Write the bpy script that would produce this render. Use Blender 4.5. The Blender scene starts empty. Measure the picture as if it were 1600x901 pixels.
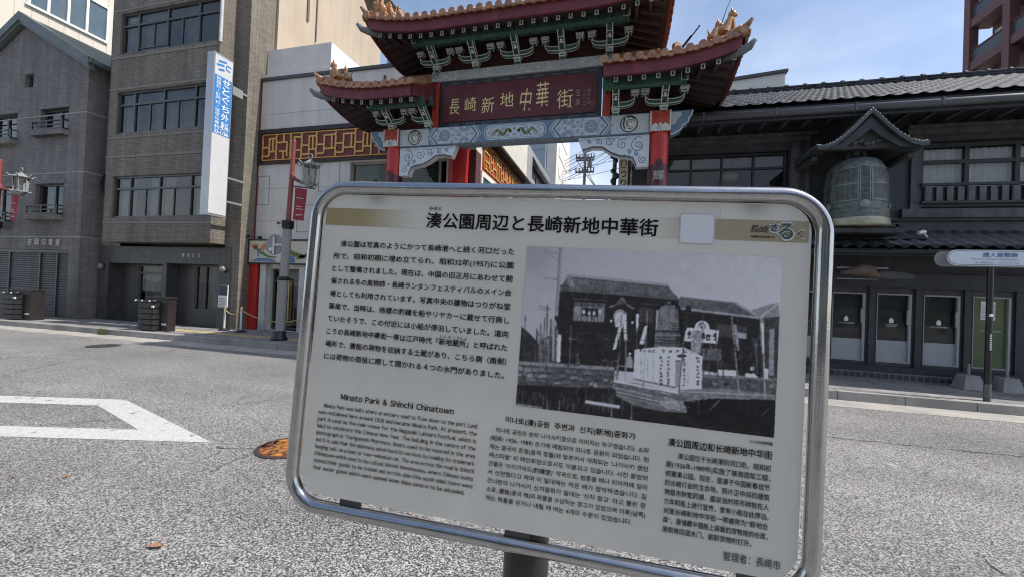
import bpy, math, random
import numpy as np
from mathutils import Matrix, Vector

random.seed(7)
SC = bpy.context.scene
COL = SC.collection
RAD = math.radians

# ------------------------------------------------------------------ camera
F, PCX, PCY, CAMH = 640.0, 800.0, 450.5, 1.6
YAW, ROLL, PITCH = RAD(15), 0.042, math.atan(7.5 / 640)
RM = Matrix.Rotation(YAW, 3, 'Z') @ Matrix.Rotation(math.pi / 2 + PITCH, 3, 'X') @ Matrix.Rotation(ROLL, 3, 'Z')
cam = bpy.data.cameras.new('camera')
cam.sensor_width = 36.0
cam.lens = F / 1600 * 36
cam.clip_start = 0.02
cam.clip_end = 2000
camo = bpy.data.objects.new('camera', cam)
COL.objects.link(camo)
mw = RM.to_4x4()
mw.translation = Vector((0, 0, CAMH))
camo.matrix_world = mw
SC.camera = camo

# ------------------------------------------------------------------ sky, sun, exposure
SUN_EL, SUN_AZ = RAD(54), math.atan2(0.998, 0.07)      # azimuth measured from +Y towards +X
world = bpy.data.worlds.new('World')
SC.world = world
world.use_nodes = True
wn, wl = world.node_tree.nodes, world.node_tree.links
bg = wn['Background']
sky = wn.new('ShaderNodeTexSky')
sky.sky_type = 'NISHITA'
sky.sun_disc = False
sky.sun_elevation = SUN_EL
sky.sun_rotation = SUN_AZ
sky.air_density = 1.0
sky.dust_density = 2.0
sky.ozone_density = 2.0
# thin white cloud spread over the sky (direction based)
tcw = wn.new('ShaderNodeTexCoord')
mpw = wn.new('ShaderNodeMapping')
mpw.inputs['Scale'].default_value = (1.0, 1.0, 2.6)
nzw = wn.new('ShaderNodeTexNoise')
nzw.inputs['Scale'].default_value = 2.1
nzw.inputs['Detail'].default_value = 9
nzw.inputs['Roughness'].default_value = 0.55
rpw = wn.new('ShaderNodeValToRGB')
rpw.color_ramp.elements[0].position = 0.40
rpw.color_ramp.elements[1].position = 0.66
sxw = wn.new('ShaderNodeSeparateXYZ')
wl.new(tcw.outputs['Generated'], sxw.inputs[0])
elw = wn.new('ShaderNodeMapRange')        # the clouds lie low, the sky overhead is clear
elw.inputs['From Min'].default_value = 0.12; elw.inputs['From Max'].default_value = 0.5
elw.inputs['To Min'].default_value = 1.0; elw.inputs['To Max'].default_value = 0.16
wl.new(sxw.outputs['Z'], elw.inputs['Value'])
mlw = wn.new('ShaderNodeMath'); mlw.operation = 'MULTIPLY'
mxw = wn.new('ShaderNodeMix')
mxw.data_type = 'RGBA'
mxw.inputs['B'].default_value = (6.5, 6.9, 7.4, 1)
wl.new(tcw.outputs['Generated'], mpw.inputs['Vector'])
wl.new(mpw.outputs['Vector'], nzw.inputs['Vector'])
wl.new(nzw.outputs['Fac'], rpw.inputs['Fac'])
wl.new(rpw.outputs['Color'], mlw.inputs[0]); wl.new(elw.outputs[0], mlw.inputs[1])
wl.new(mlw.outputs[0], mxw.inputs['Factor'])
wl.new(sky.outputs['Color'], mxw.inputs['A'])
wl.new(mxw.outputs['Result'], bg.inputs['Color'])
bg.inputs['Strength'].default_value = 0.15

sun = bpy.data.lights.new('sun', 'SUN')
sun.energy = 4.1
sun.angle = RAD(0.5)
sun.color = (1.0, 0.95, 0.88)
suno = bpy.data.objects.new('sun', sun)
COL.objects.link(suno)
sd = Vector((math.sin(SUN_AZ) * math.cos(SUN_EL), math.cos(SUN_AZ) * math.cos(SUN_EL), math.sin(SUN_EL)))
suno.rotation_euler = sd.to_track_quat('Z', 'Y').to_euler()
suno.location = (20, 5, 30)

vs = SC.view_settings
vs.view_transform = 'Standard'
vs.look = 'None'
vs.gamma = 1.0
vs.use_curve_mapping = False
vs.exposure = 0.36
SC.cycles.max_bounces = 8
SC.cycles.transparent_max_bounces = 12
SC.cycles.sample_clamp_indirect = 6
SC.cycles.blur_glossy = 0.5
SC.cycles.pixel_filter_type = 'BLACKMAN_HARRIS'
SC.cycles.filter_width = 1.1

# ------------------------------------------------------------------ surveying helpers: photo pixel -> point on a known plane
def ray(px, py):
    return RM @ Vector(((px - PCX) / F, -(py - PCY) / F, -1.0))
def uv(px, py, y):                    # point (x, z) on the facade plane y = const
    d = ray(px, py); t = y / d.y
    return d.x * t, CAMH + d.z * t
def gr(px, py, z=0.0):                # point (x, y) on the ground plane
    d = ray(px, py); t = (z - CAMH) / d.z
    return d.x * t, d.y * t
def kerb_y(x):
    return 8.28 + 0.018 * x

# ------------------------------------------------------------------ materials
MATS = {}
def lin(v):
    v = v / 255.0
    return v / 12.92 if v <= 0.04045 else ((v + 0.055) / 1.055) ** 2.4
def add_streaks(n, l, tc, col, amt):       # rain streaks and grime running down a wall
    mp = n.new('ShaderNodeMapping'); mp.inputs['Scale'].default_value = (3.2, 3.2, 0.16); l.new(tc.outputs['Object'], mp.inputs[0])
    nz = n.new('ShaderNodeTexNoise'); nz.inputs['Scale'].default_value = 1.0; nz.inputs['Detail'].default_value = 7; nz.inputs['Roughness'].default_value = 0.7
    l.new(mp.outputs[0], nz.inputs['Vector'])
    mr = n.new('ShaderNodeMapRange'); mr.inputs['From Min'].default_value = 0.34; mr.inputs['From Max'].default_value = 0.58
    mr.inputs['To Min'].default_value = 1 - amt; mr.inputs['To Max'].default_value = 1.04
    l.new(nz.outputs['Fac'], mr.inputs['Value'])
    mx = n.new('ShaderNodeMix'); mx.data_type = 'RGBA'; mx.blend_type = 'MULTIPLY'; mx.inputs['Factor'].default_value = 1
    l.new(col, mx.inputs['A']); l.new(mr.outputs['Result'], mx.inputs['B'])
    return mx.outputs['Result']
def mat(name, col, rough=0.6, metal=0.0, spec=0.5, var=0.18, vscale=2.5, bump=0.0, bscale=60.0, coat=0.0, detail=6, streak=0.0):
    if name in MATS: return MATS[name]
    m = bpy.data.materials.new(name); m.use_nodes = True
    n, l = m.node_tree.nodes, m.node_tree.links
    b = n['Principled BSDF']
    b.inputs['Roughness'].default_value = rough
    b.inputs['Metallic'].default_value = metal
    b.inputs['Specular IOR Level'].default_value = spec
    b.inputs['Coat Weight'].default_value = coat
    tc = n.new('ShaderNodeTexCoord')
    nz = n.new('ShaderNodeTexNoise'); nz.inputs['Scale'].default_value = vscale; nz.inputs['Detail'].default_value = detail
    nz.inputs['Roughness'].default_value = 0.62
    l.new(tc.outputs['Object'], nz.inputs['Vector'])
    mr = n.new('ShaderNodeMapRange'); mr.inputs['From Min'].default_value = 0.3; mr.inputs['From Max'].default_value = 0.7
    mr.inputs['To Min'].default_value = 1 - var; mr.inputs['To Max'].default_value = 1 + var * 0.7
    l.new(nz.outputs['Fac'], mr.inputs['Value'])
    mx = n.new('ShaderNodeMix'); mx.data_type = 'RGBA'; mx.blend_type = 'MULTIPLY'; mx.inputs['Factor'].default_value = 1
    mx.inputs['A'].default_value = (*col, 1)
    l.new(mr.outputs['Result'], mx.inputs['B'])
    last = add_streaks(n, l, tc, mx.outputs['Result'], streak) if streak else mx.outputs['Result']
    l.new(last, b.inputs['Base Color'])
    if bump:
        n2 = n.new('ShaderNodeTexNoise'); n2.inputs['Scale'].default_value = bscale; n2.inputs['Detail'].default_value = 4
        l.new(tc.outputs['Object'], n2.inputs['Vector'])
        bp = n.new('ShaderNodeBump'); bp.inputs['Strength'].default_value = bump; bp.inputs['Distance'].default_value = 0.01
        l.new(n2.outputs['Fac'], bp.inputs['Height']); l.new(bp.outputs['Normal'], b.inputs['Normal'])
    MATS[name] = m
    return m

def brick_mat(name, c1, c2, mortar, w, h, ms=0.006, rough=0.75, var=0.25, streak=0.3, along_x=False):
    m = bpy.data.materials.new(name); m.use_nodes = True
    n, l = m.node_tree.nodes, m.node_tree.links
    b = n['Principled BSDF']; b.inputs['Roughness'].default_value = rough; b.inputs['Specular IOR Level'].default_value = 0.35
    tc = n.new('ShaderNodeTexCoord'); sx = n.new('ShaderNodeSeparateXYZ'); l.new(tc.outputs['Object'], sx.inputs[0])
    ad = n.new('ShaderNodeMath'); l.new(sx.outputs['X'], ad.inputs[0]); l.new(sx.outputs['Y'], ad.inputs[1])
    cb = n.new('ShaderNodeCombineXYZ'); l.new(sx.outputs['X'] if along_x else ad.outputs[0], cb.inputs['X']); l.new(sx.outputs['Z'], cb.inputs['Y'])
    bt = n.new('ShaderNodeTexBrick')
    bt.inputs['Scale'].default_value = 1; bt.inputs['Brick Width'].default_value = w; bt.inputs['Row Height'].default_value = h
    bt.inputs['Mortar Size'].default_value = ms; bt.inputs['Mortar Smooth'].default_value = 0.3; bt.inputs['Bias'].default_value = 0.0
    bt.inputs['Color1'].default_value = (*c1, 1); bt.inputs['Color2'].default_value = (*c2, 1); bt.inputs['Mortar'].default_value = (*mortar, 1)
    l.new(cb.outputs[0], bt.inputs['Vector'])
    nz = n.new('ShaderNodeTexNoise'); nz.inputs['Scale'].default_value = 0.9; nz.inputs['Detail'].default_value = 8; nz.inputs['Roughness'].default_value = 0.65
    mp = n.new('ShaderNodeMapping'); mp.inputs['Scale'].default_value = (1.6, 1.6, 0.6); l.new(tc.outputs['Object'], mp.inputs[0]); l.new(mp.outputs[0], nz.inputs['Vector'])
    mr = n.new('ShaderNodeMapRange'); mr.inputs['From Min'].default_value = 0.3; mr.inputs['From Max'].default_value = 0.7
    mr.inputs['To Min'].default_value = 1 - var; mr.inputs['To Max'].default_value = 1 + var * 0.6
    l.new(nz.outputs['Fac'], mr.inputs['Value'])
    mx = n.new('ShaderNodeMix'); mx.data_type = 'RGBA'; mx.blend_type = 'MULTIPLY'; mx.inputs['Factor'].default_value = 1
    l.new(bt.outputs['Color'], mx.inputs['A']); l.new(mr.outputs['Result'], mx.inputs['B']); l.new(add_streaks(n, l, tc, mx.outputs['Result'], streak), b.inputs['Base Color'])
    bp = n.new('ShaderNodeBump'); bp.inputs['Strength'].default_value = 0.5; bp.inputs['Distance'].default_value = 0.006; bp.invert = True
    l.new(bt.outputs['Fac'], bp.inputs['Height']); l.new(bp.outputs['Normal'], b.inputs['Normal'])
    MATS[name] = m
    return m

def glass_mat(name, tint=(0.55, 0.6, 0.6), refl=1.0, ior=1.5):
    m = bpy.data.materials.new(name); m.use_nodes = True
    n, l = m.node_tree.nodes, m.node_tree.links
    for x in list(n):
        if x.type != 'OUTPUT_MATERIAL': n.remove(x)
    out = n['Material Output']
    tr = n.new('ShaderNodeBsdfTransparent'); tr.inputs[0].default_value = (*tint, 1)
    gl = n.new('ShaderNodeBsdfGlossy'); gl.inputs['Roughness'].default_value = 0.02; gl.inputs['Color'].default_value = (refl, refl, refl, 1)
    tc = n.new('ShaderNodeTexCoord'); nz = n.new('ShaderNodeTexNoise'); nz.inputs['Scale'].default_value = 1.3
    l.new(tc.outputs['Object'], nz.inputs['Vector'])
    bp = n.new('ShaderNodeBump'); bp.inputs['Strength'].default_value = 0.12; bp.inputs['Distance'].default_value = 0.05
    l.new(nz.outputs['Fac'], bp.inputs['Height']); l.new(bp.outputs['Normal'], gl.inputs['Normal'])
    fr = n.new('ShaderNodeFresnel'); fr.inputs['IOR'].default_value = ior
    mx = n.new('ShaderNodeMixShader'); l.new(fr.outputs[0], mx.inputs[0]); l.new(tr.outputs[0], mx.inputs[1]); l.new(gl.outputs[0], mx.inputs[2])
    l.new(mx.outputs[0], out.inputs['Surface'])
    MATS[name] = m
    return m

def vcol_mat(name, rough=0.4, spec=0.5, coat=0.0):
    m = bpy.data.materials.new(name); m.use_nodes = True
    n, l = m.node_tree.nodes, m.node_tree.links
    b = n['Principled BSDF']; b.inputs['Roughness'].default_value = rough; b.inputs['Specular IOR Level'].default_value = spec
    at = n.new('ShaderNodeVertexColor'); at.layer_name = 'print'
    l.new(at.outputs['Color'], b.inputs['Base Color'])
    MATS[name] = m
    return m

# ------------------------------------------------------------------ mesh builder
TXT = {}
def bold_offsets(b):     # heavier strokes: overprint the outline a hair apart
    return [(0, 0)] if b <= 0 else [(-b, 0), (b, 0), (0, b), (0, -b)]
def text_data(s, res=3):
    k = s
    if k in TXT: return TXT[k]
    cu = bpy.data.curves.new('t', 'FONT'); cu.body = s; cu.resolution_u = res
    o = bpy.data.objects.new('t', cu); COL.objects.link(o)
    bpy.context.view_layer.update()
    me = bpy.data.meshes.new_from_object(o.evaluated_get(bpy.context.evaluated_depsgraph_get()))
    v = np.zeros(len(me.vertices) * 3); me.vertices.foreach_get('co', v); v = v.reshape(-1, 3)[:, :2]
    f = [tuple(p.vertices) for p in me.polygons]
    bpy.data.objects.remove(o); bpy.data.curves.remove(cu); bpy.data.meshes.remove(me)
    TXT[k] = (v, f)
    return TXT[k]

def latin_data(s):       # grotesque Latin set from the full width forms, spaced by their own outlines
    k = ('latin', s)
    if k in TXT: return TXT[k]
    V, Fc, x = [], [], 0.0
    for ch in s:
        if ch == ' ': x += 0.33; continue
        v, f = text_data(chr(ord(ch) + 0xFEE0)); x0, x1 = v[:, 0].min(), v[:, 0].max(); o = sum(len(a) for a in V)
        sq = 0.82 if ch not in 'il.,()-' else 1.0
        V.append(np.stack([(v[:, 0] - x0) * sq + x + .04, v[:, 1]], 1)); Fc += [tuple(i + o for i in q) for q in f]; x += (x1 - x0) * sq + .085
    TXT[k] = (np.concatenate(V), Fc)
    return TXT[k]

class MB:
    def __init__(s):
        s.v = []; s.f = []; s.m = []; s.smooth = []
        s.X = None; s.cur = 0; s.sm = False
    def add(s, vs, fs):
        o = len(s.v)
        for p in vs:
            p = Vector(p)
            if s.X is not None: p = s.X @ p
            s.v.append(p)
        for f in fs:
            s.f.append(tuple(i + o for i in f)); s.m.append(s.cur); s.smooth.append(s.sm)
    def box(s, x0, x1, y0, y1, z0, z1):
        v = [(x0, y0, z0), (x1, y0, z0), (x1, y1, z0), (x0, y1, z0), (x0, y0, z1), (x1, y0, z1), (x1, y1, z1), (x0, y1, z1)]
        s.add(v, [(0, 3, 2, 1), (4, 5, 6, 7), (0, 1, 5, 4), (1, 2, 6, 5), (2, 3, 7, 6), (3, 0, 4, 7)])
        return s
    def quad(s, *p):
        s.add(p, [tuple(range(len(p)))]); return s
    def prism(s, pts, axis, a, b):      # pts: 2D polygon; axis 'y': (x,z) extruded along y; 'x': (y,z); 'z': (x,y)
        def P(p, t):
            return {'y': (p[0], t, p[1]), 'x': (t, p[0], p[1]), 'z': (p[0], p[1], t)}[axis]
        n = len(pts)
        v = [P(p, a) for p in pts] + [P(p, b) for p in pts]
        fs = [tuple(range(n - 1, -1, -1)), tuple(range(n, 2 * n))] + [(i, (i + 1) % n, n + (i + 1) % n, n + i) for i in range(n)]
        s.add(v, fs); return s
    def cyl(s, p0, p1, r, r2=None, n=12, caps=True):
        p0, p1 = Vector(p0), Vector(p1); r2 = r if r2 is None else r2
        d = (p1 - p0).normalized(); a = d.orthogonal().normalized(); b = d.cross(a)
        v = []
        for p, q in ((p0, r), (p1, r2)):
            for i in range(n):
                t = 2 * math.pi * i / n
                v.append(p + (a * math.cos(t) + b * math.sin(t)) * q)
        fs = [(i, (i + 1) % n, n + (i + 1) % n, n + i) for i in range(n)]
        sm = s.sm; s.sm = True
        o = len(s.v); s.add(v, fs); s.sm = False
        if caps:
            s.sm = False
            s.add(v[:n], [tuple(range(n - 1, -1, -1))]); s.add(v[n:], [tuple(range(n))])
        s.sm = sm
        return s
    def tube(s, path, r, n=8, closed=False, caps=True):
        P = [Vector(p) for p in path]; m = len(P); v = []; prev = None
        for i in range(m):
            if closed: d = (P[(i + 1) % m] - P[i - 1]).normalized()
            else: d = (P[min(i + 1, m - 1)] - P[max(i - 1, 0)]).normalized()
            if prev is None: a = d.orthogonal().normalized()
            else: a = (prev - d * prev.dot(d)).normalized()
            prev = a; b = d.cross(a); rr = r[i] if isinstance(r, (list, tuple)) else r
            for k in range(n):
                t = 2 * math.pi * k / n
                v.append(P[i] + (a * math.cos(t) + b * math.sin(t)) * rr)
        fs = []
        for i in range(m if closed else m - 1):
            j = (i + 1) % m
            for k in range(n): fs.append((i * n + k, i * n + (k + 1) % n, j * n + (k + 1) % n, j * n + k))
        if caps and not closed: fs += [tuple(range(n - 1, -1, -1)), tuple(range((m - 1) * n, m * n))]
        sm = s.sm; s.sm = True; s.add(v, fs); s.sm = sm
        return s
    def lathe(s, prof, c, n=24, squash=1.0):    # prof: (r, z); revolved about the vertical through c
        v = []; m = len(prof)
        for r, z in prof:
            for k in range(n):
                t = 2 * math.pi * k / n
                v.append((c[0] + r * math.cos(t), c[1] + r * math.sin(t) * squash, c[2] + z))
        fs = []
        for i in range(m - 1):
            for k in range(n): fs.append((i * n + k, i * n + (k + 1) % n, (i + 1) * n + (k + 1) % n, (i + 1) * n + k))
        fs += [tuple(range(n - 1, -1, -1)), tuple(range((m - 1) * n, m * n))]
        sm = s.sm; s.sm = True; s.add(v, fs); s.sm = sm
        return s
    def ball(s, c, rx, ry=None, rz=None, n=12, m=8):
        ry = rx if ry is None else ry; rz = rx if rz is None else rz
        v = []
        for i in range(m + 1):
            p = math.pi * i / m
            for k in range(n):
                t = 2 * math.pi * k / n
                v.append((c[0] + rx * math.sin(p) * math.cos(t), c[1] + ry * math.sin(p) * math.sin(t), c[2] - rz * math.cos(p)))
        fs = []
        for i in range(m):
            for k in range(n): fs.append((i * n + k, i * n + (k + 1) % n, (i + 1) * n + (k + 1) % n, (i + 1) * n + k))
        sm = s.sm; s.sm = True; s.add(v, fs); s.sm = sm
        return s
    def grid(s, fn, nu, nv, smooth=True):
        v = [fn(i / nu, j / nv) for j in range(nv + 1) for i in range(nu + 1)]
        fs = [(j * (nu + 1) + i, j * (nu + 1) + i + 1, (j + 1) * (nu + 1) + i + 1, (j + 1) * (nu + 1) + i) for j in range(nv) for i in range(nu)]
        sm = s.sm; s.sm = smooth; s.add(v, fs); s.sm = sm
        return s
    def wall(s, x0, x1, z0, z1, y, holes=(), depth=0.25):   # front skin facing -y with openings and their reveals
        xs = sorted({x0, x1, *[h[0] for h in holes], *[h[1] for h in holes]})
        zs = sorted({z0, z1, *[h[2] for h in holes], *[h[3] for h in holes]})
        for i in range(len(xs) - 1):
            for j in range(len(zs) - 1):
                cx, cz = (xs[i] + xs[i + 1]) / 2, (zs[j] + zs[j + 1]) / 2
                if any(h[0] < cx < h[1] and h[2] < cz < h[3] for h in holes): continue
                s.quad((xs[i], y, zs[j]), (xs[i + 1], y, zs[j]), (xs[i + 1], y, zs[j + 1]), (xs[i], y, zs[j + 1]))
        for a, b, c, d in holes:
            Y = y + depth
            s.quad((a, y, c), (a, y, d), (a, Y, d), (a, Y, c)); s.quad((b, y, d), (b, y, c), (b, Y, c), (b, Y, d))
            s.quad((a, y, d), (b, y, d), (b, Y, d), (a, Y, d)); s.quad((b, y, c), (a, y, c), (a, Y, c), (b, Y, c))
        return s
    # flat marks drawn on a plane: o origin, ex right, ez up (unit vectors), all in metres
    def text(s, st, o, ex, ez, width=None, height=None, bold=0.0, center=False, shear=0.0, vcenter=True):
        v, f = text_data(st)
        if len(v) == 0: return s
        o, ex, ez = Vector(o), Vector(ex), Vector(ez)
        x0, x1 = v[:, 0].min(), v[:, 0].max(); z0, z1 = v[:, 1].min(), v[:, 1].max()
        sx = sz = None
        nrm = ex.cross(ez).normalized()
        if width: sx = width / (x1 - x0)
        if height: sz = height / (z1 - z0)
        if sx is None: sx = sz
        if sz is None: sz = sx
        zc = (z0 + z1) / 2 if vcenter else 0.0
        xo = (x0 + x1) / 2 if center else x0
        for i, (dx, dz) in enumerate(bold_offsets(bold)):
            s.add([o + nrm * (.0003 * i) + ex * ((p[0] + dx - xo) * sx + shear * (p[1] - zc) * sz) + ez * ((p[1] + dz - zc) * sz) for p in v], f)
        return s
    def strip(s, pts, w, o, ex, ez, closed=False):
        o, ex, ez = Vector(o), Vector(ex), Vector(ez)
        P = [np.array(p, float) for p in pts]; n = len(P); L = []
        for i in range(n):
            if closed: d = P[(i + 1) % n] - P[i - 1]
            else: d = P[min(i + 1, n - 1)] - P[max(0, i - 1)]
            d = d / (np.linalg.norm(d) + 1e-9); nn = np.array([-d[1], d[0]])
            ww = w[i] if isinstance(w, (list, tuple)) else w
            L.append((P[i] - nn * ww / 2, P[i] + nn * ww / 2))
        v = []
        for a, b in L: v += [o + ex * a[0] + ez * a[1], o + ex * b[0] + ez * b[1]]
        m = n if closed else n - 1
        s.add(v, [(2 * i, 2 * ((i + 1) % n), 2 * ((i + 1) % n) + 1, 2 * i + 1) for i in range(m)])
        return s
    def poly(s, pts, o, ex, ez):
        o, ex, ez = Vector(o), Vector(ex), Vector(ez)
        s.add([o + ex * p[0] + ez * p[1] for p in pts], [tuple(range(len(pts)))]); return s
    def disc(s, c, r, o, ex, ez, n=20, rz=None):
        rz = rz or r
        return s.poly([(c[0] + r * math.cos(2 * math.pi * k / n), c[1] + rz * math.sin(2 * math.pi * k / n)) for k in range(n)], o, ex, ez)
    def ring(s, c, r, w, o, ex, ez, n=20):
        return s.strip([(c[0] + r * math.cos(2 * math.pi * k / n), c[1] + r * math.sin(2 * math.pi * k / n)) for k in range(n)], w, o, ex, ez, True)
    def spiral(s, c, r, turns, w, o, ex, ez, a0=0.0, sgn=1, n=22):
        return s.strip([(c[0] + r * (1 - 0.85 * k / n) * math.cos(a0 + sgn * turns * 2 * math.pi * k / n), c[1] + r * (1 - 0.85 * k / n) * math.sin(a0 + sgn * turns * 2 * math.pi * k / n)) for k in range(n + 1)], w, o, ex, ez)
    def build(s, name, mats, parent=None, label=None, offset=None):
        me = bpy.data.meshes.new(name)
        off = Vector((0, 0, 0)) if offset is None else Vector(offset)
        p = parent
        while p is not None:
            off = off + p.location; p = p.parent
        me.from_pydata([tuple(v - off) for v in s.v], [], s.f)
        if not isinstance(mats, (list, tuple)): mats = [mats]
        for m in mats: me.materials.append(m)
        me.polygons.foreach_set('material_index', s.m)
        me.polygons.foreach_set('use_smooth', s.smooth)
        me.update()
        o = bpy.data.objects.new(name, me); COL.objects.link(o)
        if offset is not None: o.location = offset
        if parent is not None: o.parent = parent
        if label: o['label'] = label
        return o

def tag(o, label, cat, group=None):
    o['label'] = label; o['category'] = cat
    if group: o['group'] = group
    return o
def thing(name, label, cat, loc, group=None):
    o = bpy.data.objects.new(name, None); COL.objects.link(o)
    o.empty_display_size = 0.2; o.location = loc
    return tag(o, label, cat, group)
def struct(name, mb, m):
    o = mb.build(name, m); o['kind'] = 'structure'; return o
def copy_thing(root, loc, label=None):
    r = root.copy(); COL.objects.link(r); r.location = loc
    if label: r['label'] = label
    for ch in list(root.children):
        c = ch.copy(); COL.objects.link(c); c.parent = r
        for g in ch.children:
            d = g.copy(); COL.objects.link(d); d.parent = c
    return r
EX, EZ = (1, 0, 0), (0, 0, 1)

# ------------------------------------------------------------------ shared materials
M_white = mat('white_paint', (0.78, 0.78, 0.76), 0.45, var=0.06)
M_chrome = mat('polished_steel', (0.45, 0.45, 0.455), 0.10, 1.0, var=0.12, vscale=40, bump=.02, bscale=300)
M_black = mat('black_metal', (0.018, 0.018, 0.02), 0.4, var=0.2)
M_ink = mat('black_ink', (0.010, 0.010, 0.011), 0.7, spec=.15, var=0.05)
M_darkframe = mat('dark_bronze_frame', (0.055, 0.056, 0.058), 0.35, 0.0, var=0.12)
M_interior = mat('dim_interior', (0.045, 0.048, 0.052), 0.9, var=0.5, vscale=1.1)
M_glass = glass_mat('window_glass', ior=1.65)
M_curtain = mat('grey_curtain', (0.36, 0.37, 0.37), 0.9, var=0.35, vscale=3)
M_palecurtain = mat('pale_curtain', (0.62, 0.63, 0.58), 0.9, var=0.25, vscale=4)
M_concrete = mat('concrete', (0.32, 0.31, 0.295), 0.85, var=0.25, vscale=3, bump=0.3, bscale=80)
# ================================================================== THE SETTING: road, gutter, kerb, pavement
def asphalt_material():
    m = bpy.data.materials.new('worn_asphalt'); m.use_nodes = True
    n, l = m.node_tree.nodes, m.node_tree.links
    b = n['Principled BSDF']; b.inputs['Roughness'].default_value = 0.62; b.inputs['Specular IOR Level'].default_value = 0.5
    tc = n.new('ShaderNodeTexCoord')
    def noise(sc, det, rough=0.6):
        z = n.new('ShaderNodeTexNoise'); z.inputs['Scale'].default_value = sc; z.inputs['Detail'].default_value = det; z.inputs['Roughness'].default_value = rough
        l.new(tc.outputs['Object'], z.inputs['Vector']); return z
    vo = n.new('ShaderNodeTexVoronoi'); vo.inputs['Scale'].default_value = 115; vo.feature = 'F1'
    l.new(tc.outputs['Object'], vo.inputs['Vector'])
    g = noise(92, 3, 0.7)
    ad = n.new('ShaderNodeMath'); ad.operation = 'ADD'
    sv = n.new('ShaderNodeSeparateColor'); l.new(vo.outputs['Color'], sv.inputs[0])
    ml = n.new('ShaderNodeMath'); ml.operation = 'MULTIPLY'; ml.inputs[1].default_value = 0.42; l.new(sv.outputs[0], ml.inputs[0])
    l.new(ml.outputs[0], ad.inputs[0]); l.new(g.outputs['Fac'], ad.inputs[1])
    rp = n.new('ShaderNodeValToRGB')
    e = rp.color_ramp.elements
    e[0].position = 0.50; e[0].color = (0.022, 0.022, 0.024, 1)
    e[1].position = 0.93; e[1].color = (0.52, 0.51, 0.485, 1)
    e2 = rp.color_ramp.elements.new(0.65); e2.color = (0.09, 0.09, 0.091, 1)
    e3 = rp.color_ramp.elements.new(0.77); e3.color = (0.255, 0.252, 0.243, 1)
    l.new(ad.outputs[0], rp.inputs['Fac'])
    big = noise(0.55, 8, 0.62)
    mr = n.new('ShaderNodeMapRange'); mr.inputs['From Min'].default_value = 0.3; mr.inputs['From Max'].default_value = 0.7; mr.inputs['To Min'].default_value = 0.76; mr.inputs['To Max'].default_value = 1.16
    l.new(big.outputs['Fac'], mr.inputs['Value'])
    # long wheel-track bands along the street
    mp = n.new('ShaderNodeMapping'); mp.inputs['Scale'].default_value = (0.05, 0.9, 1); l.new(tc.outputs['Object'], mp.inputs[0])
    tz = n.new('ShaderNodeTexNoise'); tz.inputs['Scale'].default_value = 1.0; tz.inputs['Detail'].default_value = 3; l.new(mp.outputs[0], tz.inputs['Vector'])
    mr2 = n.new('ShaderNodeMapRange'); mr2.inputs['From Min'].default_value = 0.35; mr2.inputs['From Max'].default_value = 0.65; mr2.inputs['To Min'].default_value = 0.85; mr2.inputs['To Max'].default_value = 1.1
    l.new(tz.outputs['Fac'], mr2.inputs['Value'])
    # thin cracks
    vc = n.new('ShaderNodeTexVoronoi'); vc.feature = 'DISTANCE_TO_EDGE'; vc.inputs['Scale'].default_value = 0.33
    wq = noise(1.7, 5); wm = n.new('ShaderNodeMix'); wm.data_type = 'RGBA'; wm.inputs['Factor'].default_value = 0.35
    l.new(tc.outputs['Object'], wm.inputs['A']); l.new(wq.outputs['Color'], wm.inputs['B']); l.new(wm.outputs['Result'], vc.inputs['Vector'])
    cr = n.new('ShaderNodeMapRange'); cr.inputs['From Min'].default_value = 0.0; cr.inputs['From Max'].default_value = 0.006; cr.inputs['To Min'].default_value = 0.5; cr.inputs['To Max'].default_value = 1.0
    l.new(vc.outputs['Distance'], cr.inputs['Value'])
    m1 = n.new('ShaderNodeMath'); m1.operation = 'MULTIPLY'; l.new(mr.outputs[0], m1.inputs[0]); l.new(mr2.outputs[0], m1.inputs[1])
    m2 = n.new('ShaderNodeMath'); m2.operation = 'MULTIPLY'; l.new(m1.outputs[0], m2.inputs[0]); l.new(cr.outputs[0], m2.inputs[1])
    mx = n.new('ShaderNodeMix'); mx.data_type = 'RGBA'; mx.blend_type = 'MULTIPLY'; mx.inputs['Factor'].default_value = 1
    l.new(rp.outputs['Color'], mx.inputs['A']); l.new(m2.outputs[0], mx.inputs['B'])
    l.new(mx.outputs['Result'], b.inputs['Base Color'])
    bp = n.new('ShaderNodeBump'); bp.inputs['Strength'].default_value = 0.75; bp.inputs['Distance'].default_value = 0.006
    l.new(ad.outputs[0], bp.inputs['Height']); l.new(bp.outputs['Normal'], b.inputs['Normal'])
    return m
M_asphalt = asphalt_material()
mb = MB(); mb.quad((-220, -160, 0), (220, -160, 0), (220, 300, 0), (-220, 300, 0)); struct('road', mb, M_asphalt)

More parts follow.
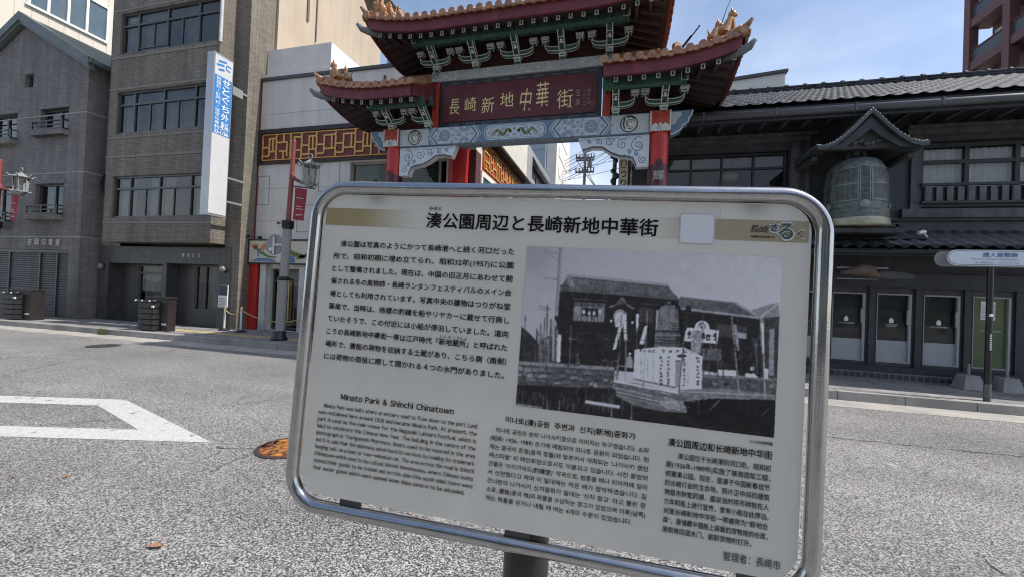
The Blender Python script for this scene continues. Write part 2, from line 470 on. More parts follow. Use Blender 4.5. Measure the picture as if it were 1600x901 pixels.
def worn_paint():
    m = bpy.data.materials.new('worn_road_paint'); m.use_nodes = True
    n, l = m.node_tree.nodes, m.node_tree.links
    b = n['Principled BSDF']; b.inputs['Roughness'].default_value = 0.6
    out = n['Material Output']
    tc = n.new('ShaderNodeTexCoord')
    z = n.new('ShaderNodeTexNoise'); z.inputs['Scale'].default_value = 5; z.inputs['Detail'].default_value = 10; z.inputs['Roughness'].default_value = 0.72
    l.new(tc.outputs['Object'], z.inputs['Vector'])
    rp = n.new('ShaderNodeValToRGB'); rp.color_ramp.elements[0].position = 0.33; rp.color_ramp.elements[1].position = 0.43
    l.new(z.outputs['Fac'], rp.inputs['Fac'])
    z2 = n.new('ShaderNodeTexNoise'); z2.inputs['Scale'].default_value = 90; z2.inputs['Detail'].default_value = 3; l.new(tc.outputs['Object'], z2.inputs['Vector'])
    mr = n.new('ShaderNodeMapRange'); mr.inputs['From Min'].default_value = 0.3; mr.inputs['From Max'].default_value = 0.7; mr.inputs['To Min'].default_value = 0.32; mr.inputs['To Max'].default_value = 0.62
    l.new(z2.outputs['Fac'], mr.inputs['Value']); l.new(mr.outputs[0], b.inputs['Base Color'])
    tr = n.new('ShaderNodeBsdfTransparent'); mx = n.new('ShaderNodeMixShader')
    l.new(rp.outputs['Color'], mx.inputs[0]); l.new(tr.outputs[0], mx.inputs[1]); l.new(b.outputs[0], mx.inputs[2]); l.new(mx.outputs[0], out.inputs['Surface'])
    bp = n.new('ShaderNodeBump'); bp.inputs['Strength'].default_value = 0.4; bp.inputs['Distance'].default_value = 0.004
    l.new(z2.outputs['Fac'], bp.inputs['Height']); l.new(bp.outputs['Normal'], b.inputs['Normal'])
    return m
M_paint = worn_paint()
# the hollow diamond that warns of a crossing ahead
cxd, cyd = -6.21, 3.185
ou = [(cxd + 2.35, cyd), (cxd, cyd + .715), (cxd - 2.35, cyd), (cxd, cyd - .715)]
inn = [(cxd + 1.35, cyd), (cxd, cyd + .42), (cxd - 1.35, cyd), (cxd, cyd - .42)]
mb = MB()
for i in range(4):
    j = (i + 1) % 4
    mb.quad((*ou[i], .004), (*ou[j], .004), (*inn[j], .004), (*inn[i], .004))
struct('diamond_road_marking', mb, M_paint)
def faded_paint():
    m = M_paint.copy(); m.name = 'faded_road_paint'
    for nd in m.node_tree.nodes:
        if nd.type == 'VALTORGB': nd.color_ramp.elements[0].position = 0.52; nd.color_ramp.elements[1].position = 0.66
    return m
M_faded = faded_paint()
mb = MB()
for (ax, ay), (bx_, by_), w in (((-90, 545), (78, 566), .11), ((270, 581), (385, 598), .08), ((400, 607), (640, 640), .11), ((1290, 714), (1660, 754), .10)):
    a, b_ = Vector((*gr(ax, ay), .004)), Vector((*gr(bx_, by_), .004)); k = Vector((-(b_ - a).y, (b_ - a).x, 0)).normalized() * w / 2
    mb.quad(a - k, b_ - k, b_ + k, a + k)
struct('road_marking', mb, M_faded)

mb = MB()
def crack(pts, w, seed):
    rnd = random.Random(seed); P = []
    for (ax, ay), (bx_, by_) in zip(pts[:-1], pts[1:]):
        a, b_ = Vector(gr(ax, ay)), Vector(gr(bx_, by_))
        for i in range(14): P.append(a.lerp(b_, i / 14) + Vector((rnd.gauss(0, .012), rnd.gauss(0, .012))))
    mb.strip([(p.x, p.y) for p in P], [w * rnd.uniform(.4, 1.3) for _ in P], (0, 0, .0045), (1, 0, 0), (0, 1, 0))
crack([(1285, 681), (1450, 699), (1700, 722)], .014, 1); crack([(1520, 860), (1640, 950)], .008, 2); crack([(335, 700), (398, 700)], .010, 3); crack([(255, 770), (330, 735), (400, 705)], .008, 5)
struct('road_crack', mb, mat('tar_black', (.02, .02, .02), .7))
M_gutter = mat('gutter_concrete', (0.36, 0.34, 0.31), 0.85, var=0.28, vscale=1.4, bump=0.4, bscale=90)
mb = MB()
mb.quad((-60, kerb_y(-60) - .55, .004), (40, kerb_y(40) - .55, .004), (40, kerb_y(40) + .02, .004), (-60, kerb_y(-60) + .02, .004)); struct('road_edge_strip', mb, M_gutter)
M_kerb = mat('kerb_stone', (0.30, 0.29, 0.27), 0.85, var=0.35, vscale=1.3, bump=0.4, bscale=60)
mb = MB(); x = -42.0
while x < 30:
    w = 0.96
    a, b_ = kerb_y(x), kerb_y(x + w); j = random.uniform(-.004, .004)
    pts = [(x, a), (x + w, b_), (x + w, b_ + .17), (x, a + .17)]
    mb.prism(pts, 'z', -0.02, 0.15 + j); x += w + .012
struct('kerb', mb, M_kerb)
M_paver = brick_mat('pavement_tiles', (0.30, 0.29, 0.28), (0.25, 0.245, 0.24), (0.12, 0.12, 0.115), 0.3, 0.3, 0.006, 0.8, 0.3)
def remap_flat(m):
    n, l = m.node_tree.nodes, m.node_tree.links
    bt = next(q for q in n if q.type == 'TEX_BRICK'); tc = next(q for q in n if q.type == 'TEX_COORD')
    l.new(tc.outputs['Object'], bt.inputs['Vector'])
remap_flat(M_paver)
mb = MB(); mb.prism([(-60, kerb_y(-60) + .175), (40, kerb_y(40) + .175), (40, 120), (-60, 120)], 'z', -.05, .146); struct('pavement', mb, M_paver)
M_tactile = mat('tactile_yellow', (0.48, 0.40, 0.20), 0.8, var=0.35, vscale=2.5)
mb = MB()
x = -13.2
while x < -7.2:
    mb.box(x, x + .292, 8.78, 9.08, .146, .152)
    for i in range(4):
        mb.box(x + .03 + i * .065, x + .065 + i * .065, 8.8, 9.06, .152, .156)
    x += .3
struct('tactile_pavement', mb, M_tactile)

# ================================================================== shared building pieces
def wavy_curtain(mbx, x0, x1, z0, z1, y, amp=.025, per=.12):
    nseg = max(6, int((x1 - x0) / per * 6))
    mbx.grid(lambda a, b: (x0 + (x1 - x0) * a, y + amp * math.sin(a * (x1 - x0) / per * 6.283 + math.sin(a * 17) * .9) * (0.6 + .4 * b), z0 + (z1 - z0) * b), nseg, 2)

def window(parent, x0, x1, z0, z1, y, cuts=(), transom=None, sub=(), fm=None, gm=None, fw=.06, fd=.08, curtain=(), cm=None, subz=None):
    """sliding window: frame with mullions at the fractions in cuts, a transom rail, sub = fractions with a lower meeting stile"""
    fm = fm or M_darkframe; gm = gm or M_glass
    W, H = x1 - x0, z1 - z0
    m = MB()
    m.box(x0, x1, y, y + fd, z0, z0 + fw); m.box(x0, x1, y, y + fd, z1 - fw, z1)
    m.box(x0, x0 + fw, y + .002, y + fd, z0 + fw, z1 - fw); m.box(x1 - fw, x1, y + .002, y + fd, z0 + fw, z1 - fw)
    zt = z0 + H * transom if transom else z1 - fw
    for c in cuts: m.box(x0 + W * c - fw / 2, x0 + W * c + fw / 2, y + .003, y + fd, z0 + fw, z1 - fw)
    if transom: m.box(x0 + fw, x1 - fw, y + .006, y + fd - .004, zt - fw / 2, zt + fw / 2)
    for c in sub: m.box(x0 + W * c - fw * .4, x0 + W * c + fw * .4, y + .02, y + fd - .006, z0 + fw, zt - fw / 2)
    if subz:
        for a, b, c in subz: m.box(x0 + W * a, x0 + W * b, y + .024, y + fd - .008, z0 + H * c - .015, z0 + H * c + .015)
    w = m.build('window', fm, parent)
    g = MB(); g.quad((x0 + fw, y + fd * .55, z0 + fw), (x1 - fw, y + fd * .55, z0 + fw), (x1 - fw, y + fd * .55, z1 - fw), (x0 + fw, y + fd * .55, z1 - fw)); g.build('pane', gm, w)
    if curtain:
        c = MB()
        for a, b in curtain: wavy_curtain(c, x0 + W * a, x0 + W * b, z0 + fw, z1 - fw, y + fd + .08)
        c.build('curtain', cm or M_curtain, w)
    return w

def rail(parent, x0, x1, z0, z1, y, d=.16):
    m = MB(); t = .034
    for yy in (y,):
        m.box(x0, x1, yy, yy + t, z1 - t, z1); m.box(x0, x1, yy, yy + t, z0, z0 + t * 1.4); m.box(x0, x1, yy + .001, yy + t - .001, (z0 + z1) / 2 - t / 2, (z0 + z1) / 2 + t / 2)
        for q in (0, .5, 1):
            xx = x0 + (x1 - x0 - .06) * q; m.box(xx, xx + .06, yy - .002, yy + t + .002, z0, z1)
    for xx in (x0, x1 - t): m.box(xx, xx + t, y + t, y + d, z1 - t, z1); m.box(xx, xx + t, y + t, y + d, z0, z0 + t)
    return m.build('window_rail', M_black, parent)

# ================================================================== 1. gabled brick house at the far left
M_brick1 = brick_mat('grey_brown_brick', (0.225, 0.207, 0.20), (0.178, 0.165, 0.16), (0.105, 0.10, 0.098), 0.24, 0.075, .006)
M_slate = mat('green_grey_slate', (0.14, 0.17, 0.155), 0.7, var=0.35, vscale=2.2, bump=.3, bscale=20)
M_barge = mat('weathered_green_metal', (0.10, 0.125, 0.125), 0.5, var=0.3, vscale=2)
M_band = mat('pale_string_course', (0.30, 0.30, 0.30), 0.7, var=0.2)
hy = 9.4
XR = -17.42; XM = -20.77; XL = 2 * XM - XR
ZE, ZA = 8.72, 10.55
house = thing('brick_house', 'grey brown brick house with a pointed gable and closed grey shutters', 'house', (XM, hy, .15))
def hx(px0, py0, px1, py1, y=hy):
    a, b = uv(px0, py0, y), uv(px1, py1, y)
    return min(a[0], b[0]), max(a[0], b[0]), min(a[1], b[1]), max(a[1], b[1])
w_small = hx(38, 138, 53, 115); wA = hx(62, 205, 108, 167); wC = hx(53, 334, 100, 286)
wB = hx(-18, 220, 28, 177); wD = hx(-28, 345, 20, 292)
shut = (XL + 1.0, hx(0, 490, 107, 401)[1], .16, 2.42)
mb = MB(); mb.wall(XL, XR, .14, ZE, hy, [w_small, wA, wB, wC, wD, shut], .22)
mb.add([(XL, hy, ZE), (XR, hy, ZE), (XM, hy, ZA)], [(0, 1, 2)])
mb.quad((XR, hy, .14), (XR, hy + 11, .14), (XR, hy + 11, ZE), (XR, hy, ZE)); mb.quad((XL, hy + 11, .14), (XL, hy, .14), (XL, hy, ZE), (XL, hy + 11, ZE))
mb.add([(XR, hy + 11, .14), (XL, hy + 11, .14), (XL, hy + 11, ZE), (XM, hy + 11, ZA), (XR, hy + 11, ZE)], [(0, 1, 2, 3, 4)])
mb.build('wall', M_brick1, house)
# the flat strip over the eaves, the bands, the roof with its barge boards
mb = MB()
for z in (7.02, 5.02, 2.84):
    lo = [h for h in (w_small, wA, wB, wC, wD) if h[2] < z < h[3]]
    mb.box(XL - .004, XR + .004, hy - .012, hy + .004, z, z + .035)
    mb.box(XR - .004, XR + .014, hy + .004, hy + 8, z, z + .035)
mb.build('string_course', M_band, house)
sl = (ZA - ZE) / (XR - XM)
def roof_slab(m, x0, x1, y0, y1, off, th):
    f = lambda x: ZA - sl * abs(x - XM) + off
    m.prism([(x0, f(x0)), (x1, f(x1)), (x1, f(x1) - th), (x0, f(x0) - th)], 'y', y0, y1)
mb = MB(); roof_slab(mb, XM, XR + .28, hy - .02, hy + 11.2, .16, .14); roof_slab(mb, XM, XL - .28, hy - .02, hy + 11.2, .16, .14)
rf = mb.build('roof', M_slate, house)
mb = MB(); roof_slab(mb, XM, XR + .3, hy - .22, hy - .022, .20, .30); roof_slab(mb, XM, XL - .3, hy - .22, hy - .022, .20, .30)
roof_slab(mb, XM, XR + .3, hy - .17, hy - .03, -.10, .10); roof_slab(mb, XM, XL - .3, hy - .17, hy - .03, -.10, .10)
mb.build('barge_board', M_barge, rf)
mb = MB(); zz = ZA - sl * (XR - XM + .30) + .12
mb.box(XR + .28, XR + .40, hy - .2, hy + 11.2, zz - .12, zz); mb.build('gutter', M_barge, rf)
for h, cuts in ((w_small, ()), (wA, (.56,)), (wB, (.5,)), (wC, (.55,)), (wD, (.5,))):
    window(house, *h, hy + .12, cuts, curtain=((.05, .55),) if h is wC else ((.5, .95),) if h in (wA, wD) else ())
    if h is not w_small:
        rail(house, h[0] - .12, h[1] + .04, h[2] - .05, h[2] + .26, hy - .17)
        s = MB(); s.box(h[0] - .14, h[1] + .06, hy - .2, hy + .002, h[2] - .24, h[2] - .07); s.build('window_sill', M_brick1, house)
        s = MB(); s.box(h[0] - .06, h[1] + .06, hy - .02, hy + .003, h[3] + .002, h[3] + .11); s.build('lintel', mat('dark_brick_lintel', (0.17, .165, .168), .8), house)
M_shutter = mat('grey_roller_shutter', (0.10, 0.102, 0.105), 0.5, var=0.12, streak=.35)
W = shut[1] - shut[0]
for a, b in ((0, .36), (.375, .675), (.69, .845), (.86, 1.0)):
    m = MB(); X0, X1 = shut[0] + W * a + .01, shut[0] + W * b - .01; z = .17
    while z < 2.4:
        m.prism([(hy + .16, z), (hy + .14, z + .02), (hy + .14, z + .055), (hy + .16, z + .075)], 'x', X0, X1); z += .077
    m.build('roller_shutter', M_shutter, house)
m = MB()
for a in (.3675, .6825, .8525): m.box(shut[0] + W * a - .03, shut[0] + W * a + .03, hy + .1, hy + .2, .16, 2.42)
m.box(shut[0], shut[1], hy + .08, hy + .2, 2.42 - .1, 2.419); m.build('shutter_guide', M_darkframe, house)
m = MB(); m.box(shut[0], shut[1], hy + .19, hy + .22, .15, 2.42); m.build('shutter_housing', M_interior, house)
c0, c1 = uv(42, 384, hy), uv(97, 384, hy); m = MB()
for i, ch in enumerate('吉岡印章堂'):
    m.text(ch, (c0[0] + (c1[0] - c0[0]) * (i + .5) / 5, hy - .02, 2.67), EX, EZ, height=.22, width=.21, bold=.02, center=True)
m.build('sign_lettering', mat('bronze_letters', (0.42, 0.40, 0.36), 0.4, .3), house)

# ================================================================== 2. brown tiled office building with the bay windows
M_brick2 = brick_mat('brown_tile_brick', (0.235, 0.207, 0.168), (0.183, 0.163, 0.134), (0.10, 0.094, 0.085), 0.23, 0.075, .007)
M_granite = mat('dark_granite', (0.068, 0.066, 0.063), 0.45, var=0.4, vscale=9, detail=10, streak=.3)
by, my = 9.4, 9.9
office = thing('office_building', 'tall brown tiled office building with bay windows over a dark granite ground floor', 'building', (-14.2, my, .15))
BX0, BX1 = -16.38, -11.86; MX0, MX1 = -17.3, -11.3; TOP = 15.5
m = MB()
m.quad((MX0, my, 2.62), (BX0, my, 2.62), (BX0, my, TOP), (MX0, my, TOP)); m.quad((BX1, my, 2.62), (MX1, my, 2.62), (MX1, my, TOP), (BX1, my, TOP))
m.quad((MX0, my + 9, .14), (MX0, my, .14), (MX0, my, TOP), (MX0, my + 9, TOP)); m.quad((MX0, my, TOP), (MX1, my, TOP), (MX1, my + 9, TOP), (MX0, my + 9, TOP))
m.quad((-11.60, my, .14), (MX1, my, .14), (MX1, my, 2.62), (-11.60, my, 2.62))
m.build('wall', M_brick2, office)
m = MB(); m.quad((MX1, my, .14), (MX1, my + .9, .14), (MX1, my + .9, TOP), (MX1, my, TOP)); m.build('side_wall', M_brick2, office, 'sunlit tiled side wall')
wins = [(-16.05, -11.93, 8.80, 10.14), (-16.05, -11.93, 6.20, 7.56), (-16.05, -11.93, 3.49, 4.83), (-16.05, -11.93, 11.4, 12.75)]
m = MB(); m.wall(BX0, BX1, 2.72, TOP - .6, by, wins, .2)
m.quad((BX0, by, 2.72), (BX0, my - .002, 2.72), (BX1, my - .002, 2.72), (BX1, by, 2.72))
m.quad((BX1, by, 2.72), (BX1, my, 2.72), (BX1, my, TOP - .6), (BX1, by, TOP - .6)); m.quad((BX0, my, 2.72), (BX0, by, 2.72), (BX0, by, TOP - .6), (BX0, my, TOP - .6))
m.build('bay', M_brick2, office)
m = MB()
for z in (3.30, 5.42, 6.04, 7.62, 8.64, 10.2): m.box(BX0 - .012, BX1 + .012, by - .014, by + .004, z, z + .06)
m.build('string_course', mat('brown_course', (0.21, .19, .165), .7, var=.2), office)
for i, h in enumerate(wins):
    window(office, *h, by + .06, (.17, .475, .79), .70, (.33, .62), curtain=[((.02, .16), (.2, .44), (.62, .76)), ((.03, .16), (.34, .47), (.48, .8)), ((.02, .18), (.34, .475), (.49, .6), (.8, .97)), ((.1, .4),)][i], cm=M_palecurtain if i == 2 else M_curtain, subz=[(.19, .46, .12)] if i == 0 else None)  # pale curtains of the third row stand in for bright reflections in the panes
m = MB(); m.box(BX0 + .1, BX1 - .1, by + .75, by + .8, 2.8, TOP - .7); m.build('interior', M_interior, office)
m = MB(); m.cyl((BX1 + .06, by - .03, 8.7), (BX1 + .06, by - .03, TOP), .045); m.build('drainpipe', mat('pale_pipe', (.5, .5, .5), .4), office)
# ground floor in dark granite with a recessed window and a recessed entrance
o1 = (-15.75, -13.25, .16, 2.12); o2 = (-12.95, -11.72 + .0, .16, 2.14)
a = uv(172, 403, my); b_ = uv(252, 480, my); o1 = (a[0], b_[0], .16, 2.06)
a = uv(263, 403, my); b_ = uv(340, 480, my); o2 = (a[0], b_[0], .16, 2.10)
m = MB(); m.wall(MX0 + .0, -11.60, .14, 2.62, my - .03, [o1, o2], .55); m.quad((MX0, my - .03, 2.62), (-11.6, my - .03, 2.62), (-11.6, my, 2.62), (MX0, my, 2.62)); m.quad((-11.6, my - .03, .14), (-11.6, my, .14), (-11.6, my, 2.62), (-11.6, my - .03, 2.62))
m.build('granite_cladding', M_granite, office)
for o in (o1, o2):
    W = o[1] - o[0]; xa = o[0] + W * .33
    m = MB(); m.box(o[0] + .005, xa, my + .36, my + .5, .16, o[3] - .005); m.box(xa, o[1] - .005, my + .36, my + .5, .16, .72 if o is o1 else .62); m.build('infill_wall', M_granite, office)
    window(office, xa, o[1] - .02, .72 if o is o1 else .62, o[3] - .01, my + .37, (.66,) if o is o1 else (.3,), .78 if o is o1 else None, curtain=((.05, .62), (.68, .95)) if o is o1 else ((.28, .97),), cm=M_palecurtain)
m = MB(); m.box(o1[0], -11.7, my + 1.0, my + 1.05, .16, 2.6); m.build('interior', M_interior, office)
for px, py in ((157, 416), (347, 421)):
    x, z = uv(px, py, my - .1); m = MB(); m.ball((x, my - .09, z), .1, .08, .1); l_ = m.build('wall_lamp', mat('opal_glass', (.2, .2, .2), .25), office)
    m = MB(); m.cyl((x, my - .05, z), (x, my - .028, z), .11, n=16); m.build('lamp_base', M_black, l_)
c0, c1 = uv(285, 394, my), uv(318, 395, my); m = MB()
for i, ch in enumerate('青木ビル'):
    m.text(ch, (c0[0] + (c1[0] - c0[0]) * (i + .5) / 4, my - .05, 2.36), EX, EZ, height=.13, width=.13, bold=.02, center=True)
m.build('sign_lettering', mat('bronze_letters', (0.42, 0.40, 0.36)), office)
# notice board on the pier by the door
a = uv(340, 479, my - .06); b_ = uv(356, 446, my - .06)
nb = thing('notice_board', 'small navy and white notice board on the granite pier beside the office entrance', 'notice board', ((a[0] + b_[0]) / 2, my - .06, a[1]))
m = MB(); m.box(a[0], b_[0], my - .06, my - .031, a[1], b_[1]); m.build('board', M_white, nb)
m = MB(); zc = a[1] + (b_[1] - a[1]) * .55; m.box(a[0] + .008, b_[0] - .008, my - .064, my - .0605, zc, b_[1] - .008); m.build('header', mat('navy_panel', (.02, .025, .07), .4), nb)
m = MB()
for i in range(6): m.box(a[0] + .03, b_[0] - .03 - .03 * (i % 3), my - .0635, my - .0605, a[1] + .03 + i * .048, a[1] + .045 + i * .048)
m.build('small_print', mat('grey_print', (.15, .15, .16)), nb)
# cables and a satellite bracket in the gap
m = MB()
for k in range(3):
    m.tube([(-17.0 + .28 * math.cos(t / 14 * 6.283) * (1 + .05 * k), my - .05 - .03 * k, 4.72 + .33 * math.sin(t / 14 * 6.283)) for t in range(15)], .014, 5)
m.tube([(-17.15, my - .02, 5.2), (-16.9, my - .1, 5.23), (-16.6, my - .12, 5.22)], .02, 6)
tag(m.build('cable_coil', M_black), 'coiled black cable hung in the gap between the two brick buildings', 'cable')
# white service pipes crossing from the office side to the restaurant
# ================================================================== projecting clinic sign
SX, SY0, SY1 = -11.2, 8.74, 9.32
zt = 8.0; zb = 3.42
clinic = thing('projecting_sign', 'tall narrow blue and white clinic sign projecting from the brown office building', 'sign', (SX, SY1, zb))
M_alu = mat('brushed_aluminium', (0.42, 0.43, 0.45), 0.35, .6, var=.12)
m = MB(); m.box(SX - .25, SX, SY0, SY1, zb, zt); m.build('casing', M_alu, clinic)
m = MB()
def sy(t): return SY0 + (SY1 - SY0) * t
m.box(SX, SX + .012, sy(.05), sy(.95), zb + .06, zt - .06); face = m.build('face_panel', mat('acrylic_white', (.56, .57, .58), .3, var=.04), clinic)
zb1 = zb + (zt - zb) * .505; zb2 = zt - .62
M_blue = mat('sign_blue', (0.045, 0.21, 0.52), 0.35, var=.08)
m = MB(); m.box(SX + .012, SX + .015, sy(.05), sy(.95), zb1, zb2); m.build('blue_field', M_blue, clinic)
EY = (0, 1, 0); m = MB(); X = SX + .018
for i, ch in enumerate('せとぐち外科'):
    m.text(ch, (X, sy(.66), zb2 - .13 - i * .245), EY, EZ, height=.205 if i != 3 else .19, width=.23, bold=.012, center=True)
for i, ch in enumerate('胃腸科・肛門科・理学診療科'):
    m.text(ch, (X, sy(.26), zb2 - .09 - i * .112), EY, EZ, height=.10 if ch != '・' else .03, width=.13 if ch != '・' else .03, bold=0, center=True)
m.text('クリニック', (X, sy(.5), zb1 + .19), EY, EZ, width=.44, height=.105, bold=.02, center=True)
m.text('22-1106', (X, sy(.5), zb1 + .07), EY, EZ, width=.42, height=.095, bold=.02, center=True)
m.build('sign_lettering', M_white, clinic)
m = MB()
for i, (a, b) in enumerate(((.2, .62), (.12, .5), (.22, .52))):
    m.strip([(sy(a), zt - .22 - i * .12), (sy(b), zt - .16 - i * .12)], .055, (X, 0, 0), EY, EZ)
m.strip([(sy(.74) + .08 * math.cos(t), zt - .30 + .07 * math.sin(t)) for t in np.linspace(.6, 5.4, 12)], .035, (X, 0, 0), EY, EZ)
m.build('emblem', M_blue, clinic)
m = MB()
for z in (zt - .75, 4.6, 3.9): m.box(SX - .16, SX - .1, SY1, 9.9, z, z + .06)
m.box(SX - .2, SX + .02, SY1 + .002, SY1 + .33, zt - .95, zt - .7); m.build('mounting_bracket', mat('galvanised', (.28, .28, .28), .5, .3), clinic)

# ================================================================== 3. pale restaurant building with the golden lattice
M_panel = mat('pale_grey_panel', (0.60, 0.575, 0.535), 0.65, var=.07, vscale=1.5, bump=.08, bscale=200, streak=.12)
M_stucco = mat('cream_stucco', (0.62, 0.60, 0.54), 0.9, var=.12, vscale=3, bump=.9, bscale=35)
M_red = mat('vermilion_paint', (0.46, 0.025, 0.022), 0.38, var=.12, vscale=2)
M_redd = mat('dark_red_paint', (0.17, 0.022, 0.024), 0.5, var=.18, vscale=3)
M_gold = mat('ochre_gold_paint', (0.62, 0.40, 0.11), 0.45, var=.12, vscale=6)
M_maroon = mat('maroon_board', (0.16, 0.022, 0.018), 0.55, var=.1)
ry = 10.4; RX0, RX1 = -11.3, -3.95; RZ = 7.97
rest = thing('restaurant_building', 'pale grey restaurant building with a golden lattice band and red corner columns', 'building', (-7.6, ry, .15))
wn1 = (-7.9, -4.72, 3.2, 5.27)
door_h = (-10.62, -9.4, .16, 2.05); door2 = (-9.1, -5.2, .16, 2.05)
m = MB(); m.wall(RX0, RX1, .14, RZ, ry, [wn1, door_h, door2], .3)
m.quad((RX0, ry + 5.9, .14), (RX0, ry, .14), (RX0, ry, RZ), (RX0, ry + 5.9, RZ)); m.quad((RX0, ry, RZ), (RX1, ry, RZ), (RX1, ry + 5.9, RZ), (RX0, ry + 5.9, RZ))
m.build('wall', M_panel, rest)
m = MB(); m.quad((RX1, ry, .14), (RX1, ry + 5.9, .14), (RX1, ry + 5.9, RZ), (RX1, ry, RZ)); m.build('side_wall', M_stucco, rest, 'sunlit rough cream stucco wall along the side street')
m = MB(); m.box(RX0 - .03, RX1 + .03, ry - .06, ry + .1, RZ, RZ + .09); m.build('parapet_cap', mat('dark_coping', (.06, .06, .065), .5), rest)
m = MB()     # panel joints
for z in (6.9, 4.55, 3.55, 2.95): m.box(RX0 + .05, RX1 - .8, ry - .004, ry + .002, z, z + .012)
m.build('panel_joint', mat('joint_grey', (.38, .38, .385), .8), rest)
def outline(px0, py0, px1, py1):
    a, b, c, d = hx(px0, py0, px1, py1, ry); q = MB(); t = .016
    q.box(a, b, ry - .007, ry + .001, d - t, d); q.box(a, b, ry - .007, ry + .001, c, c + t); q.box(a, a + t, ry - .0068, ry + .001, c + t, d - t); q.box(b - t, b, ry - .0068, ry + .001, c + t, d - t)
    q.build('access_panel', mat('panel_outline', (.2, .2, .2), .6), rest)
outline(402, 321, 422, 275); outline(497, 300, 532, 253); outline(463, 363, 490, 320)

def lattice(mg, md, x0, x1, z0, z1, P, seed, rows=6):
    """random angular key-fret lattice of square bars, P(x, d, z) maps to the wall"""
    rnd = random.Random(seed); H = z1 - z0; c = H / rows; n = int(round((x1 - x0) / c)); c2 = (x1 - x0) / n; t = c * .34
    def bar(a0, b0, a1, b1, dd=0.0):
        A0, A1 = min(a0, a1) * c2 + x0 - t / 2, max(a0, a1) * c2 + x0 + t / 2; B0, B1 = min(b0, b1) * c + z0 - t / 2, max(b0, b1) * c + z0 + t / 2
        A0, A1 = max(A0, x0), min(A1, x1); B0, B1 = max(B0, z0), min(B1, z1)
        P(mg, A0, A1, B0, B1, .03 + dd)
    bar(0, 0, n, 0, .004); bar(0, rows, n, rows, .004); bar(0, 0, 0, rows, .004); bar(n, 0, n, rows, .004)
    x = 0
    while x < n:
        w = rnd.choice((3, 4, 4, 5)); w = min(w, n - x)
        if x + w < n: bar(x + w, 0, x + w, rows, .0025)
        k = rnd.random(); mid = rnd.choice((2, 3, 4)); hw = max(1, w // 2)
        if k < .33:
            bar(x, mid, x + w, mid, .001); bar(x + hw, 0, x + hw, mid); bar(x + 1 if w > 2 else x, mid, x + 1 if w > 2 else x, rows); bar(x + hw, mid + 1, x + w, mid + 1, -.001)
        elif k < .66:
            bar(x, 1, x + hw, 1, .001); bar(x + hw, 1, x + hw, rows - 1); bar(x + hw, rows - 1, x + w, rows - 1, .001); bar(x, 3, x + hw, 3, -.001); bar(x + hw, 2, x + w, 2, -.001)
            if w > 3: bar(x + w - 1, 2, x + w - 1, rows - 1, -.002)
        else:
            bar(x, rows - 2, x + w - 1, rows - 2, .001); bar(x + w - 1, 1, x + w - 1, rows - 2); bar(x + hw - (1 if hw > 1 else 0), 2, x + w - 1, 2, -.001); bar(x + hw, 0, x + hw, 2, -.002); bar(x + hw, rows - 2, x + hw, rows, -.002)
        x += w
lz0, lz1 = 5.43, 6.25
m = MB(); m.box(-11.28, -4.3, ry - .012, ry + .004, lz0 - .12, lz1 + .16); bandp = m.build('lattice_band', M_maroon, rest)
m = MB(); m.box(-11.28, -4.3, ry - .06, ry - .012, lz1 + .03, lz1 + .16); m.box(-11.28, -4.3, ry - .06, ry - .012, lz0 - .12, lz0 - .05); m.box(-11.28, -11.16, ry - .058, ry - .012, lz0 - .05, lz1 + .03); m.build('dark_border', mat('dark_timber', (.03, .026, .024), .6), bandp)
m = MB(); lattice(m, None, -11.13, -4.35, lz0, lz1, lambda q, a, b, c, d, e: q.box(a, b, ry - .012 - e, ry - .012, c, d), 3); m.build('lattice', M_gold, bandp)
# side street lattice, sunlit
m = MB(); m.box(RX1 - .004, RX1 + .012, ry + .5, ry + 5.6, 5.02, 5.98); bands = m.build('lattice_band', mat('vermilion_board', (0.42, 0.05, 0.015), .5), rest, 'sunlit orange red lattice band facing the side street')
m = MB(); lattice(m, None, ry + .55, ry + 5.55, 5.12, 5.86, lambda q, a, b, c, d, e: q.box(RX1 + .012, RX1 + .012 + e, a, b, c, d), 11); m.build('lattice', M_gold, bands)
m = MB(); m.box(RX1 - .02, RX1 + .28, ry + .45, ry + 5.7, 5.98, 6.05); m.build('lattice_hood', mat('dark_timber', (.03, .026, .024)), bands)
m = MB(); m.box(RX1, RX1 + .05, ry + .4, ry + 5.6, 4.86, 5.0); m.box(RX1, RX1 + .05, ry + .38, ry + .52, 3.0, 4.86); m.build('side_window_frame', M_white, rest)
m = MB(); m.quad((RX1 + .02, ry + .52, 3.2), (RX1 + .02, ry + 5.5, 3.2), (RX1 + .02, ry + 5.5, 4.86), (RX1 + .02, ry + .52, 4.86)); m.build('side_window_pane', mat('dark_green_glass', (.03, .06, .055), .06, spec=.8), rest)
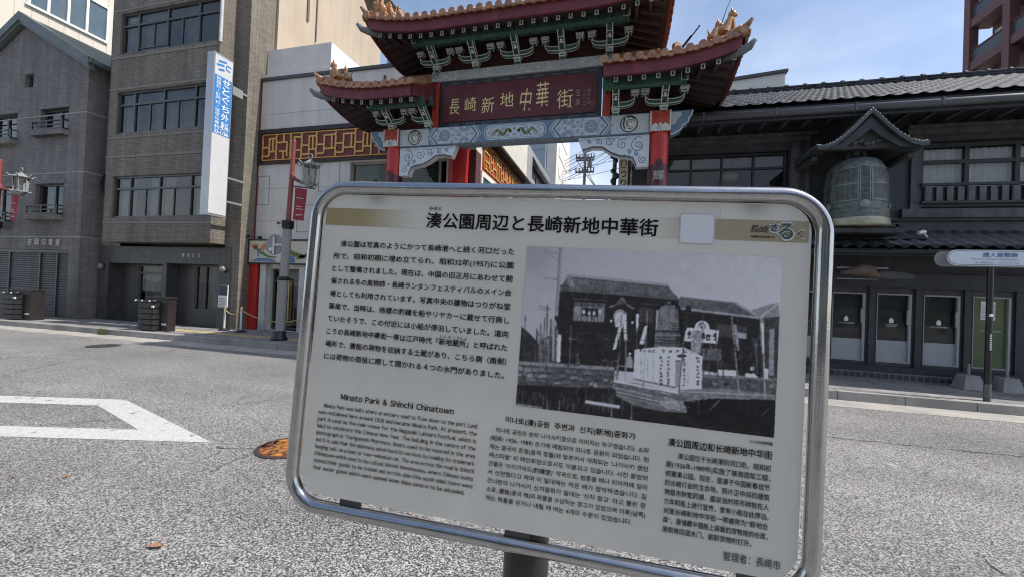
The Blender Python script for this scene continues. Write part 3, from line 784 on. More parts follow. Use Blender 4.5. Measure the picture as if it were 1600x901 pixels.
# front window with blinds
w = window(rest, *wn1, ry + .08, (.45, .9), None, fm=mat('beige_frame', (.28, .25, .2), .5), fw=.07, gm=glass_mat('green_glass', (.45, .6, .55)))
m = MB(); z = 3.3
while z < 5.2:
    m.box(wn1[0] + .08, wn1[0] + .85, ry + .2, ry + .225, z, z + .028); m.box(wn1[0] + 1.5, wn1[1] - .4, ry + .2, ry + .225, z, z + .028); z += .052
m.build('blind', mat('blind_slat', (.5, .52, .5), .6), w)
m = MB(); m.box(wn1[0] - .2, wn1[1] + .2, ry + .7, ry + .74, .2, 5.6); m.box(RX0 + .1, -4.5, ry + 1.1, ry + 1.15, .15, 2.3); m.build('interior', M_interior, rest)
m = MB(); m.cyl((-4.42, ry - .02, .15), (-4.42, ry - .02, 5.42), .29, n=24); m.build('column', M_red, rest)
m = MB(); m.box(-4.78, -4.72, ry - .05, ry + .02, 3.0, 5.4); m.build('cream_post', mat('cream_trim', (.62, .58, .48), .5), rest)
m = MB(); m.box(-4.12, -3.93, ry - .04, ry + .36, .15, 5.42); m.build('corner_post', mat('brown_post', (.10, .04, .035), .5), rest)
m = MB(); m.box(-11.32, -10.98, ry - .14, ry + .02, .15, 2.18); m.build('pilaster', M_red, rest)
m = MB(); m.box(-11.34, -11.27, ry - .03, ry + .0, 2.18, RZ); m.build('red_edge_strip', M_redd, rest)
# peacock mural over the shop front
mz0, mz1 = 2.2, 2.92
m = MB(); m.box(-11.28, -5.3, ry - .2, ry - .002, mz0, mz1); mur = m.build('mural_board', mat('cream_board', (.58, .54, .43), .6, var=.1), rest)
m = MB(); m.box(-11.3, -5.28, ry - .22, ry - .2, mz1 - .03, mz1 + .02); m.box(-11.3, -5.28, ry - .22, ry - .2, mz0 - .03, mz0 + .02); m.box(-11.3, -11.26, ry - .219, ry - .2, mz0 + .02, mz1 - .03); m.build('board_edge', mat('dark_timber', (.03, .026, .024)), mur)
O = (0, ry - .203, 0); c_or = mat('mural_orange', (.55, .2, .06)); c_gr = mat('mural_green', (.12, .17, .06)); c_bl = mat('mural_blue', (.10, .2, .33)); c_lb = mat('mural_sky', (.35, .48, .55)); c_ol = mat('mural_olive', (.3, .27, .09))
m = MB(); m.cur = 0
def feather(x, z, a, L, w): m.poly([(x, z), (x + L * .5 * math.cos(a) - w * math.sin(a), z + L * .5 * math.sin(a) + w * math.cos(a)), (x + L * math.cos(a), z + L * math.sin(a)), (x + L * .5 * math.cos(a) + w * math.sin(a), z + L * .5 * math.sin(a) - w * math.cos(a))], O, EX, EZ)
m.poly([(-10.55 + .3 * math.cos(t), 2.62 + .2 * math.sin(t)) for t in np.linspace(0, 3.14, 12)], O, EX, EZ)
for k in range(5): feather(-11.02, 2.6, 1.0 + k * .35, .24, .035)
for x in (-8.7, -7.4, -6.2): feather(x, 2.4, .9, .35, .06); feather(x + .1, 2.45, 1.6, .3, .05)
m.build('mural_flowers', c_or, mur)
O = (0, ry - .206, 0); m = MB()
m.strip([(-10.98, 2.66), (-10.8, 2.52), (-10.5, 2.4), (-10.2, 2.38)], [.1, .09, .07, .03], O, EX, EZ); m.strip([(-9.95, 2.75), (-9.6, 2.5), (-9.2, 2.42), (-8.8, 2.62)], [.06, .14, .12, .05], O, EX, EZ)
for k in range(9): feather(-9.5 + k * .45, 2.34 + .06 * math.sin(k * 2.3), .3 + k % 3 * .9, .4, .07)
m.build('mural_leaves', c_gr, mur)
O = (0, ry - .209, 0); m = MB()
m.strip([(-10.8 + .12 * math.cos(t), 2.5 + .12 * math.sin(t)) for t in np.linspace(.3, 4.2, 12)], [.02 + .004 * k for k in range(12)], O, EX, EZ)
m.poly([(-11.15, 2.26), (-10.2, 2.24), (-10.3, 2.33), (-10.7, 2.36), (-10.95, 2.34)], O, EX, EZ); m.poly([(-9.9, 2.24), (-9.5, 2.24), (-9.55, 2.4), (-9.75, 2.46)], O, EX, EZ); m.build('mural_birds', c_bl, mur)
# shop front below: pale piers, dark doors with a gold lattice screen
for h, n_ in ((door_h, 1), (door2, 4)):
    window(rest, h[0] + .02, h[1] - .02, .2, h[3] - .01, ry + .12, [k / n_ for k in range(1, n_)], .8)
m = MB(); lattice(m, None, -10.4, -9.95, .45, 1.75, lambda q, a, b, c, d, e: q.box(a, b, ry + .07, ry + .07 + e * .8, c, d), 5, rows=8); m.build('door_lattice', M_gold, rest)
for x in (-10.78, -9.32):
    m = MB(); m.box(x - .11, x + .11, ry - .12, ry - .001, .15, 2.17); m.build('pier', mat('off_white_pier', (.5, .5, .48), .6), rest)
m = MB()
for x in (-10.45, -9.8, -8.9, -8.0): m.cyl((x, ry + .03, 2.08), (x, ry + .03, 2.18), .07, n=12)
m.build('downlight', M_white, rest)
# camera arms on the facade
for px, py in ((380, 358), (408, 372)):
    x, z = uv(px, py, ry); m = MB(); m.cyl((x, ry, z), (x, ry - .07, z), .05); m.cyl((x, ry - .05, z), (x - .22, ry - .25, z + .02), .012, n=6); m.cyl((x - .3, ry - .26, z + .0), (x - .19, ry - .25, z + .04), .035); m.build('spot_lamp', M_black, rest)
# roof room
m = MB(); m.box(-11.29, -8.88, 10.55, 12.1, RZ - .02, 9.06); m.build('roof_room', mat('white_render', (.62, .6, .56), .8, var=.08), rest)
m = MB(); m.box(-11.31, -8.84, 10.5, 12.14, 8.14, 8.25); m.build('roof_room_ledge', mat('white_render', (.62, .6, .56)), rest)

# ================================================================== buildings behind
M_beige = mat('beige_render', (0.42, 0.35, 0.27), 0.85, var=.1, vscale=.6, streak=.12)
bei = thing('beige_building', 'large plain beige building with a sunlit side wall behind the restaurant', 'building', (-14, 10.9, .15))
X1 = -11.22
m = MB(); m.prism([(10.82, .14), (16.55, .14), (16.55, 12.65), (14.95, 14.2), (12.2, 16.9), (10.82, 16.9)], 'x', X1 - 5.9, X1); m.build('wall', M_beige, bei)
m = MB(); m.box(X1, X1 + .05, 12.0, 12.09, 11.0, 13.3); m.box(X1, X1 + .05, 12.45, 12.48, 10.5, 17); m.build('drainpipe', mat('brown_pipe', (.12, .1, .09), .5), bei)
M_siding = mat('cream_siding', (0.60, 0.56, 0.48), 0.7, var=.06, vscale=1)
pal = thing('pale_building', 'pale cream building with a long strip window behind the gabled brick house', 'building', (-27, 14, .15))
PX = -26.0; k = PX / -19.0
yy = lambda v: v * k
m = MB(); m.box(PX - 12, PX, 9.5, 30, .14, 22); m.build('wall', M_siding, pal)
m = MB(); y = 9.7
while y < 30: m.box(PX, PX + .008, y, y + .02, .2, 22); y += .55
m.build('siding_joint', mat('siding_joint_tan', (.42, .4, .35), .8), pal)  # thin vertical joint strips, a darker cream than the siding
zs = CAMH + 8.68 * k
m = MB(); y0, y1 = 8.6 * k, 10.72 * k; h_ = 1.35 * k
m.box(PX + .01, PX + .1, y0 - .1, y1, zs, zs + .1); m.box(PX + .01, PX + .1, y0 - .1, y1, zs + h_ - .1, zs + h_)
for q in (0, .22, .46, .7, .985): yq = y0 + (y1 - y0) * q; m.box(PX + .01, PX + .098, yq - .05, yq + .05, zs + .1, zs + h_ - .1)
wf = m.build('strip_window', M_white, pal)
m = MB(); m.quad((PX + .03, y0, zs + .1), (PX + .03, y1, zs + .1), (PX + .03, y1, zs + h_ - .1), (PX + .03, y0, zs + h_ - .1)); m.build('pane', mat('blue_grey_glass', (.07, .11, .14), .05, spec=.9), wf)

# buildings deeper in the side street
a = uv(823, 235, 18.0)
sh = thing('townhouse', 'narrow grey townhouse with a dark sloping eave in the side street', 'house', (-5.0, 18.2, .15))
m = MB(); m.box(-8.0, -4.02, 16.5, 22, .14, 7.9); m.build('wall', mat('grey_render', (.3, .3, .3), .8), sh)
m = MB(); m.prism([(-8.0, 9.4), (-4.3, 8.25), (-3.72, 7.12), (-3.85, 7.05), (-4.4, 7.9), (-8.0, 9.2)], 'y', 17.6, 22.3); m.build('roof', mat('black_roof', (.03, .03, .035), .4), sh)
m = MB(); m.box(-4.02, -3.98, 18.3, 19.2, 5.6, 6.9); m.build('window', mat('black_roof', (.03, .03, .035)), sh)
t1 = thing('tower_building', 'blue grey tower block seen under the gate beam', 'building', (-10, 44, .15))
a = uv(826, 225, 40.0); b_ = uv(853, 225, 40.0)
m = MB(); m.box(a[0] - 3, b_[0], 40, 52, .14, 22); m.build('wall', mat('blue_grey_cladding', (.27, .33, .40), .5, var=.08), t1)
m = MB()
for z in range(4, 22, 3): m.box(a[0] - 3, b_[0] + .0, 39.97, 40, z, z + .06)
m.build('joint', mat('clad_joint', (.2, .25, .3), .6), t1)
c_ = uv(869, 225, 40.0)
t2 = thing('tower_building', 'white sunlit tower block right of the blue grey tower under the gate beam', 'building', (-7, 47, .15))
m = MB(); m.box(b_[0] + .05, c_[0], 40.5, 50, .14, 26); m.build('wall', mat('white_cladding', (.66, .64, .6), .7, var=.18, vscale=.8), t2)
m = MB()
for z in range(10, 24, 2): m.box(c_[0], c_[0] + .05, 42, 48, z, z + .9)
m.build('balcony', mat('white_cladding', (.66, .64, .6)), t2)
# a tiny bluish block over the roof of the restaurant
a = uv(603, 92, 40.0); b_ = uv(652, 92, 40.0)
t3 = thing('tower_building', 'small blue grey block showing over the restaurant roof left of the gate roof', 'building', ((a[0] + b_[0]) / 2, 42, .15))
m = MB(); m.box(a[0], b_[0] + 3, 40.2, 48, .14, a[1]); m.build('wall', mat('blue_grey_cladding', (.27, .33, .40)), t3)
# white gable behind the tiled roof on the right
wg = thing('white_house', 'white building with a slanting roof edge behind the tiled roof', 'house', (4, 19, .15))
a = uv(1100, 131, 19.); b_ = uv(1227, 114, 19.)
m = MB(); m.prism([(a[0] - 2, .14), (b_[0], .14), (b_[0], b_[1]), (a[0] - 2, a[1] - .25)], 'y', 19, 26); m.build('wall', mat('white_wall', (.62, .61, .57), .8, var=.06), wg)
m = MB(); m.prism([(a[0] - 2, a[1] - .25), (b_[0] + .08, b_[1]), (b_[0] + .08, b_[1] + .12), (a[0] - 2, a[1] - .13)], 'y', 18.9, 26.1); m.build('roof_edge', mat('dark_coping', (.06, .06, .065)), wg)
# red brown apartment block, upper right
ap = thing('apartment_building', 'tall red brown apartment building with rows of balconies at the upper right', 'building', (30, 28, .15))
M_rb = mat('red_brown_tile', (0.13, 0.055, 0.055), 0.6, var=.15); M_pan = mat('grey_balcony_panel', (0.06, 0.068, 0.072), 0.35, var=.15)
AX = 22.0
m = MB(); m.box(AX + 1.3, AX + 16, 16, 34.4, .14, 34); m.build('wall', mat('apartment_recess', (.10, .075, .075), .7), ap)
m = MB()
for y in (34.3, 31.3, 28.2, 25.1, 22, 19, 16): m.box(AX, AX + .5, y, y + .5, .14, 34)
m.build('pillar', M_rb, ap)
for i in range(1, 12):
    z = i * 2.95 + .1
    m = MB(); m.box(AX + .06, AX + 1.32, 16, 34.6, z, z + .55); s = m.build('balcony_slab', M_rb, ap)
    m = MB(); m.box(AX + .16, AX + .22, 16.2, 34.5, z + .55, z + 1.35); m.build('balcony_panel', M_pan, s)
    m = MB(); m.box(AX + .1, AX + .26, 16.1, 34.6, z + 1.36, z + 1.42); m.build('handrail', M_rb, s)
    m = MB()
    for y in (33.2, 30.0, 26.9): m.box(AX + 1.24, AX + 1.3, y, y + .9, z + .56, z + 2.5)
    m.build('balcony_door', M_palecurtain, s)
# ================================================================== the Chinatown gate
GX, GY = -2.465, 9.0
gate = thing('chinatown_gate', 'red and green Chinatown gate with tiled upturned roofs and a maroon name plaque', 'gate', (GX, GY, .15))
M_tile = mat('amber_roof_tile', (0.33, 0.165, 0.085), 0.42, var=.5, vscale=9, coat=.2)
M_fascia = mat('dark_red_fascia', (0.15, 0.024, 0.03), 0.5, var=.3, vscale=3, streak=.35)
M_soffit = mat('soffit_brown', (0.045, 0.026, 0.026), 0.75, var=.25)
M_green = mat('deep_green_paint', (0.045, 0.115, 0.085), 0.55, var=.35, vscale=6, streak=.3)
M_line = mat('pale_outline_paint', (0.56, 0.6, 0.57), 0.5, var=.15, vscale=9)
M_pale = mat('pale_blue_carving', (0.46, 0.53, 0.58), 0.55, var=.15, vscale=7)
M_slateb = mat('slate_blue_paint', (0.13, 0.21, 0.31), 0.5, var=.15, vscale=6)
M_silver = mat('silver_grey_beam', (0.38, 0.41, 0.43), 0.5, var=.55, vscale=30)
M_inkline = mat('ink_line_paint', (0.04, 0.05, 0.065), 0.5)
M_plaqf = mat('plaque_border', (0.025, 0.03, 0.033), 0.4, var=.3, vscale=12)
M_plaq = mat('plaque_maroon', (0.11, 0.016, 0.02), 0.45, var=.2, vscale=6, streak=.2)
M_goldleaf = mat('gold_leaf', (0.74, 0.60, 0.28), 0.4, .25, var=.15, vscale=20)
M_postr = mat('orange_red_post', (0.40, 0.055, 0.03), 0.45, var=.15)
def gu(u): return GX + u

# columns
for u, ch in ((-3.1, '光'), (3.1, '輝')):
    m = MB(); m.cyl((gu(u), GY, .15), (gu(u), GY, 5.03), .19, n=28); c = m.build('column', M_red, gate)
    m = MB(); m.lathe([(.34, 0), (.34, .25), (.27, .32), (.3, .45), (.24, .55)], (gu(u), GY, .15), 24); m.build('plinth', M_concrete, c)
    m = MB(); m.cyl((gu(u), GY, 1.0), (gu(u), GY, 4.36), .205, n=28); m.prism([(gu(u) - .08, 4.36), (gu(u) + .08, 4.36), (gu(u) + .06, 4.44), (gu(u), 4.47), (gu(u) - .06, 4.44)], 'y', GY - .207, GY - .19); cb = m.build('couplet_board', mat('couplet_maroon', (.07, .014, .018), .3), c)
    if u > 0:
        m = MB(); m.text(ch, (gu(u), GY - .212, 4.12), EX, EZ, height=.2, bold=.015, center=True); m.build('lettering', mat('pale_lettering', (.38, .36, .34), .5), cb)
    # painted collar where the beam meets the column
    m = MB(); m.box(gu(u) - .205, gu(u) + .205, GY - .21, GY + .21, 5.035, 5.46); k = m.build('collar', M_postr, c)
    O = (gu(u), GY - .213, 5.035); m = MB()
    for x in (-.19, .19): m.strip([(x, 0), (x, .42)], .03, O, EX, EZ)
    m.poly([(-.17, 0), (.17, 0), (.17, .12), (.09, .17), (.04, .12), (0, .19), (-.04, .12), (-.09, .17), (-.17, .12)], O, EX, EZ); m.build('collar_trim', M_line, c)
    m = MB()
    for x in (-.09, .09): m.spiral((x, .3), .06, 1.2, .012, O, EX, EZ)
    m.strip([(-.05, .02), (-.05, .09), (-.02, .11), (.01, .09), (.01, .02)], .014, O, EX, EZ); m.build('collar_pattern', M_redd, c)
    # corbel that carries the beam past the column
    s = 1 if u > 0 else -1
    pts = [(u + s * .205, 5.46), (u + s * .62, 5.46), (u + s * .60, 5.36), (u + s * .55, 5.3), (u + s * .54, 5.22), (u + s * .44, 5.16), (u + s * .40, 5.07), (u + s * .28, 5.0), (u + s * .205, 4.98)]
    P = [(gu(a), b) for a, b in pts]
    m = MB(); m.prism(P if s < 0 else P[::-1], 'y', GY - .12, GY + .12); co = m.build('corbel', M_slateb, gate)
    O = (GX, GY - .123, 0); m = MB(); m.strip(pts[1:], .03, O, EX, EZ)
    m.poly([(u + s * .205, 5.44), (u + s * .4, 5.44), (u + s * .41, 5.36), (u + s * .34, 5.30), (u + s * .30, 5.2), (u + s * .205, 5.16)], O, EX, EZ); m.build('corbel_trim', M_pale, co)

# main beam with painted panels
m = MB(); m.box(gu(-2.9), gu(2.9), GY - .16, GY + .16, 5.03, 5.44); beam = m.build('beam', M_slateb, gate)
O = (GX, GY - .163, 5.03); O2 = (GX, GY - .166, 5.03); O3 = (GX, GY - .169, 5.03); H = .41
field = MB(); lines = MB(); ink = MB(); olive = MB(); dark = MB()
for s in (-1, 1):
    X = lambda a: s * a
    def PO(b, pts, o): b.poly(pts if s > 0 else pts[::-1], o, EX, EZ)
    # phoenix and tiger roundels
    PO(field, [(X(2.12), .01), (X(2.88), .01), (X(2.88), .40), (X(2.12), .40)], O)
    lines.disc((X(2.48), .205), .165, O2, EX, EZ); dark.ring((X(2.48), .205), .168, .024, O3, EX, EZ, 28)
    dark.strip([(X(2.40), .33), (X(2.36), .22), (X(2.40), .10)], .03, O3, EX, EZ); dark.strip([(X(2.44), .34), (X(2.52), .36), (X(2.60), .30)], .028, O3, EX, EZ)
    for r_, a_ in ((.11, .4), (.075, 1.2), (.045, 2.2)): dark.strip([(X(2.50) + r_ * math.cos(a_ + q), .19 + r_ * math.sin(a_ + q)) for q in np.linspace(0, 2.6, 9)], .014, O3, EX, EZ)
    dark.disc((X(2.45), .24), .014, O3, EX, EZ, 8); dark.disc((X(2.53), .25), .014, O3, EX, EZ, 8); dark.strip([(X(2.46), .12), (X(2.50), .10), (X(2.56), .12)], .018, O3, EX, EZ)
    for a in (2.72, 2.78, 2.84, 2.20, 2.14): lines.strip([(X(a), .01), (X(a), .40)], .018, O2, EX, EZ)
    # hexagon ended field with rosettes
    PO(field, [(X(.92), .205), (X(1.08), .015), (X(1.86), .015), (X(2.03), .205), (X(1.86), .395), (X(1.08), .395)], O)
    for d, w in ((0, .03), (.06, .016)):
        lines.strip([(X(1.94 + d), .005), (X(2.09 + d), .205), (X(1.94 + d), .405)], w, O2, EX, EZ); lines.strip([(X(1.0 - d), .005), (X(.85 - d), .205), (X(1.0 - d), .405)], w, O2, EX, EZ)
    for cx_, cz in ((1.70, .205), (1.22, .03), (1.22, .385)):
        for r, k in ((.10, 14), (.055, 8)):
            for q in range(k):
                t = 2 * math.pi * q / k; x, z = cx_ + r * math.cos(t), cz + r * math.sin(t)
                if .02 < z < .39: ink.ring((X(x), z), r * .2, .008, O3, EX, EZ, 8)
        if .1 < cz < .3: ink.ring((X(cx_), cz), .13, .01, O3, EX, EZ, 22); ink.disc((X(cx_), cz), .022, O3, EX, EZ, 10)
    for cx_, cz in ((1.02, .21), (1.13, .2), (1.30, .22), (1.42, .12), (1.42, .3), (1.52, .05), (1.52, .36), (1.84, .1), (1.86, .31), (1.93, .2), (1.36, .21), (1.5, .21), (1.1, .33), (1.1, .08)):
        ink.spiral((X(cx_), cz), .042, 1.2, .010, O3, EX, EZ, cx_ * 9, s)
# central cartouche with two green dragons
def stadium(a, h, zc, n=8):
    r = h / 2; out = []
    for i in range(n + 1): t = -math.pi / 2 + math.pi * i / n; out.append((a - r + r * math.cos(t), zc + r * math.sin(t)))
    for i in range(n + 1): t = math.pi / 2 + math.pi * i / n; out.append((-a + r + r * math.cos(t), zc + r * math.sin(t)))
    return out
field.poly(stadium(.68, .27, .205), O, EX, EZ); lines.strip(stadium(.72, .31, .205), .02, O2, EX, EZ, True)
for s in (-1, 1):
    pth = [(s * (.08 + .46 * t), .205 + .06 * math.sin(t * 11) * (1 - .3 * t)) for t in np.linspace(0, 1, 24)]
    olive.strip(pth, [.03 + .045 * math.sin(math.pi * (k / 23) ** .7) for k in range(24)], O2, EX, EZ); olive.disc((s * .1, .215), .04, O2, EX, EZ, 10)
    for a in (.2, .31, .43): olive.strip([(s * a, .2), (s * (a + .04), .13), (s * (a + .09), .12)], .018, O2, EX, EZ); olive.strip([(s * a, .22), (s * (a - .03), .29)], .016, O2, EX, EZ)
    for cx_, cz in ((.6, .205), (.55, .28), (.55, .13), (.02, .27), (.02, .14), (.25, .29), (.37, .12), (.15, .12)): ink.spiral((s * cx_, cz), .028, 1.1, .008, O3, EX, EZ, cz * 30, s)
field.build('painted_panel', M_pale, beam); lines.build('painted_line', M_line, beam); ink.build('painted_pattern', M_slateb, beam); dark.build('painted_roundel', mat('dark_roundel_paint', (.07, .05, .055), .5), beam); olive.build('painted_dragon', mat('dragon_green', (.20, .22, .09), .5), beam)
m = MB()      # carved fringe under the beam
for i in range(40):
    u = -1.45 + 2.9 * i / 39; m.ball((gu(u), GY - .1, 5.025 - .012 * math.sin(i * 1.9)), .045, .05, .022, 8, 5)
m.build('carved_fringe', mat('grey_gilt_carving', (.25, .25, .22), .5, var=.4, vscale=15), beam)

# carved brackets under the beam
for s in (-1, 1):
    pts = [(2.905, 5.02), (1.42, 5.02), (1.53, 4.74), (1.62, 4.76), (1.75, 4.80), (1.95, 4.78), (2.12, 4.66), (2.30, 4.585), (2.44, 4.565), (2.585, 4.53), (2.64, 4.40), (2.66, 4.345), (2.905, 4.345)]
    P = [(gu(s * a), b) for a, b in pts]
    m = MB(); m.prism(P if s > 0 else P[::-1], 'y', GY - .09, GY + .09); sp = m.build('carved_bracket', mat('white_carving', (.60, .65, .69), .5, var=.1), gate)
    O = (GX, GY - .093, 0); m = MB()
    low = [(s * a, b + .028) for a, b in pts[2:]]
    d_ = MB(); d_.strip(low[:10], .012, O, EX, EZ); d_.strip([(a, b - .022) for a, b in low[:10]], .02, O, EX, EZ); d_.build('carved_edge', M_inkline, sp)
    for cx_, cz, r in ((2.68, 4.80, .15), (2.36, 4.84, .12), (2.10, 4.9, .10), (1.86, 4.92, .07), (2.78, 4.5, .09), (2.66, 4.62, .05), (1.66, 4.93, .05), (2.52, 4.68, .05)):
        m.spiral((s * cx_, cz), r, 1.5, .018, O, EX, EZ, cx_ * 3, s, 26)
    for k in range(6): m.strip([(s * (1.5 + k * .22), 4.95), (s * (1.58 + k * .22), 4.99), (s * (1.66 + k * .22), 4.95)], .012, O, EX, EZ)
    for k in range(3): m.strip([(s * (2.32 + .09 * k), 4.62), (s * (2.32 + .09 * k), 4.56)], .02, O, EX, EZ)
    m.build('carved_line', M_slateb, sp)
    m = MB()
    for cx_, cz, r in ((2.68, 4.80, .07), (2.1, 4.88, .05), (1.9, 4.9, .04)): m.disc((s * cx_ + .03, cz - .02), r * .6, (GX, GY - .0915, 0), EX, EZ, 10)
    m.build('carved_tint', mat('sea_green_tint', (.3, .5, .52), .5), sp)

# plaque with its gold calligraphy
m = MB(); m.box(gu(-1.885), gu(1.885), GY - .1, GY + .1, 5.445, 6.53); plq = m.build('plaque', M_plaqf, gate)
m = MB(); m.box(gu(-1.79), gu(1.79), GY - .125, GY - .1, 5.565, 6.42); m.build('plaque_field', M_plaq, plq)
m = MB()
for z in (5.50, 6.475):
    for i in range(9): m.box(gu(-1.62 + i * .4), gu(-1.38 + i * .4), GY - .108, GY - .1, z - .022, z + .022)
m.build('plaque_inlay', mat('plaque_inlay', (.07, .08, .085), .4), plq)
m = MB(); P0 = GY - .128
lays = [('長', -1.50, 5.92, .37, .26), ('崎', -1.10, 5.95, .33, .28), ('新', -.67, 5.90, .36, .30), ('地', -.22, 5.99, .33, .32), ('中', .22, 5.95, .50, .25), ('華', .60, 6.04, .55, .28), ('街', 1.10, 5.90, .41, .34)]
for ch, u, z, h, w in lays:
    a = RAD(random.uniform(-3, 4)); ex = (math.cos(a), 0, math.sin(a)); ez = (-math.sin(a) + .06, 0, math.cos(a))
    m.text(ch, (gu(u), P0, z), ex, ez, width=w, height=h, bold=-.002, center=True)
    for k in range(3):      # brush flicks at stroke ends
        sx_ = random.choice((-1, 1)); m.strip([(gu(u) + sx_ * w * .3 - GX, z - h * .42 - 0), (gu(u) + sx_ * w * .52 - GX, z - h * .52)], [.03, .004], (GX, P0 - .001, 0), EX, EZ) if k == 0 else None
m.build('gold_lettering', M_goldleaf, plq)
m = MB()
for ch, z in (('王', 6.0), ('震', 5.80)): m.text(ch, (gu(1.39), P0, z), EX, EZ, height=.13, width=.1, center=True)
for i, ch in enumerate('一九八六年'): m.text(ch, (gu(1.53), P0, 6.03 - i * .075), EX, EZ, height=.05 if i else .006, width=.06, center=True)
for i, ch in enumerate('四月吉日'): m.text(ch, (gu(1.62), P0, 6.03 - i * .085), EX, EZ, height=.055, width=.06, center=True)
m.build('signature_lettering', mat('dull_gold', (.38, .3, .2), .5), plq)
m = MB(); m.box(gu(1.66), gu(1.76), P0, P0 + .004, 5.70, 5.81); m.build('seal', mat('seal_red', (.2, .03, .03), .5), plq)

# red posts, upper beam
for u in (-2.0, 2.0):
    m = MB(); m.box(gu(u) - .085, gu(u) + .085, GY - .11, GY + .11, 5.44, 6.55); m.build('post', M_postr, gate)
m = MB(); m.box(gu(-1.92), gu(1.92), GY - .14, GY + .14, 6.55, 6.77); ub = m.build('upper_beam', M_silver, gate)
O = (GX, GY - .143, 6.55); m = MB()
for s in (-1, 1):
    for d in (0, .05): m.strip([(s * (.66 + d), .005), (s * (.74 + d), .11), (s * (.66 + d), .215)], .018, O, EX, EZ); m.strip([(s * (1.5 + d), .005), (s * (1.42 + d), .11), (s * (1.5 + d), .215)], .018, O, EX, EZ)
    m.strip([(s * 1.6, .02), (s * 1.9, .2)], .012, O, EX, EZ); m.strip([(s * 1.6, .2), (s * 1.9, .02)], .012, O, EX, EZ)
m.strip([(-.6, .02), (.6, .02), (.68, .11), (.6, .2), (-.6, .2), (-.68, .11)], .014, O, EX, EZ, True)
m.build('painted_line', M_line, ub)
for u in (-2.01, 2.01):
    m = MB(); m.box(gu(u) - .085, gu(u) + .085, GY - .15, GY + .15, 6.552, 6.80); bl = m.build('beam_end', M_silver, gate)
    m = MB(); m.ring((gu(u), 6.68), .06, .014, (0, GY - .153, 0), EX, EZ, 14); m.spiral((gu(u), 6.68), .04, 1, .012, (0, GY - .153, 0), EX, EZ); m.build('painted_line', M_inkline, bl)
m = MB(); m.box(gu(-1.92), gu(1.92), GY - .06, GY + .06, 6.77, 7.5); m.box(gu(-3.0), gu(-2.1), GY - .05, GY + .05, 5.44, 6.0); m.box(gu(2.1), gu(3.0), GY - .05, GY + .05, 5.44, 6.0); m.build('frieze_board', mat('frieze_dark', (.06, .02, .02), .6), gate)

# bracket clusters
def ebox(g, w, x0, x1, y0, y1, z0, z1, t=.018):
    """green block whose front edges carry a pale painted line"""
    g.box(x0, x1, y0, y1, z0, z1); e = .004
    w.box(x0 - e, x1 + e, y0 - e, y0 + .006, z0 - e, z0 + t); w.box(x0 - e, x1 + e, y0 - e, y0 + .006, z1 - t, z1 + e)
    w.box(x0 - e, x0 + t, y0 - e, y0 + .006, z0 + t, z1 - t); w.box(x1 - t, x1 + e, y0 - e, y0 + .006, z0 + t, z1 - t)
    for xx in ((x0 - e, x0 + .006), (x1 - .006, x1 + e)):
        w.box(xx[0], xx[1], y0 + .006, y1, z0 - e, z0 + t * .8); w.box(xx[0], xx[1], y0 + .006, y1, z1 - t * .8, z1 + e)
def cap(g, w, x, y, z, h=.10):
    ebox(g, w, x - .062, x + .062, y - .06, y + .06, z, z + h * .55); ebox(g, w, x - .082, x + .082, y - .075, y + .075, z + h * .55 + .006, z + h)
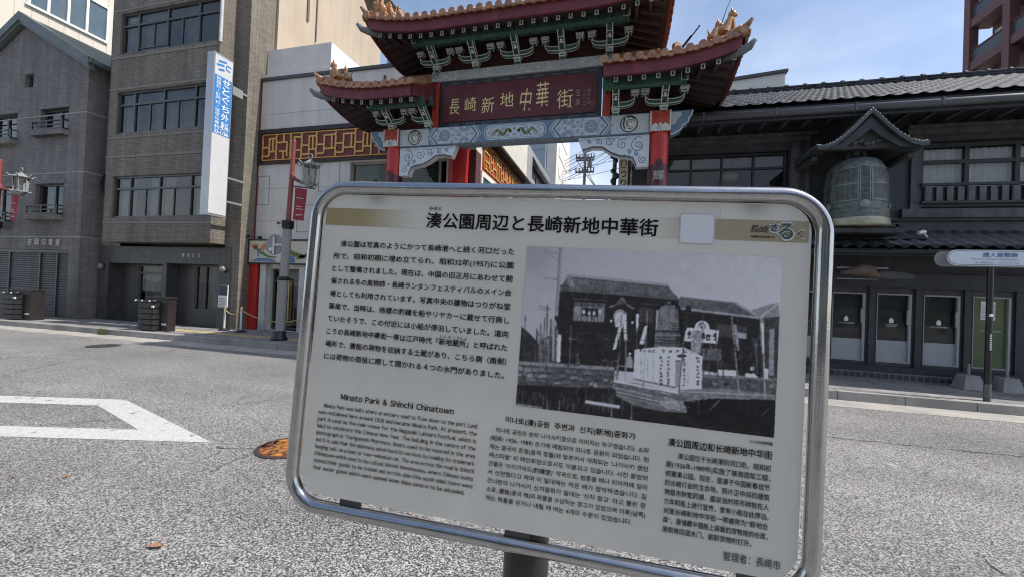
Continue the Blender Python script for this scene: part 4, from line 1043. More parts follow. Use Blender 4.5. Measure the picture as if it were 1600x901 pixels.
def bracket_cluster(u, z, arms=(-1, 1), full=True):
    g, w = MB(), MB(); x = gu(u); y0 = GY - .14
    if full:
        cap(g, w, x, y0 - .08, z, .12)
        # leaning stem
        for i in range(7):
            t = i / 6; yy = y0 - .12 - .42 * t; zz = z + .11 + .26 * t ** 1.1
            g.box(x - .055, x + .055, yy - .05, yy + .08, zz, zz + .06)
        p0, p1 = (y0 - .18, z + .10), (y0 - .60, z + .37)
        for sx_ in (-1, 1):
            w.prism([(p0[0], p0[1]), (p1[0], p1[1]), (p1[0], p1[1] + .016), (p0[0], p0[1] + .016)], 'x', x + sx_ * .058 - .008, x + sx_ * .058 + .008)
            w.prism([(p0[0] + .15, p0[1] + .04), (p1[0] + .15, p1[1] + .04), (p1[0] + .15, p1[1] + .054), (p0[0] + .15, p0[1] + .054)], 'x', x + sx_ * .058 - .008, x + sx_ * .058 + .008)
        for t in (.0, .33, .55, .95):
            yy = p0[0] + (p1[0] - p0[0]) * t; zz = p0[1] + (p1[1] - p0[1]) * t; w.box(x - .058, x + .058, yy - .012, yy + .0, zz - .004, zz + .014)
        w.prism([(p0[0] - .12, p0[1] + .09), (p0[0] - .128, p0[1] + .082), (p0[0] - .20, p0[1] + .13), (p0[0] - .19, p0[1] + .138)], 'x', x - .02, x + .02)
        cap(g, w, x, y0 - .56, z + .36, .13)
    for s in arms:
        # curved side arm with an upturned end
        yy = y0 - .16; path = [(0.06, .13, .09), (.20, .135, .085), (.30, .155, .08), (.36, .20, .07), (.375, .27, .06)]
        up = [(x + s * a, z + b + h * .5) for a, b, h in path]; lo = [(x + s * a, z + b - h * .5) for a, b, h in path]
        poly = lo + up[::-1]
        g.prism(poly if s > 0 else poly[::-1], 'y', yy - .05, yy + .05)
        for L in (up, lo): w.strip([(a, b) for a, b in L], .02, (0, yy - .054, 0), EX, EZ)
        for L in (lo,):
            for i in range(len(L) - 1): w.quad((L[i][0], yy - .055, L[i][1] - .002), (L[i + 1][0], yy - .055, L[i + 1][1] - .002), (L[i + 1][0], yy - .035, L[i + 1][1] - .002), (L[i][0], yy - .035, L[i][1] - .002)); w.quad((L[i][0], yy + .035, L[i][1] - .002), (L[i + 1][0], yy + .035, L[i + 1][1] - .002), (L[i + 1][0], yy + .054, L[i + 1][1] - .002), (L[i][0], yy + .054, L[i][1] - .002))
        w.box(min(up[0][0], up[0][0] + s * .014), max(up[0][0], up[0][0] + s * .014), yy - .054, yy - .05, lo[0][1], up[0][1])
        cap(g, w, x + s * .375, yy, z + .30, .11)
    b = g.build('roof_bracket', M_green, gate); w.build('bracket_outline', M_line, b)
    return b
for u in (-1.95, -.97, .02, 1.03, 2.03): bracket_cluster(u, 6.76)
for u in (-3.07, 3.15): bracket_cluster(u, 5.44)
for u, s in ((-2.11, (-1,)), (2.20, (1,))): bracket_cluster(u, 5.44, s)

# purlins over the bracket clusters
for (u0, u1, z, y) in ((-2.22, 2.36, 7.16, 8.22), (-2.22, 2.36, 7.36, 8.62), (-3.28, -1.95, 5.80, 8.22), (1.95, 3.45, 5.80, 8.22), (-3.28, -1.95, 5.98, 8.62), (1.95, 3.45, 5.98, 8.62)):
    m = MB(); m.box(gu(u0), gu(u1), y - .07, y + .07, z - .09, z + .07); p = m.build('purlin', M_green, gate)
    w = MB()
    for ue, s in ((u0, -1), (u1, 1)):
        if abs(abs(ue) - 1.95) < .01: continue
        a, b = sorted((gu(ue) + s * .001, gu(ue) + s * .05)); ebox(w, w, a, b, y - .09, y + .09, z - .11, z + .09)
    o = w.build('purlin_end', M_green, p)
    w = MB()
    for ue, s in ((u0, -1), (u1, 1)):
        if abs(abs(ue) - 1.95) < .01: continue
        a, b = sorted((gu(ue) - s * .05, gu(ue) + s * .05)); O = ((a + b) / 2, y - .097, z - .01)
        w.strip([(-.055, -.085), (.055, -.085), (.055, .085), (-.055, .085)], .02, O, EX, EZ, True)
    w.build('purlin_outline', M_line, p)
    m = MB(); m.box(gu(u0), gu(u1), y - .005, y + .005, z + .07, z + .24); m.build('purlin_board', M_green, p)

# roofs
def figure(x, y, z, h, s, kind):
    m = MB(); r = h
    if kind == 0:       # rider on a plump bird
        m.ball((x, y, z + .30 * r), .36 * r, .25 * r, .28 * r, 10, 7); m.ball((x - s * -.38 * r, y, z + .62 * r), .14 * r, .12 * r, .15 * r, 8, 6); m.cyl((x + s * .3 * r, y, z + .35 * r), (x + s * .38 * r, y, z + .6 * r), .12 * r, .09 * r, 8)
        m.cyl((x, y, z + .4 * r), (x - s * .02, y, z + .85 * r), .15 * r, .08 * r, 8); m.ball((x, y, z + .95 * r), .10 * r, n=8, m=6); m.cyl((x - s * .3 * r, y, z + .4 * r), (x - s * .5 * r, y, z + .62 * r), .1 * r, .03 * r, 6)
        for a in (-.15, .1): m.cyl((x + a * r, y - .2 * r, z + .35 * r), (x + a * r + .08 * r, y - .24 * r, z + .75 * r), .07 * r, .05 * r, 6)
        m.box(x - .4 * r, x + .4 * r, y - .2 * r, y + .2 * r, z - .03, z + .06 * r)
    else:               # seated lion
        m.cyl((x - s * .12 * r, y, z), (x + s * .12 * r, y, z + .62 * r), .26 * r, .15 * r, 9); m.ball((x + s * .16 * r, y, z + .78 * r), .17 * r, .15 * r, .16 * r, 9, 7); m.ball((x + s * .30 * r, y, z + .74 * r), .08 * r, n=7, m=5)
        m.cyl((x + s * .22 * r, y - .09 * r, z), (x + s * .18 * r, y - .08 * r, z + .5 * r), .075 * r, n=6); m.cyl((x + s * .22 * r, y + .09 * r, z), (x + s * .18 * r, y + .08 * r, z + .5 * r), .075 * r, n=6)
        m.ball((x - s * .2 * r, y, z + .12 * r), .2 * r, .22 * r, .15 * r, 8, 5); m.cyl((x - s * .28 * r, y, z + .15 * r), (x - s * .36 * r, y, z + .55 * r), .06 * r, .03 * r, 6)
        m.cyl((x + s * .12 * r, y - .1 * r, z + .88 * r), (x + s * .08 * r, y - .12 * r, z + 1.02 * r), .05 * r, .02 * r, 5)
    return m

def hip_roof(name, u0, u1, ze, hipL, hipR, lift, label):
    y0, y1 = GY - 1.25, GY + 1.25; b = 1.25; yc = GY
    iu0 = u0 + (b if hipL else 0); iu1 = u1 - (b if hipR else 0)
    def corner(u, y):
        l = 0
        for uu, on in ((u0, hipL), (u1, hipR)):
            if on:
                for yy in (y0, y1):
                    d = math.hypot(u - uu, y - yy); l += lift * max(0, 1 - d / 1.5) ** 2
        return l
    def surf(u, y, off, slope):
        d = min(y - y0, y1 - y, (u - u0) if hipL else 9, (u1 - u) if hipR else 9); d = max(d, 0)
        return ze + off + slope * d + .05 * d * d + corner(u, y)
    def sides(m, off, slope, nu, nv):
        def front(sg):
            def fn(a, t):
                ue = u0 + (u1 - u0) * a; ui = iu0 + (iu1 - iu0) * a; u = ue + (ui - ue) * t; y = (y0 + b * t) if sg < 0 else (y1 - b * t)
                return (gu(u), y, surf(u, y, off, slope))
            return fn
        m.grid(front(-1), nu, nv); m.grid(front(1), nu, nv)
        def side(uo, ui):
            def fn(a, t):
                y = (y0 + (y1 - y0) * a); y = y + (yc - y) * t; u = uo + (ui - uo) * t
                return (gu(u), y, surf(u, y, off, slope))
            return fn
        if hipL: m.grid(side(u0, iu0), 14, nv)
        if hipR: m.grid(side(u1, iu1), 14, nv)
    m = MB(); sides(m, .28, .46, 60, 8); roof = m.build(name, M_tile, gate, label)
    m = MB(); sides(m, .03, .30, 40, 6)
    m.build('soffit', M_soffit, roof)
    # ends of a roof that dies against the centre posts
    if not (hipL and hipR):
        uu = u0 if not hipL else u1; sg = -1 if not hipL else 1; m = MB()
        n = 8; lo = [(yc - b + 2 * b * i / n) for i in range(n + 1)]
        for i in range(n):
            a_, c_ = lo[i], lo[i + 1]
            m.quad((gu(uu), a_, surf(uu, a_, .03, .30)), (gu(uu), c_, surf(uu, c_, .03, .30)), (gu(uu), c_, surf(uu, c_, .28, .46)), (gu(uu), a_, surf(uu, a_, .28, .46)))
        m.box(gu(uu) - .01, gu(uu) + .01, y0 + .02, GY - .1, ze + .22, ze + .30)
        m.build('roof_end', M_fascia, roof)
    # fascia boards
    m = MB(); th = .05
    def edge(pts, nrm):
        for i in range(len(pts) - 1):
            (u_a, y_a), (u_b, y_b) = pts[i], pts[i + 1]; za, zb_ = ze + corner(u_a, y_a), ze + corner(u_b, y_b)
            q = []
            for (u, y, z) in ((u_a, y_a, za), (u_b, y_b, zb_)):
                for dn in (0, th):
                    for dz in (.0, .23): q.append((gu(u) + nrm[0] * dn, y + nrm[1] * dn, z + dz))
            m.add(q, [(0, 1, 5, 4), (2, 6, 7, 3), (1, 3, 7, 5), (0, 4, 6, 2)])
    nE = 24
    edge([(u0 + (u1 - u0) * i / nE, y0) for i in range(nE + 1)], (0, -1)); edge([(u0 + (u1 - u0) * i / nE, y1) for i in range(nE + 1)], (0, 1))
    if hipL: edge([(u0, y0 + (y1 - y0) * i / 12) for i in range(13)], (-1, 0))
    if hipR: edge([(u1, y0 + (y1 - y0) * i / 12) for i in range(13)], (1, 0))
    m.build('fascia', M_fascia, roof)
    # rafters and their pale square ends
    m, w = MB(), MB(); nr = int((u1 - u0) / .245)
    for i in range(nr):
        u = u0 + .22 + (u1 - u0 - .3) * i / (nr - 1) if nr > 1 else u0
        for sg, ya in ((1, y0 + .12), (-1, y1 - .12)):
            run = min(1.1, (u - u0) if hipL else 9, (u1 - u) if hipR else 9); run = max(run, .12)
            yb = ya + sg * run; x = gu(u); za, zb_ = surf(u, ya, -.05, .30), surf(u, min(max(yb, y0), y1), -.05, .30)
            pts = [(ya, za - .03), (yb, zb_ - .03), (yb, zb_ + .07), (ya, za + .07)]
            m.prism(pts if sg > 0 else pts[::-1], 'x', x - .03, x + .03)
            if sg > 0 and i % 1 == 0:
                w.strip([(x - .027, za - .030), (x + .027, za - .030), (x + .027, za + .05), (x - .027, za + .05)], .026, (0, ya - .004, 0), EX, EZ, True)
    for on, uo, sg in ((hipL, u0, 1), (hipR, u1, -1)):
        if not on: continue
        for i in range(9):
            y = y0 + .25 + (y1 - y0 - .5) * i / 8; ua = uo + sg * .1; ub_ = uo + sg * max(.15, min(1.1, y - y0, y1 - y))
            za, zb_ = surf(ua, y, -.05, .30), surf(ub_, y, -.05, .30)
            P = [(gu(ua), za - .03), (gu(ub_), zb_ - .03), (gu(ub_), zb_ + .07), (gu(ua), za + .07)]
            m.prism(P if sg > 0 else P[::-1], 'y', y - .03, y + .03)
    m.build('rafter_row', M_soffit, roof); w.build('rafter_end', M_line, roof)
    # barrel tiles along the eaves with round antefix ends and drip tiles between
    m = MB(); step = .2
    def eave_tile(u, y, du, dy):
        z = surf(u, y, .28, .46) ; x = gu(u); L = .5
        ui, yi = u + du * L, y + dy * L; zi = surf(ui, yi, .28, .46)
        m.cyl((x - du * .10, y - dy * .10, z + .0), (gu(ui), yi, zi + .03), .062, n=8)
        m.cyl((x - du * .125, y - dy * .125, z + .0), (x - du * .10, y - dy * .10, z + .0), .072, n=12)
    def drip(u, y, du, dy):
        z = surf(u, y, .28, .46); c = Vector((gu(u) - du * .115, y - dy * .115, z - .02)); tx = Vector((-dy, du, 0)); n = 8
        pts = [c + tx * (.085 * math.cos(t)) + Vector((0, 0, .06 * math.sin(t))) for t in np.linspace(math.pi, 2 * math.pi, n)]
        back = [p + Vector((du * .12, dy * .12, .03)) for p in pts]
        m.add(pts + back, [tuple(range(n)), tuple(range(2 * n - 1, n - 1, -1))] + [(i, n + i, n + i + 1, i + 1) for i in range(n - 1)])
    k = int((u1 - u0) / step)
    for i in range(k + 1):
        u = u0 + (u1 - u0) * i / k
        eave_tile(u, y0, 0, 1); eave_tile(u, y1, 0, -1)
        if i < k: drip(u + step / 2, y0, 0, 1); drip(u + step / 2, y1, 0, -1)
    for on, uo, sg in ((hipL, u0, 1), (hipR, u1, -1)):
        if on:
            for i in range(13):
                y = y0 + (y1 - y0) * i / 12; eave_tile(uo, y, sg, 0)
                if i < 12: drip(uo, y + .104, sg, 0)
    m.build('eave_tile_row', M_tile, roof)
    # ridges: hips with curled tips, ornament, figures
    m = MB(); tips = MB(); beasts = []
    for on, uo, ui, sg in ((hipL, u0, iu0, -1), (hipR, u1, iu1, 1)):
        if not on: continue
        for ya, sy_ in ((y0, -1), (y1, 1)):
            path = []
            for t in np.linspace(0, 1, 10):
                u, y = uo + (ui - uo) * t, ya + (yc - ya) * t; path.append((gu(u), y, surf(u, y, .36, .46)))
            m.tube(path, .075, 8)
            c = path[0]; m.tube([(c[0], c[1], c[2] - .02), (c[0] + sg * .07, c[1] + sy_ * .07, c[2] + .02), (c[0] + sg * .13, c[1] + sy_ * .13, c[2] + .09)], [.07, .05, .028], 8)
            # carved corner beam nose under the eave
            z = surf(uo, ya, 0, .3); tips.tube([(gu(uo) - sg * .25, ya - sy_ * .25, z - .02), (gu(uo), ya, z - .03), (gu(uo) + sg * .10, ya + sy_ * .10, z - .02), (gu(uo) + sg * .17, ya + sy_ * .17, z + .06)], [.06, .075, .065, .035], 8)
            # round ornament part way up the ridge
            p = path[7]; m.cyl((p[0] + sg * .05, p[1] + sy_ * .05, p[2] + .1), (p[0], p[1], p[2] + .1), .11, n=14)
            if sy_ < 0:
                for q, (t, kind, h) in enumerate(((.14, 0, .40), (.27, 1, .32), (.38, 1, .30)) if 'upper' in name else ((.15, 1, .42), (.29, 1, .34))):
                    u, y = uo + (ui - uo) * t, ya + (yc - ya) * t; beasts.append((gu(u), y, surf(u, y, .42, .46), h, sg, kind))
    zr = surf((iu0 + iu1) / 2, yc, .36, .46); m.box(gu(iu0), gu(iu1), yc - .08, yc + .08, zr - .12, zr + .06); m.cyl((gu(iu0), yc, zr + .07), (gu(iu1), yc, zr + .07), .07, n=8)
    m.build('ridge', M_tile, roof); tips.build('corner_nose', mat('corner_nose_paint', (.16, .17, .19), .5, var=.5, vscale=20), roof)
    for x, y, z, h, sg, kind in beasts: figure(x, y, z, h, sg, kind).build('ridge_figure', mat('golden_figure_glaze', (.40, .20, .075), .38, var=.5, vscale=18, coat=.2), roof)
    return roof
hip_roof('upper_roof', -3.12, 3.12, 7.03, True, True, .2, None)
hip_roof('wing_roof', -4.25, -1.99, 5.68, True, False, .22, None)
hip_roof('wing_roof', 1.99, 4.30, 5.70, False, True, .26, None)
rod = MB(); rod.cyl((gu(-.55), GY, 8.1), (gu(-.55), GY, 9.3), .015, n=6); rod.build('lightning_rod', M_black, gate)
# ================================================================== the old timber shop with the hanging bell
M_dark = mat('dark_timber_wall', (0.055, 0.058, 0.068), 0.6, var=.35, vscale=2.2, detail=9, streak=.45)
M_dark2 = mat('blue_black_timber', (0.032, 0.036, 0.044), 0.55, var=.35, vscale=5, streak=.4)
M_trim = mat('worn_grey_timber', (0.085, 0.088, 0.095), 0.6, var=.4, vscale=5, streak=.5)
M_kawara = brick_mat('silver_grey_kawara', (0.085, 0.094, 0.112), (0.048, 0.054, 0.067), (0.03, 0.03, 0.033), 0.265, 0.163, .006, 0.62, .35, .0, True)
M_kawara.node_tree.nodes['Principled BSDF'].inputs['Specular IOR Level'].default_value = 0.12
M_kawarad = mat('dark_kawara', (0.055, 0.058, 0.062), 0.4, var=.35, vscale=4)
ty = 10.35; TX0, TX1 = .15, 17.0
shop = thing('traditional_shop', 'long dark timber shop with a silver tiled roof, carved bell canopy and glass shop front', 'shop', (6.5, ty, .15))
lw = (.75, 3.5, 3.62, 5.05); rw = (5.9, 10.6, 3.72, 5.10)
gl = [(6.82 + (i) * .806, 7.42 + i * .806) for i in range(-6, 1)]
holes = [lw, rw] + [(a, b, .49, 1.93) for a, b in gl]
m = MB(); m.wall(TX0, TX1, .14, 5.75, ty, holes, .2)
m.quad((TX0, ty + 7, .14), (TX0, ty, .14), (TX0, ty, 5.75), (TX0, ty + 7, 5.75)); m.add([(TX0, ty, 5.75), (TX0, ty + 7, 5.75), (TX0, ty + 3.5, 7.7)], [(0, 2, 1)])
m.build('wall', M_dark, shop)
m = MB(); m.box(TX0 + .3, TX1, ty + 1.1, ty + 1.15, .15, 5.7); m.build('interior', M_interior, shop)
# timber battens and beams
m = MB()
m.box(TX0, TX1, ty - .08, ty - .001, 2.05, 2.34); m.box(TX0, TX1, ty - .05, ty - .001, 2.42, 2.72); m.box(TX0, TX1, ty - .12, ty - .001, .30, .42)
for i in range(-6, 1):
    x = 7.42 + i * .806; m.box(x + .05, x + .16, ty - .05, ty - .002, .42, 2.05)
for x in (8.3, 9.6, 10.9, 12.2): m.box(x, x + .12, ty - .05, ty - .002, .42, 2.05)
m.box(TX0, TX1, ty - .06, ty - .001, 3.44, 3.50)
m.build('beam', M_dark2, shop)
m = MB(); m.box(.6, 3.95, ty - .22, ty - .001, 5.30, 5.36); m.box(.65, 3.85, ty - .12, ty - .001, 5.20, 5.30)
m.box(5.55, 10.9, ty - .22, ty - .001, 5.31, 5.37); m.box(5.6, 10.85, ty - .12, ty - .001, 5.20, 5.31)
for a, b in ((.62, .74), (3.51, 3.68), (5.70, 5.88), (10.62, 10.8)): m.box(a, b, ty - .07, ty - .002, 3.50, 5.2)
m.box(5.55, 10.9, ty - .10, ty - .001, 3.50, 3.68); m.box(.6, 3.7, ty - .10, ty - .001, 3.50, 3.60)
for x in (3.8, 5.2): m.box(x, x + .09, ty - .04, ty - .001, 3.5, 5.6)
m.build('window_surround', M_trim, shop)
fm_t = mat('black_timber_frame', (.022, .023, .026), .45)
window(shop, lw[0] + .02, lw[1] - .02, lw[2], lw[3] - .02, ty + .1, (.02, .265, .51, .755), .76, fm=fm_t, fw=.045, gm=glass_mat('greyish_glass', (.62, .62, .62)), curtain=())
m = MB(); m.box(lw[0] + .05, lw[1] - .05, ty + .19, ty + .23, 4.68, 5.0); m.build('pelmet', mat('grey_pelmet', (.34, .34, .35), .8), shop)
m = MB(); x, z = uv(1139, 277, ty + .5); m.lathe([(.02, -.12), (.16, -.09), (.21, 0), (.21, .03), (.02, .03)], (x, ty + .5, z), 18); o = m.build('pendant_lamp', mat('warm_paper_shade', (.75, .65, .45), .6, var=.05), shop)
m = MB(); m.cyl((x, ty + .5, z), (x, ty + .5, z + .9), .008, n=5); m.build('lamp_cord', M_black, o)
window(shop, rw[0] + .02, rw[1] - .02, rw[2] + .02, rw[3] - .02, ty + .1, (.174, .348, .522, .696, .87), .71, fm=fm_t, fw=.075, gm=glass_mat('greyish_glass2', (.85, .85, .85)), curtain=((0, 1),), cm=mat('white_net_curtain', (.70, .70, .68), .9, var=.1))
m = MB()
m.box(rw[0] - .05, rw[1] + .05, ty - .14, ty - .08, 4.14, 4.19); m.box(rw[0] - .05, rw[1] + .05, ty - .135, ty - .085, 3.78, 3.83)
x = rw[0]
while x < rw[1]: m.box(x, x + .022, ty - .125, ty - .095, 3.83, 4.14); x += .7
m.box(rw[0] - .02, rw[1] + .02, ty - .07, ty - .04, 3.72, 4.13)  # dark back panel added so the gaps between the slats look dark
m.build('balustrade', M_dark2, shop)
m = MB(); x = rw[0]; i = 0
while x < rw[1]:
    m.box(x + .03, x + .135, ty - .118, ty - .103, 3.83, 4.12)
    x += .175; i += 1
m.build('balustrade_slat_row', mat('grey_baluster', (.13, .13, .132), .7, var=.3, vscale=6), shop)
# shop windows: white frames, frosted lower part, small white emblem
M_frost = mat('frosted_film', (0.36, 0.38, 0.39), 0.7, var=.1)
M_wf = mat('white_aluminium', (0.33, 0.33, 0.33), 0.35, var=.08)
M_emb = mat('white_emblem', (0.72, 0.73, 0.73), .5, var=.03)
for i, (a, b) in enumerate(gl):
    green = (i == len(gl) - 1); z0, z1 = .49, 1.93; t = .028; Y = ty - .015
    m = MB(); m.box(a, b, Y, Y + .08, z1 - t, z1); m.box(a, b, Y, Y + .08, z0, z0 + t); m.box(b - t * 1.5, b, Y + .001, Y + .08, z0 + t, z1 - t); m.box(a, a + t * .5, Y + .001, Y + .08, z0 + t, z1 - t)
    w = m.build('shop_window', M_wf, shop)
    Yg = Y + .05
    if not green:
        m = MB(); m.quad((a + t * .5, Yg, z0 + t), (b - t, Yg, z0 + t), (b - t, Yg, z1 - t), (a + t * .5, Yg, z1 - t)); m.build('pane', glass_mat('shop_glass', (.6, .62, .62)) if 'shop_glass' not in MATS else MATS['shop_glass'], w)
        m = MB(); m.quad((a + t, Yg - .004, z0 + t), (b - t, Yg - .004, z0 + t), (b - t, Yg - .004, z0 + .46), (a + t, Yg - .004, z0 + .46)); m.build('frosted_film', M_frost, w)
        m = MB(); m.quad((a + t, Yg + .12, z0 + t), (b - t, Yg + .12, z0 + t), (b - t, Yg + .12, z1 - t), (a + t, Yg + .12, z1 - t)); m.build('pane_backdrop', mat('grey_green_backdrop', (.15, .16, .152), .8, var=.45, vscale=2.2), w)  # backdrop added behind the glass so the dim panes look lighter
        m = MB(); xc = (a + b) / 2 - .02; zc = 1.37; O = (xc, Yg - .006, zc)
        m.poly([(-.035, -.05), (.035, -.05), (.04, .01), (.03, .035), (.012, .045), (.012, .06), (-.012, .06), (-.012, .045), (-.03, .035), (-.04, .01)], O, EX, EZ)
        if i % 2 == len(gl) % 2: m.text('つりがね堂薬局', (xc, Yg - .006, zc - .09), EX, EZ, width=.30, center=True, height=.032)
        else: m.text('TSURIGANEDO', (xc, Yg - .006, zc - .085), EX, EZ, width=.24, center=True, height=.022); m.text('PHARMACY', (xc, Yg - .006, zc - .12), EX, EZ, width=.18, center=True, height=.022)
        m.build('shop_emblem', M_emb, w)
        m = MB(); m.box(b - .085, b - .06, Y - .03, Y + .0, 1.3, 1.6); m.build('handle', M_wf, w)
    else:
        m = MB(); m.quad((a + t * .5, Yg, z0 + t), (b - t, Yg, z0 + t), (b - t, Yg, z1 - t), (a + t * .5, Yg, z1 - t)); m.build('green_panel', mat('moss_green_panel', (.085, .125, .045), .35, var=.25, vscale=2), w)
        m = MB(); O = (a, Yg - .005, 0); m.box(a + .15, a + .27, Yg - .006, Yg - .003, 1.47, 1.84); m.box(a + .275, a + .38, Yg - .006, Yg - .003, 1.47, 1.84); m.build('paper_notice', M_emb, w)
        m = MB(); m.text('つりがね堂薬局', ((a + b) / 2, Yg - .006, 1.25), EX, EZ, width=.34, center=True, height=.03); m.build('shop_lettering', M_emb, w)
        m = MB()
        for k in range(6): m.box(a + .17, a + .26 - .02 * (k % 2), Yg - .009, Yg - .0065, 1.52 + k * .045, 1.53 + k * .045); m.box(a + .29, a + .37, Yg - .009, Yg - .0065, 1.52 + k * .045, 1.53 + k * .045)
        m.build('small_print', mat('grey_print', (.15, .15, .16)), w)
# stone base with dark tiles
m = MB(); m.box(TX0, TX1, ty - .16, ty + .02, .14, .295); m.build('stone_base', mat('grey_base_stone', (.17, .17, .175), .8, var=.3, vscale=3), shop)
m = MB(); x = TX0 + .05
while x < TX1: m.box(x, x + .085, ty - .168, ty - .158, .175, .27); x += .118
m.build('base_tile_row', mat('dark_base_tile', (.05, .055, .062), .35, var=.3, vscale=12), shop)

# tiled main roof
EY0, RY = 9.28, 13.7; EZ0, RZ0 = 5.62, 7.90
def roofpt(a, b, x0=TX0 - .4, x1=TX1, ye=EY0, yr=RY, ze=EZ0, zr=RZ0, per=.265, rows=14, amp=.015, st=.07):
    x = x0 + (x1 - x0) * a; y = ye + (yr - ye) * b; z = ze + (zr - ze) * b
    ph = (x / per) % 1.0; wv = amp * (math.cos(2 * math.pi * ph) + .35 * math.cos(4 * math.pi * ph))
    f = (b * rows) % 1.0; return (x, y, z + wv - st * (f - .5))
m = MB(); nx = int((TX1 - TX0 + .4) / .265 * 8); rows = 14
v = []; fs = []; bl = []
for r in range(rows):
    for q in (0.001, .999): bl.append((r + q) / rows)
for b in bl:
    for i in range(nx + 1): v.append(roofpt(i / nx, b))
for j in range(len(bl) - 1):
    for i in range(nx): fs.append((j * (nx + 1) + i, j * (nx + 1) + i + 1, (j + 1) * (nx + 1) + i + 1, (j + 1) * (nx + 1) + i))
m.sm = True; m.add(v, fs); m.sm = False
m.quad((TX0 - .4, RY, RZ0), (TX1, RY, RZ0), (TX1, RY + 4.4, 5.6), (TX0 - .4, RY + 4.4, 5.6))
roof = m.build('roof', M_kawara, shop)
m = MB(); m.box(TX0 - .4, TX1, RY - .16, RY + .16, RZ0 - .05, RZ0 + .09)
x = TX0 - .4; m.cyl((x, RY, RZ0 + .10), (TX1, RY, RZ0 + .10), .065, n=10)
while x < TX1: m.cyl((x, RY, RZ0 + .105), (x + .07, RY, RZ0 + .105), .095, n=10); x += .47
for k in range(2): m.box(TX0 - .4, TX1, RY - .185, RY + .185, RZ0 - .02 + k * .06, RZ0 - .005 + k * .06)
m.build('ridge', M_kawara, roof)
m = MB(); m.box(TX0 - .4, TX1, EY0 + .06, EY0 + .12, EZ0 - .30, EZ0 - .03)
m.cur = 1; m.quad((TX0 - .4, EY0 + .1, EZ0 - .10), (TX0 - .4, ty, EZ0 + .02), (TX1, ty, EZ0 + .02), (TX1, EY0 + .1, EZ0 - .10))
x = TX0 - .3
while x < TX1: m.box(x, x + .06, EY0 + .12, ty, EZ0 - .17, EZ0 - .10); x += .42
m.build('soffit', [M_dark2, mat('grey_soffit_board', (.07, .075, .085), .7, var=.3)], roof)
m = MB(); m.tube([(TX0 - .4, EY0 + .0, EZ0 - .17), (TX1, EY0 + .0, EZ0 - .17)], .075, 8)
x = TX0
while x < TX1: m.box(x, x + .03, EY0 - .082, EY0 + .06, EZ0 - .25, EZ0 - .09); x += 1.35
m.build('gutter', mat('dull_gutter', (.09, .095, .105), .45, var=.2), roof)
# low canopy roof over the shop front
CY = 9.42; m = MB()
def cpt(a, b):
    x = TX0 + (TX1 - TX0) * a; per = .24; ph = (x / per) % 1.0; f = (b * 4) % 1.0
    return (x, CY + (ty - .02 - CY) * b, 2.78 + .46 * b + .028 * math.cos(2 * math.pi * ph) - .03 * (f - .5))
nx = int((TX1 - TX0) / .24 * 8); bl = []; v = []; fs = []
for r in range(4):
    for q in (.002, .998): bl.append((r + q) / 4)
for b in bl:
    for i in range(nx + 1): v.append(cpt(i / nx, b))
for j in range(len(bl) - 1):
    for i in range(nx): fs.append((j * (nx + 1) + i, j * (nx + 1) + i + 1, (j + 1) * (nx + 1) + i + 1, (j + 1) * (nx + 1) + i))
m.sm = True; m.add(v, fs); can = m.build('canopy_roof', M_kawarad, shop)
m = MB(); m.box(TX0, TX1, CY + .03, CY + .08, 2.62, 2.75); m.quad((TX0, CY + .05, 2.68), (TX0, ty, 2.76), (TX1, ty, 2.76), (TX1, CY + .05, 2.68)); m.build('canopy_soffit', M_dark2, can)
m = MB(); m.tube([(TX0, CY - .04, 2.69), (TX1, CY - .04, 2.69)], .04, 8)
x = TX0 + .4
while x < TX1: m.box(x, x + .02, CY - .05, CY + .03, 2.66, 2.76); x += .55
m.build('canopy_gutter', M_black, can)
# bell canopy: curved gable with carved boards
bx, byc = 4.46, 9.72
hood = MB(); hu = [(-.89, 4.71), (-.78, 4.70), (-.63, 4.75), (-.45, 4.88), (-.26, 5.07), (-.11, 5.25), (0, 5.37), (.11, 5.25), (.26, 5.07), (.45, 4.88), (.63, 4.75), (.78, 4.70), (.89, 4.71)]
pts = [(bx + a, b) for a, b in hu] + [(bx + a, b - .075) for a, b in hu[::-1]]
hood.prism(pts[::-1], 'y', 9.16, ty - .002); hd = hood.build('bell_canopy', mat('dark_copper_roof', (.045, .055, .055), .4, var=.3), shop)
m = MB(); m.strip(hu, .022, (bx, 9.157, .0), EX, EZ)
for i in range(len(hu) - 1):
    a, b = hu[i], hu[i + 1]
    for q in range(3):
        t = q / 3; x = a[0] + (b[0] - a[0]) * t; z = a[1] + (b[1] - a[1]) * t; m.tube([(bx + x, 9.17, z + .012), (bx + x, ty - .01, z + .012)], .018, 6)
m.build('canopy_batten', mat('verdigris_batten', (.11, .135, .135), .4, .2, var=.3, vscale=5), hd)
m = MB(); m.prism([(bx + a, b) for a, b in ((-.80, 4.61), (-.46, 4.77), (-.26, 4.96), (0, 5.25), (.26, 4.96), (.46, 4.77), (.80, 4.61), (.46, 4.65), (.2, 4.83), (0, 5.01), (-.2, 4.83), (-.46, 4.65))][::-1], 'y', 9.22, 9.27); m.build('carved_gable_board', M_dark2, hd)
m = MB(); m.prism([(bx - .35, 4.82), (bx + .35, 4.82), (bx + .2, 4.99), (bx, 5.09), (bx - .2, 4.99)], 'y', 9.36, 9.42); m.box(bx - .55, bx + .6, 9.4, 9.52, 4.70, 4.80)
for k in range(5): m.ball((bx - .2 + k * .1, 9.35, 4.80 + .03 * math.sin(k * 2)), .06, .04, .05, 8, 5)
for s in (-1, 1): m.box(bx + s * .8 - .05, bx + s * .8 + .05, 9.5, ty, 4.52, 4.60)
m.build('carved_bracket', M_trim, hd)
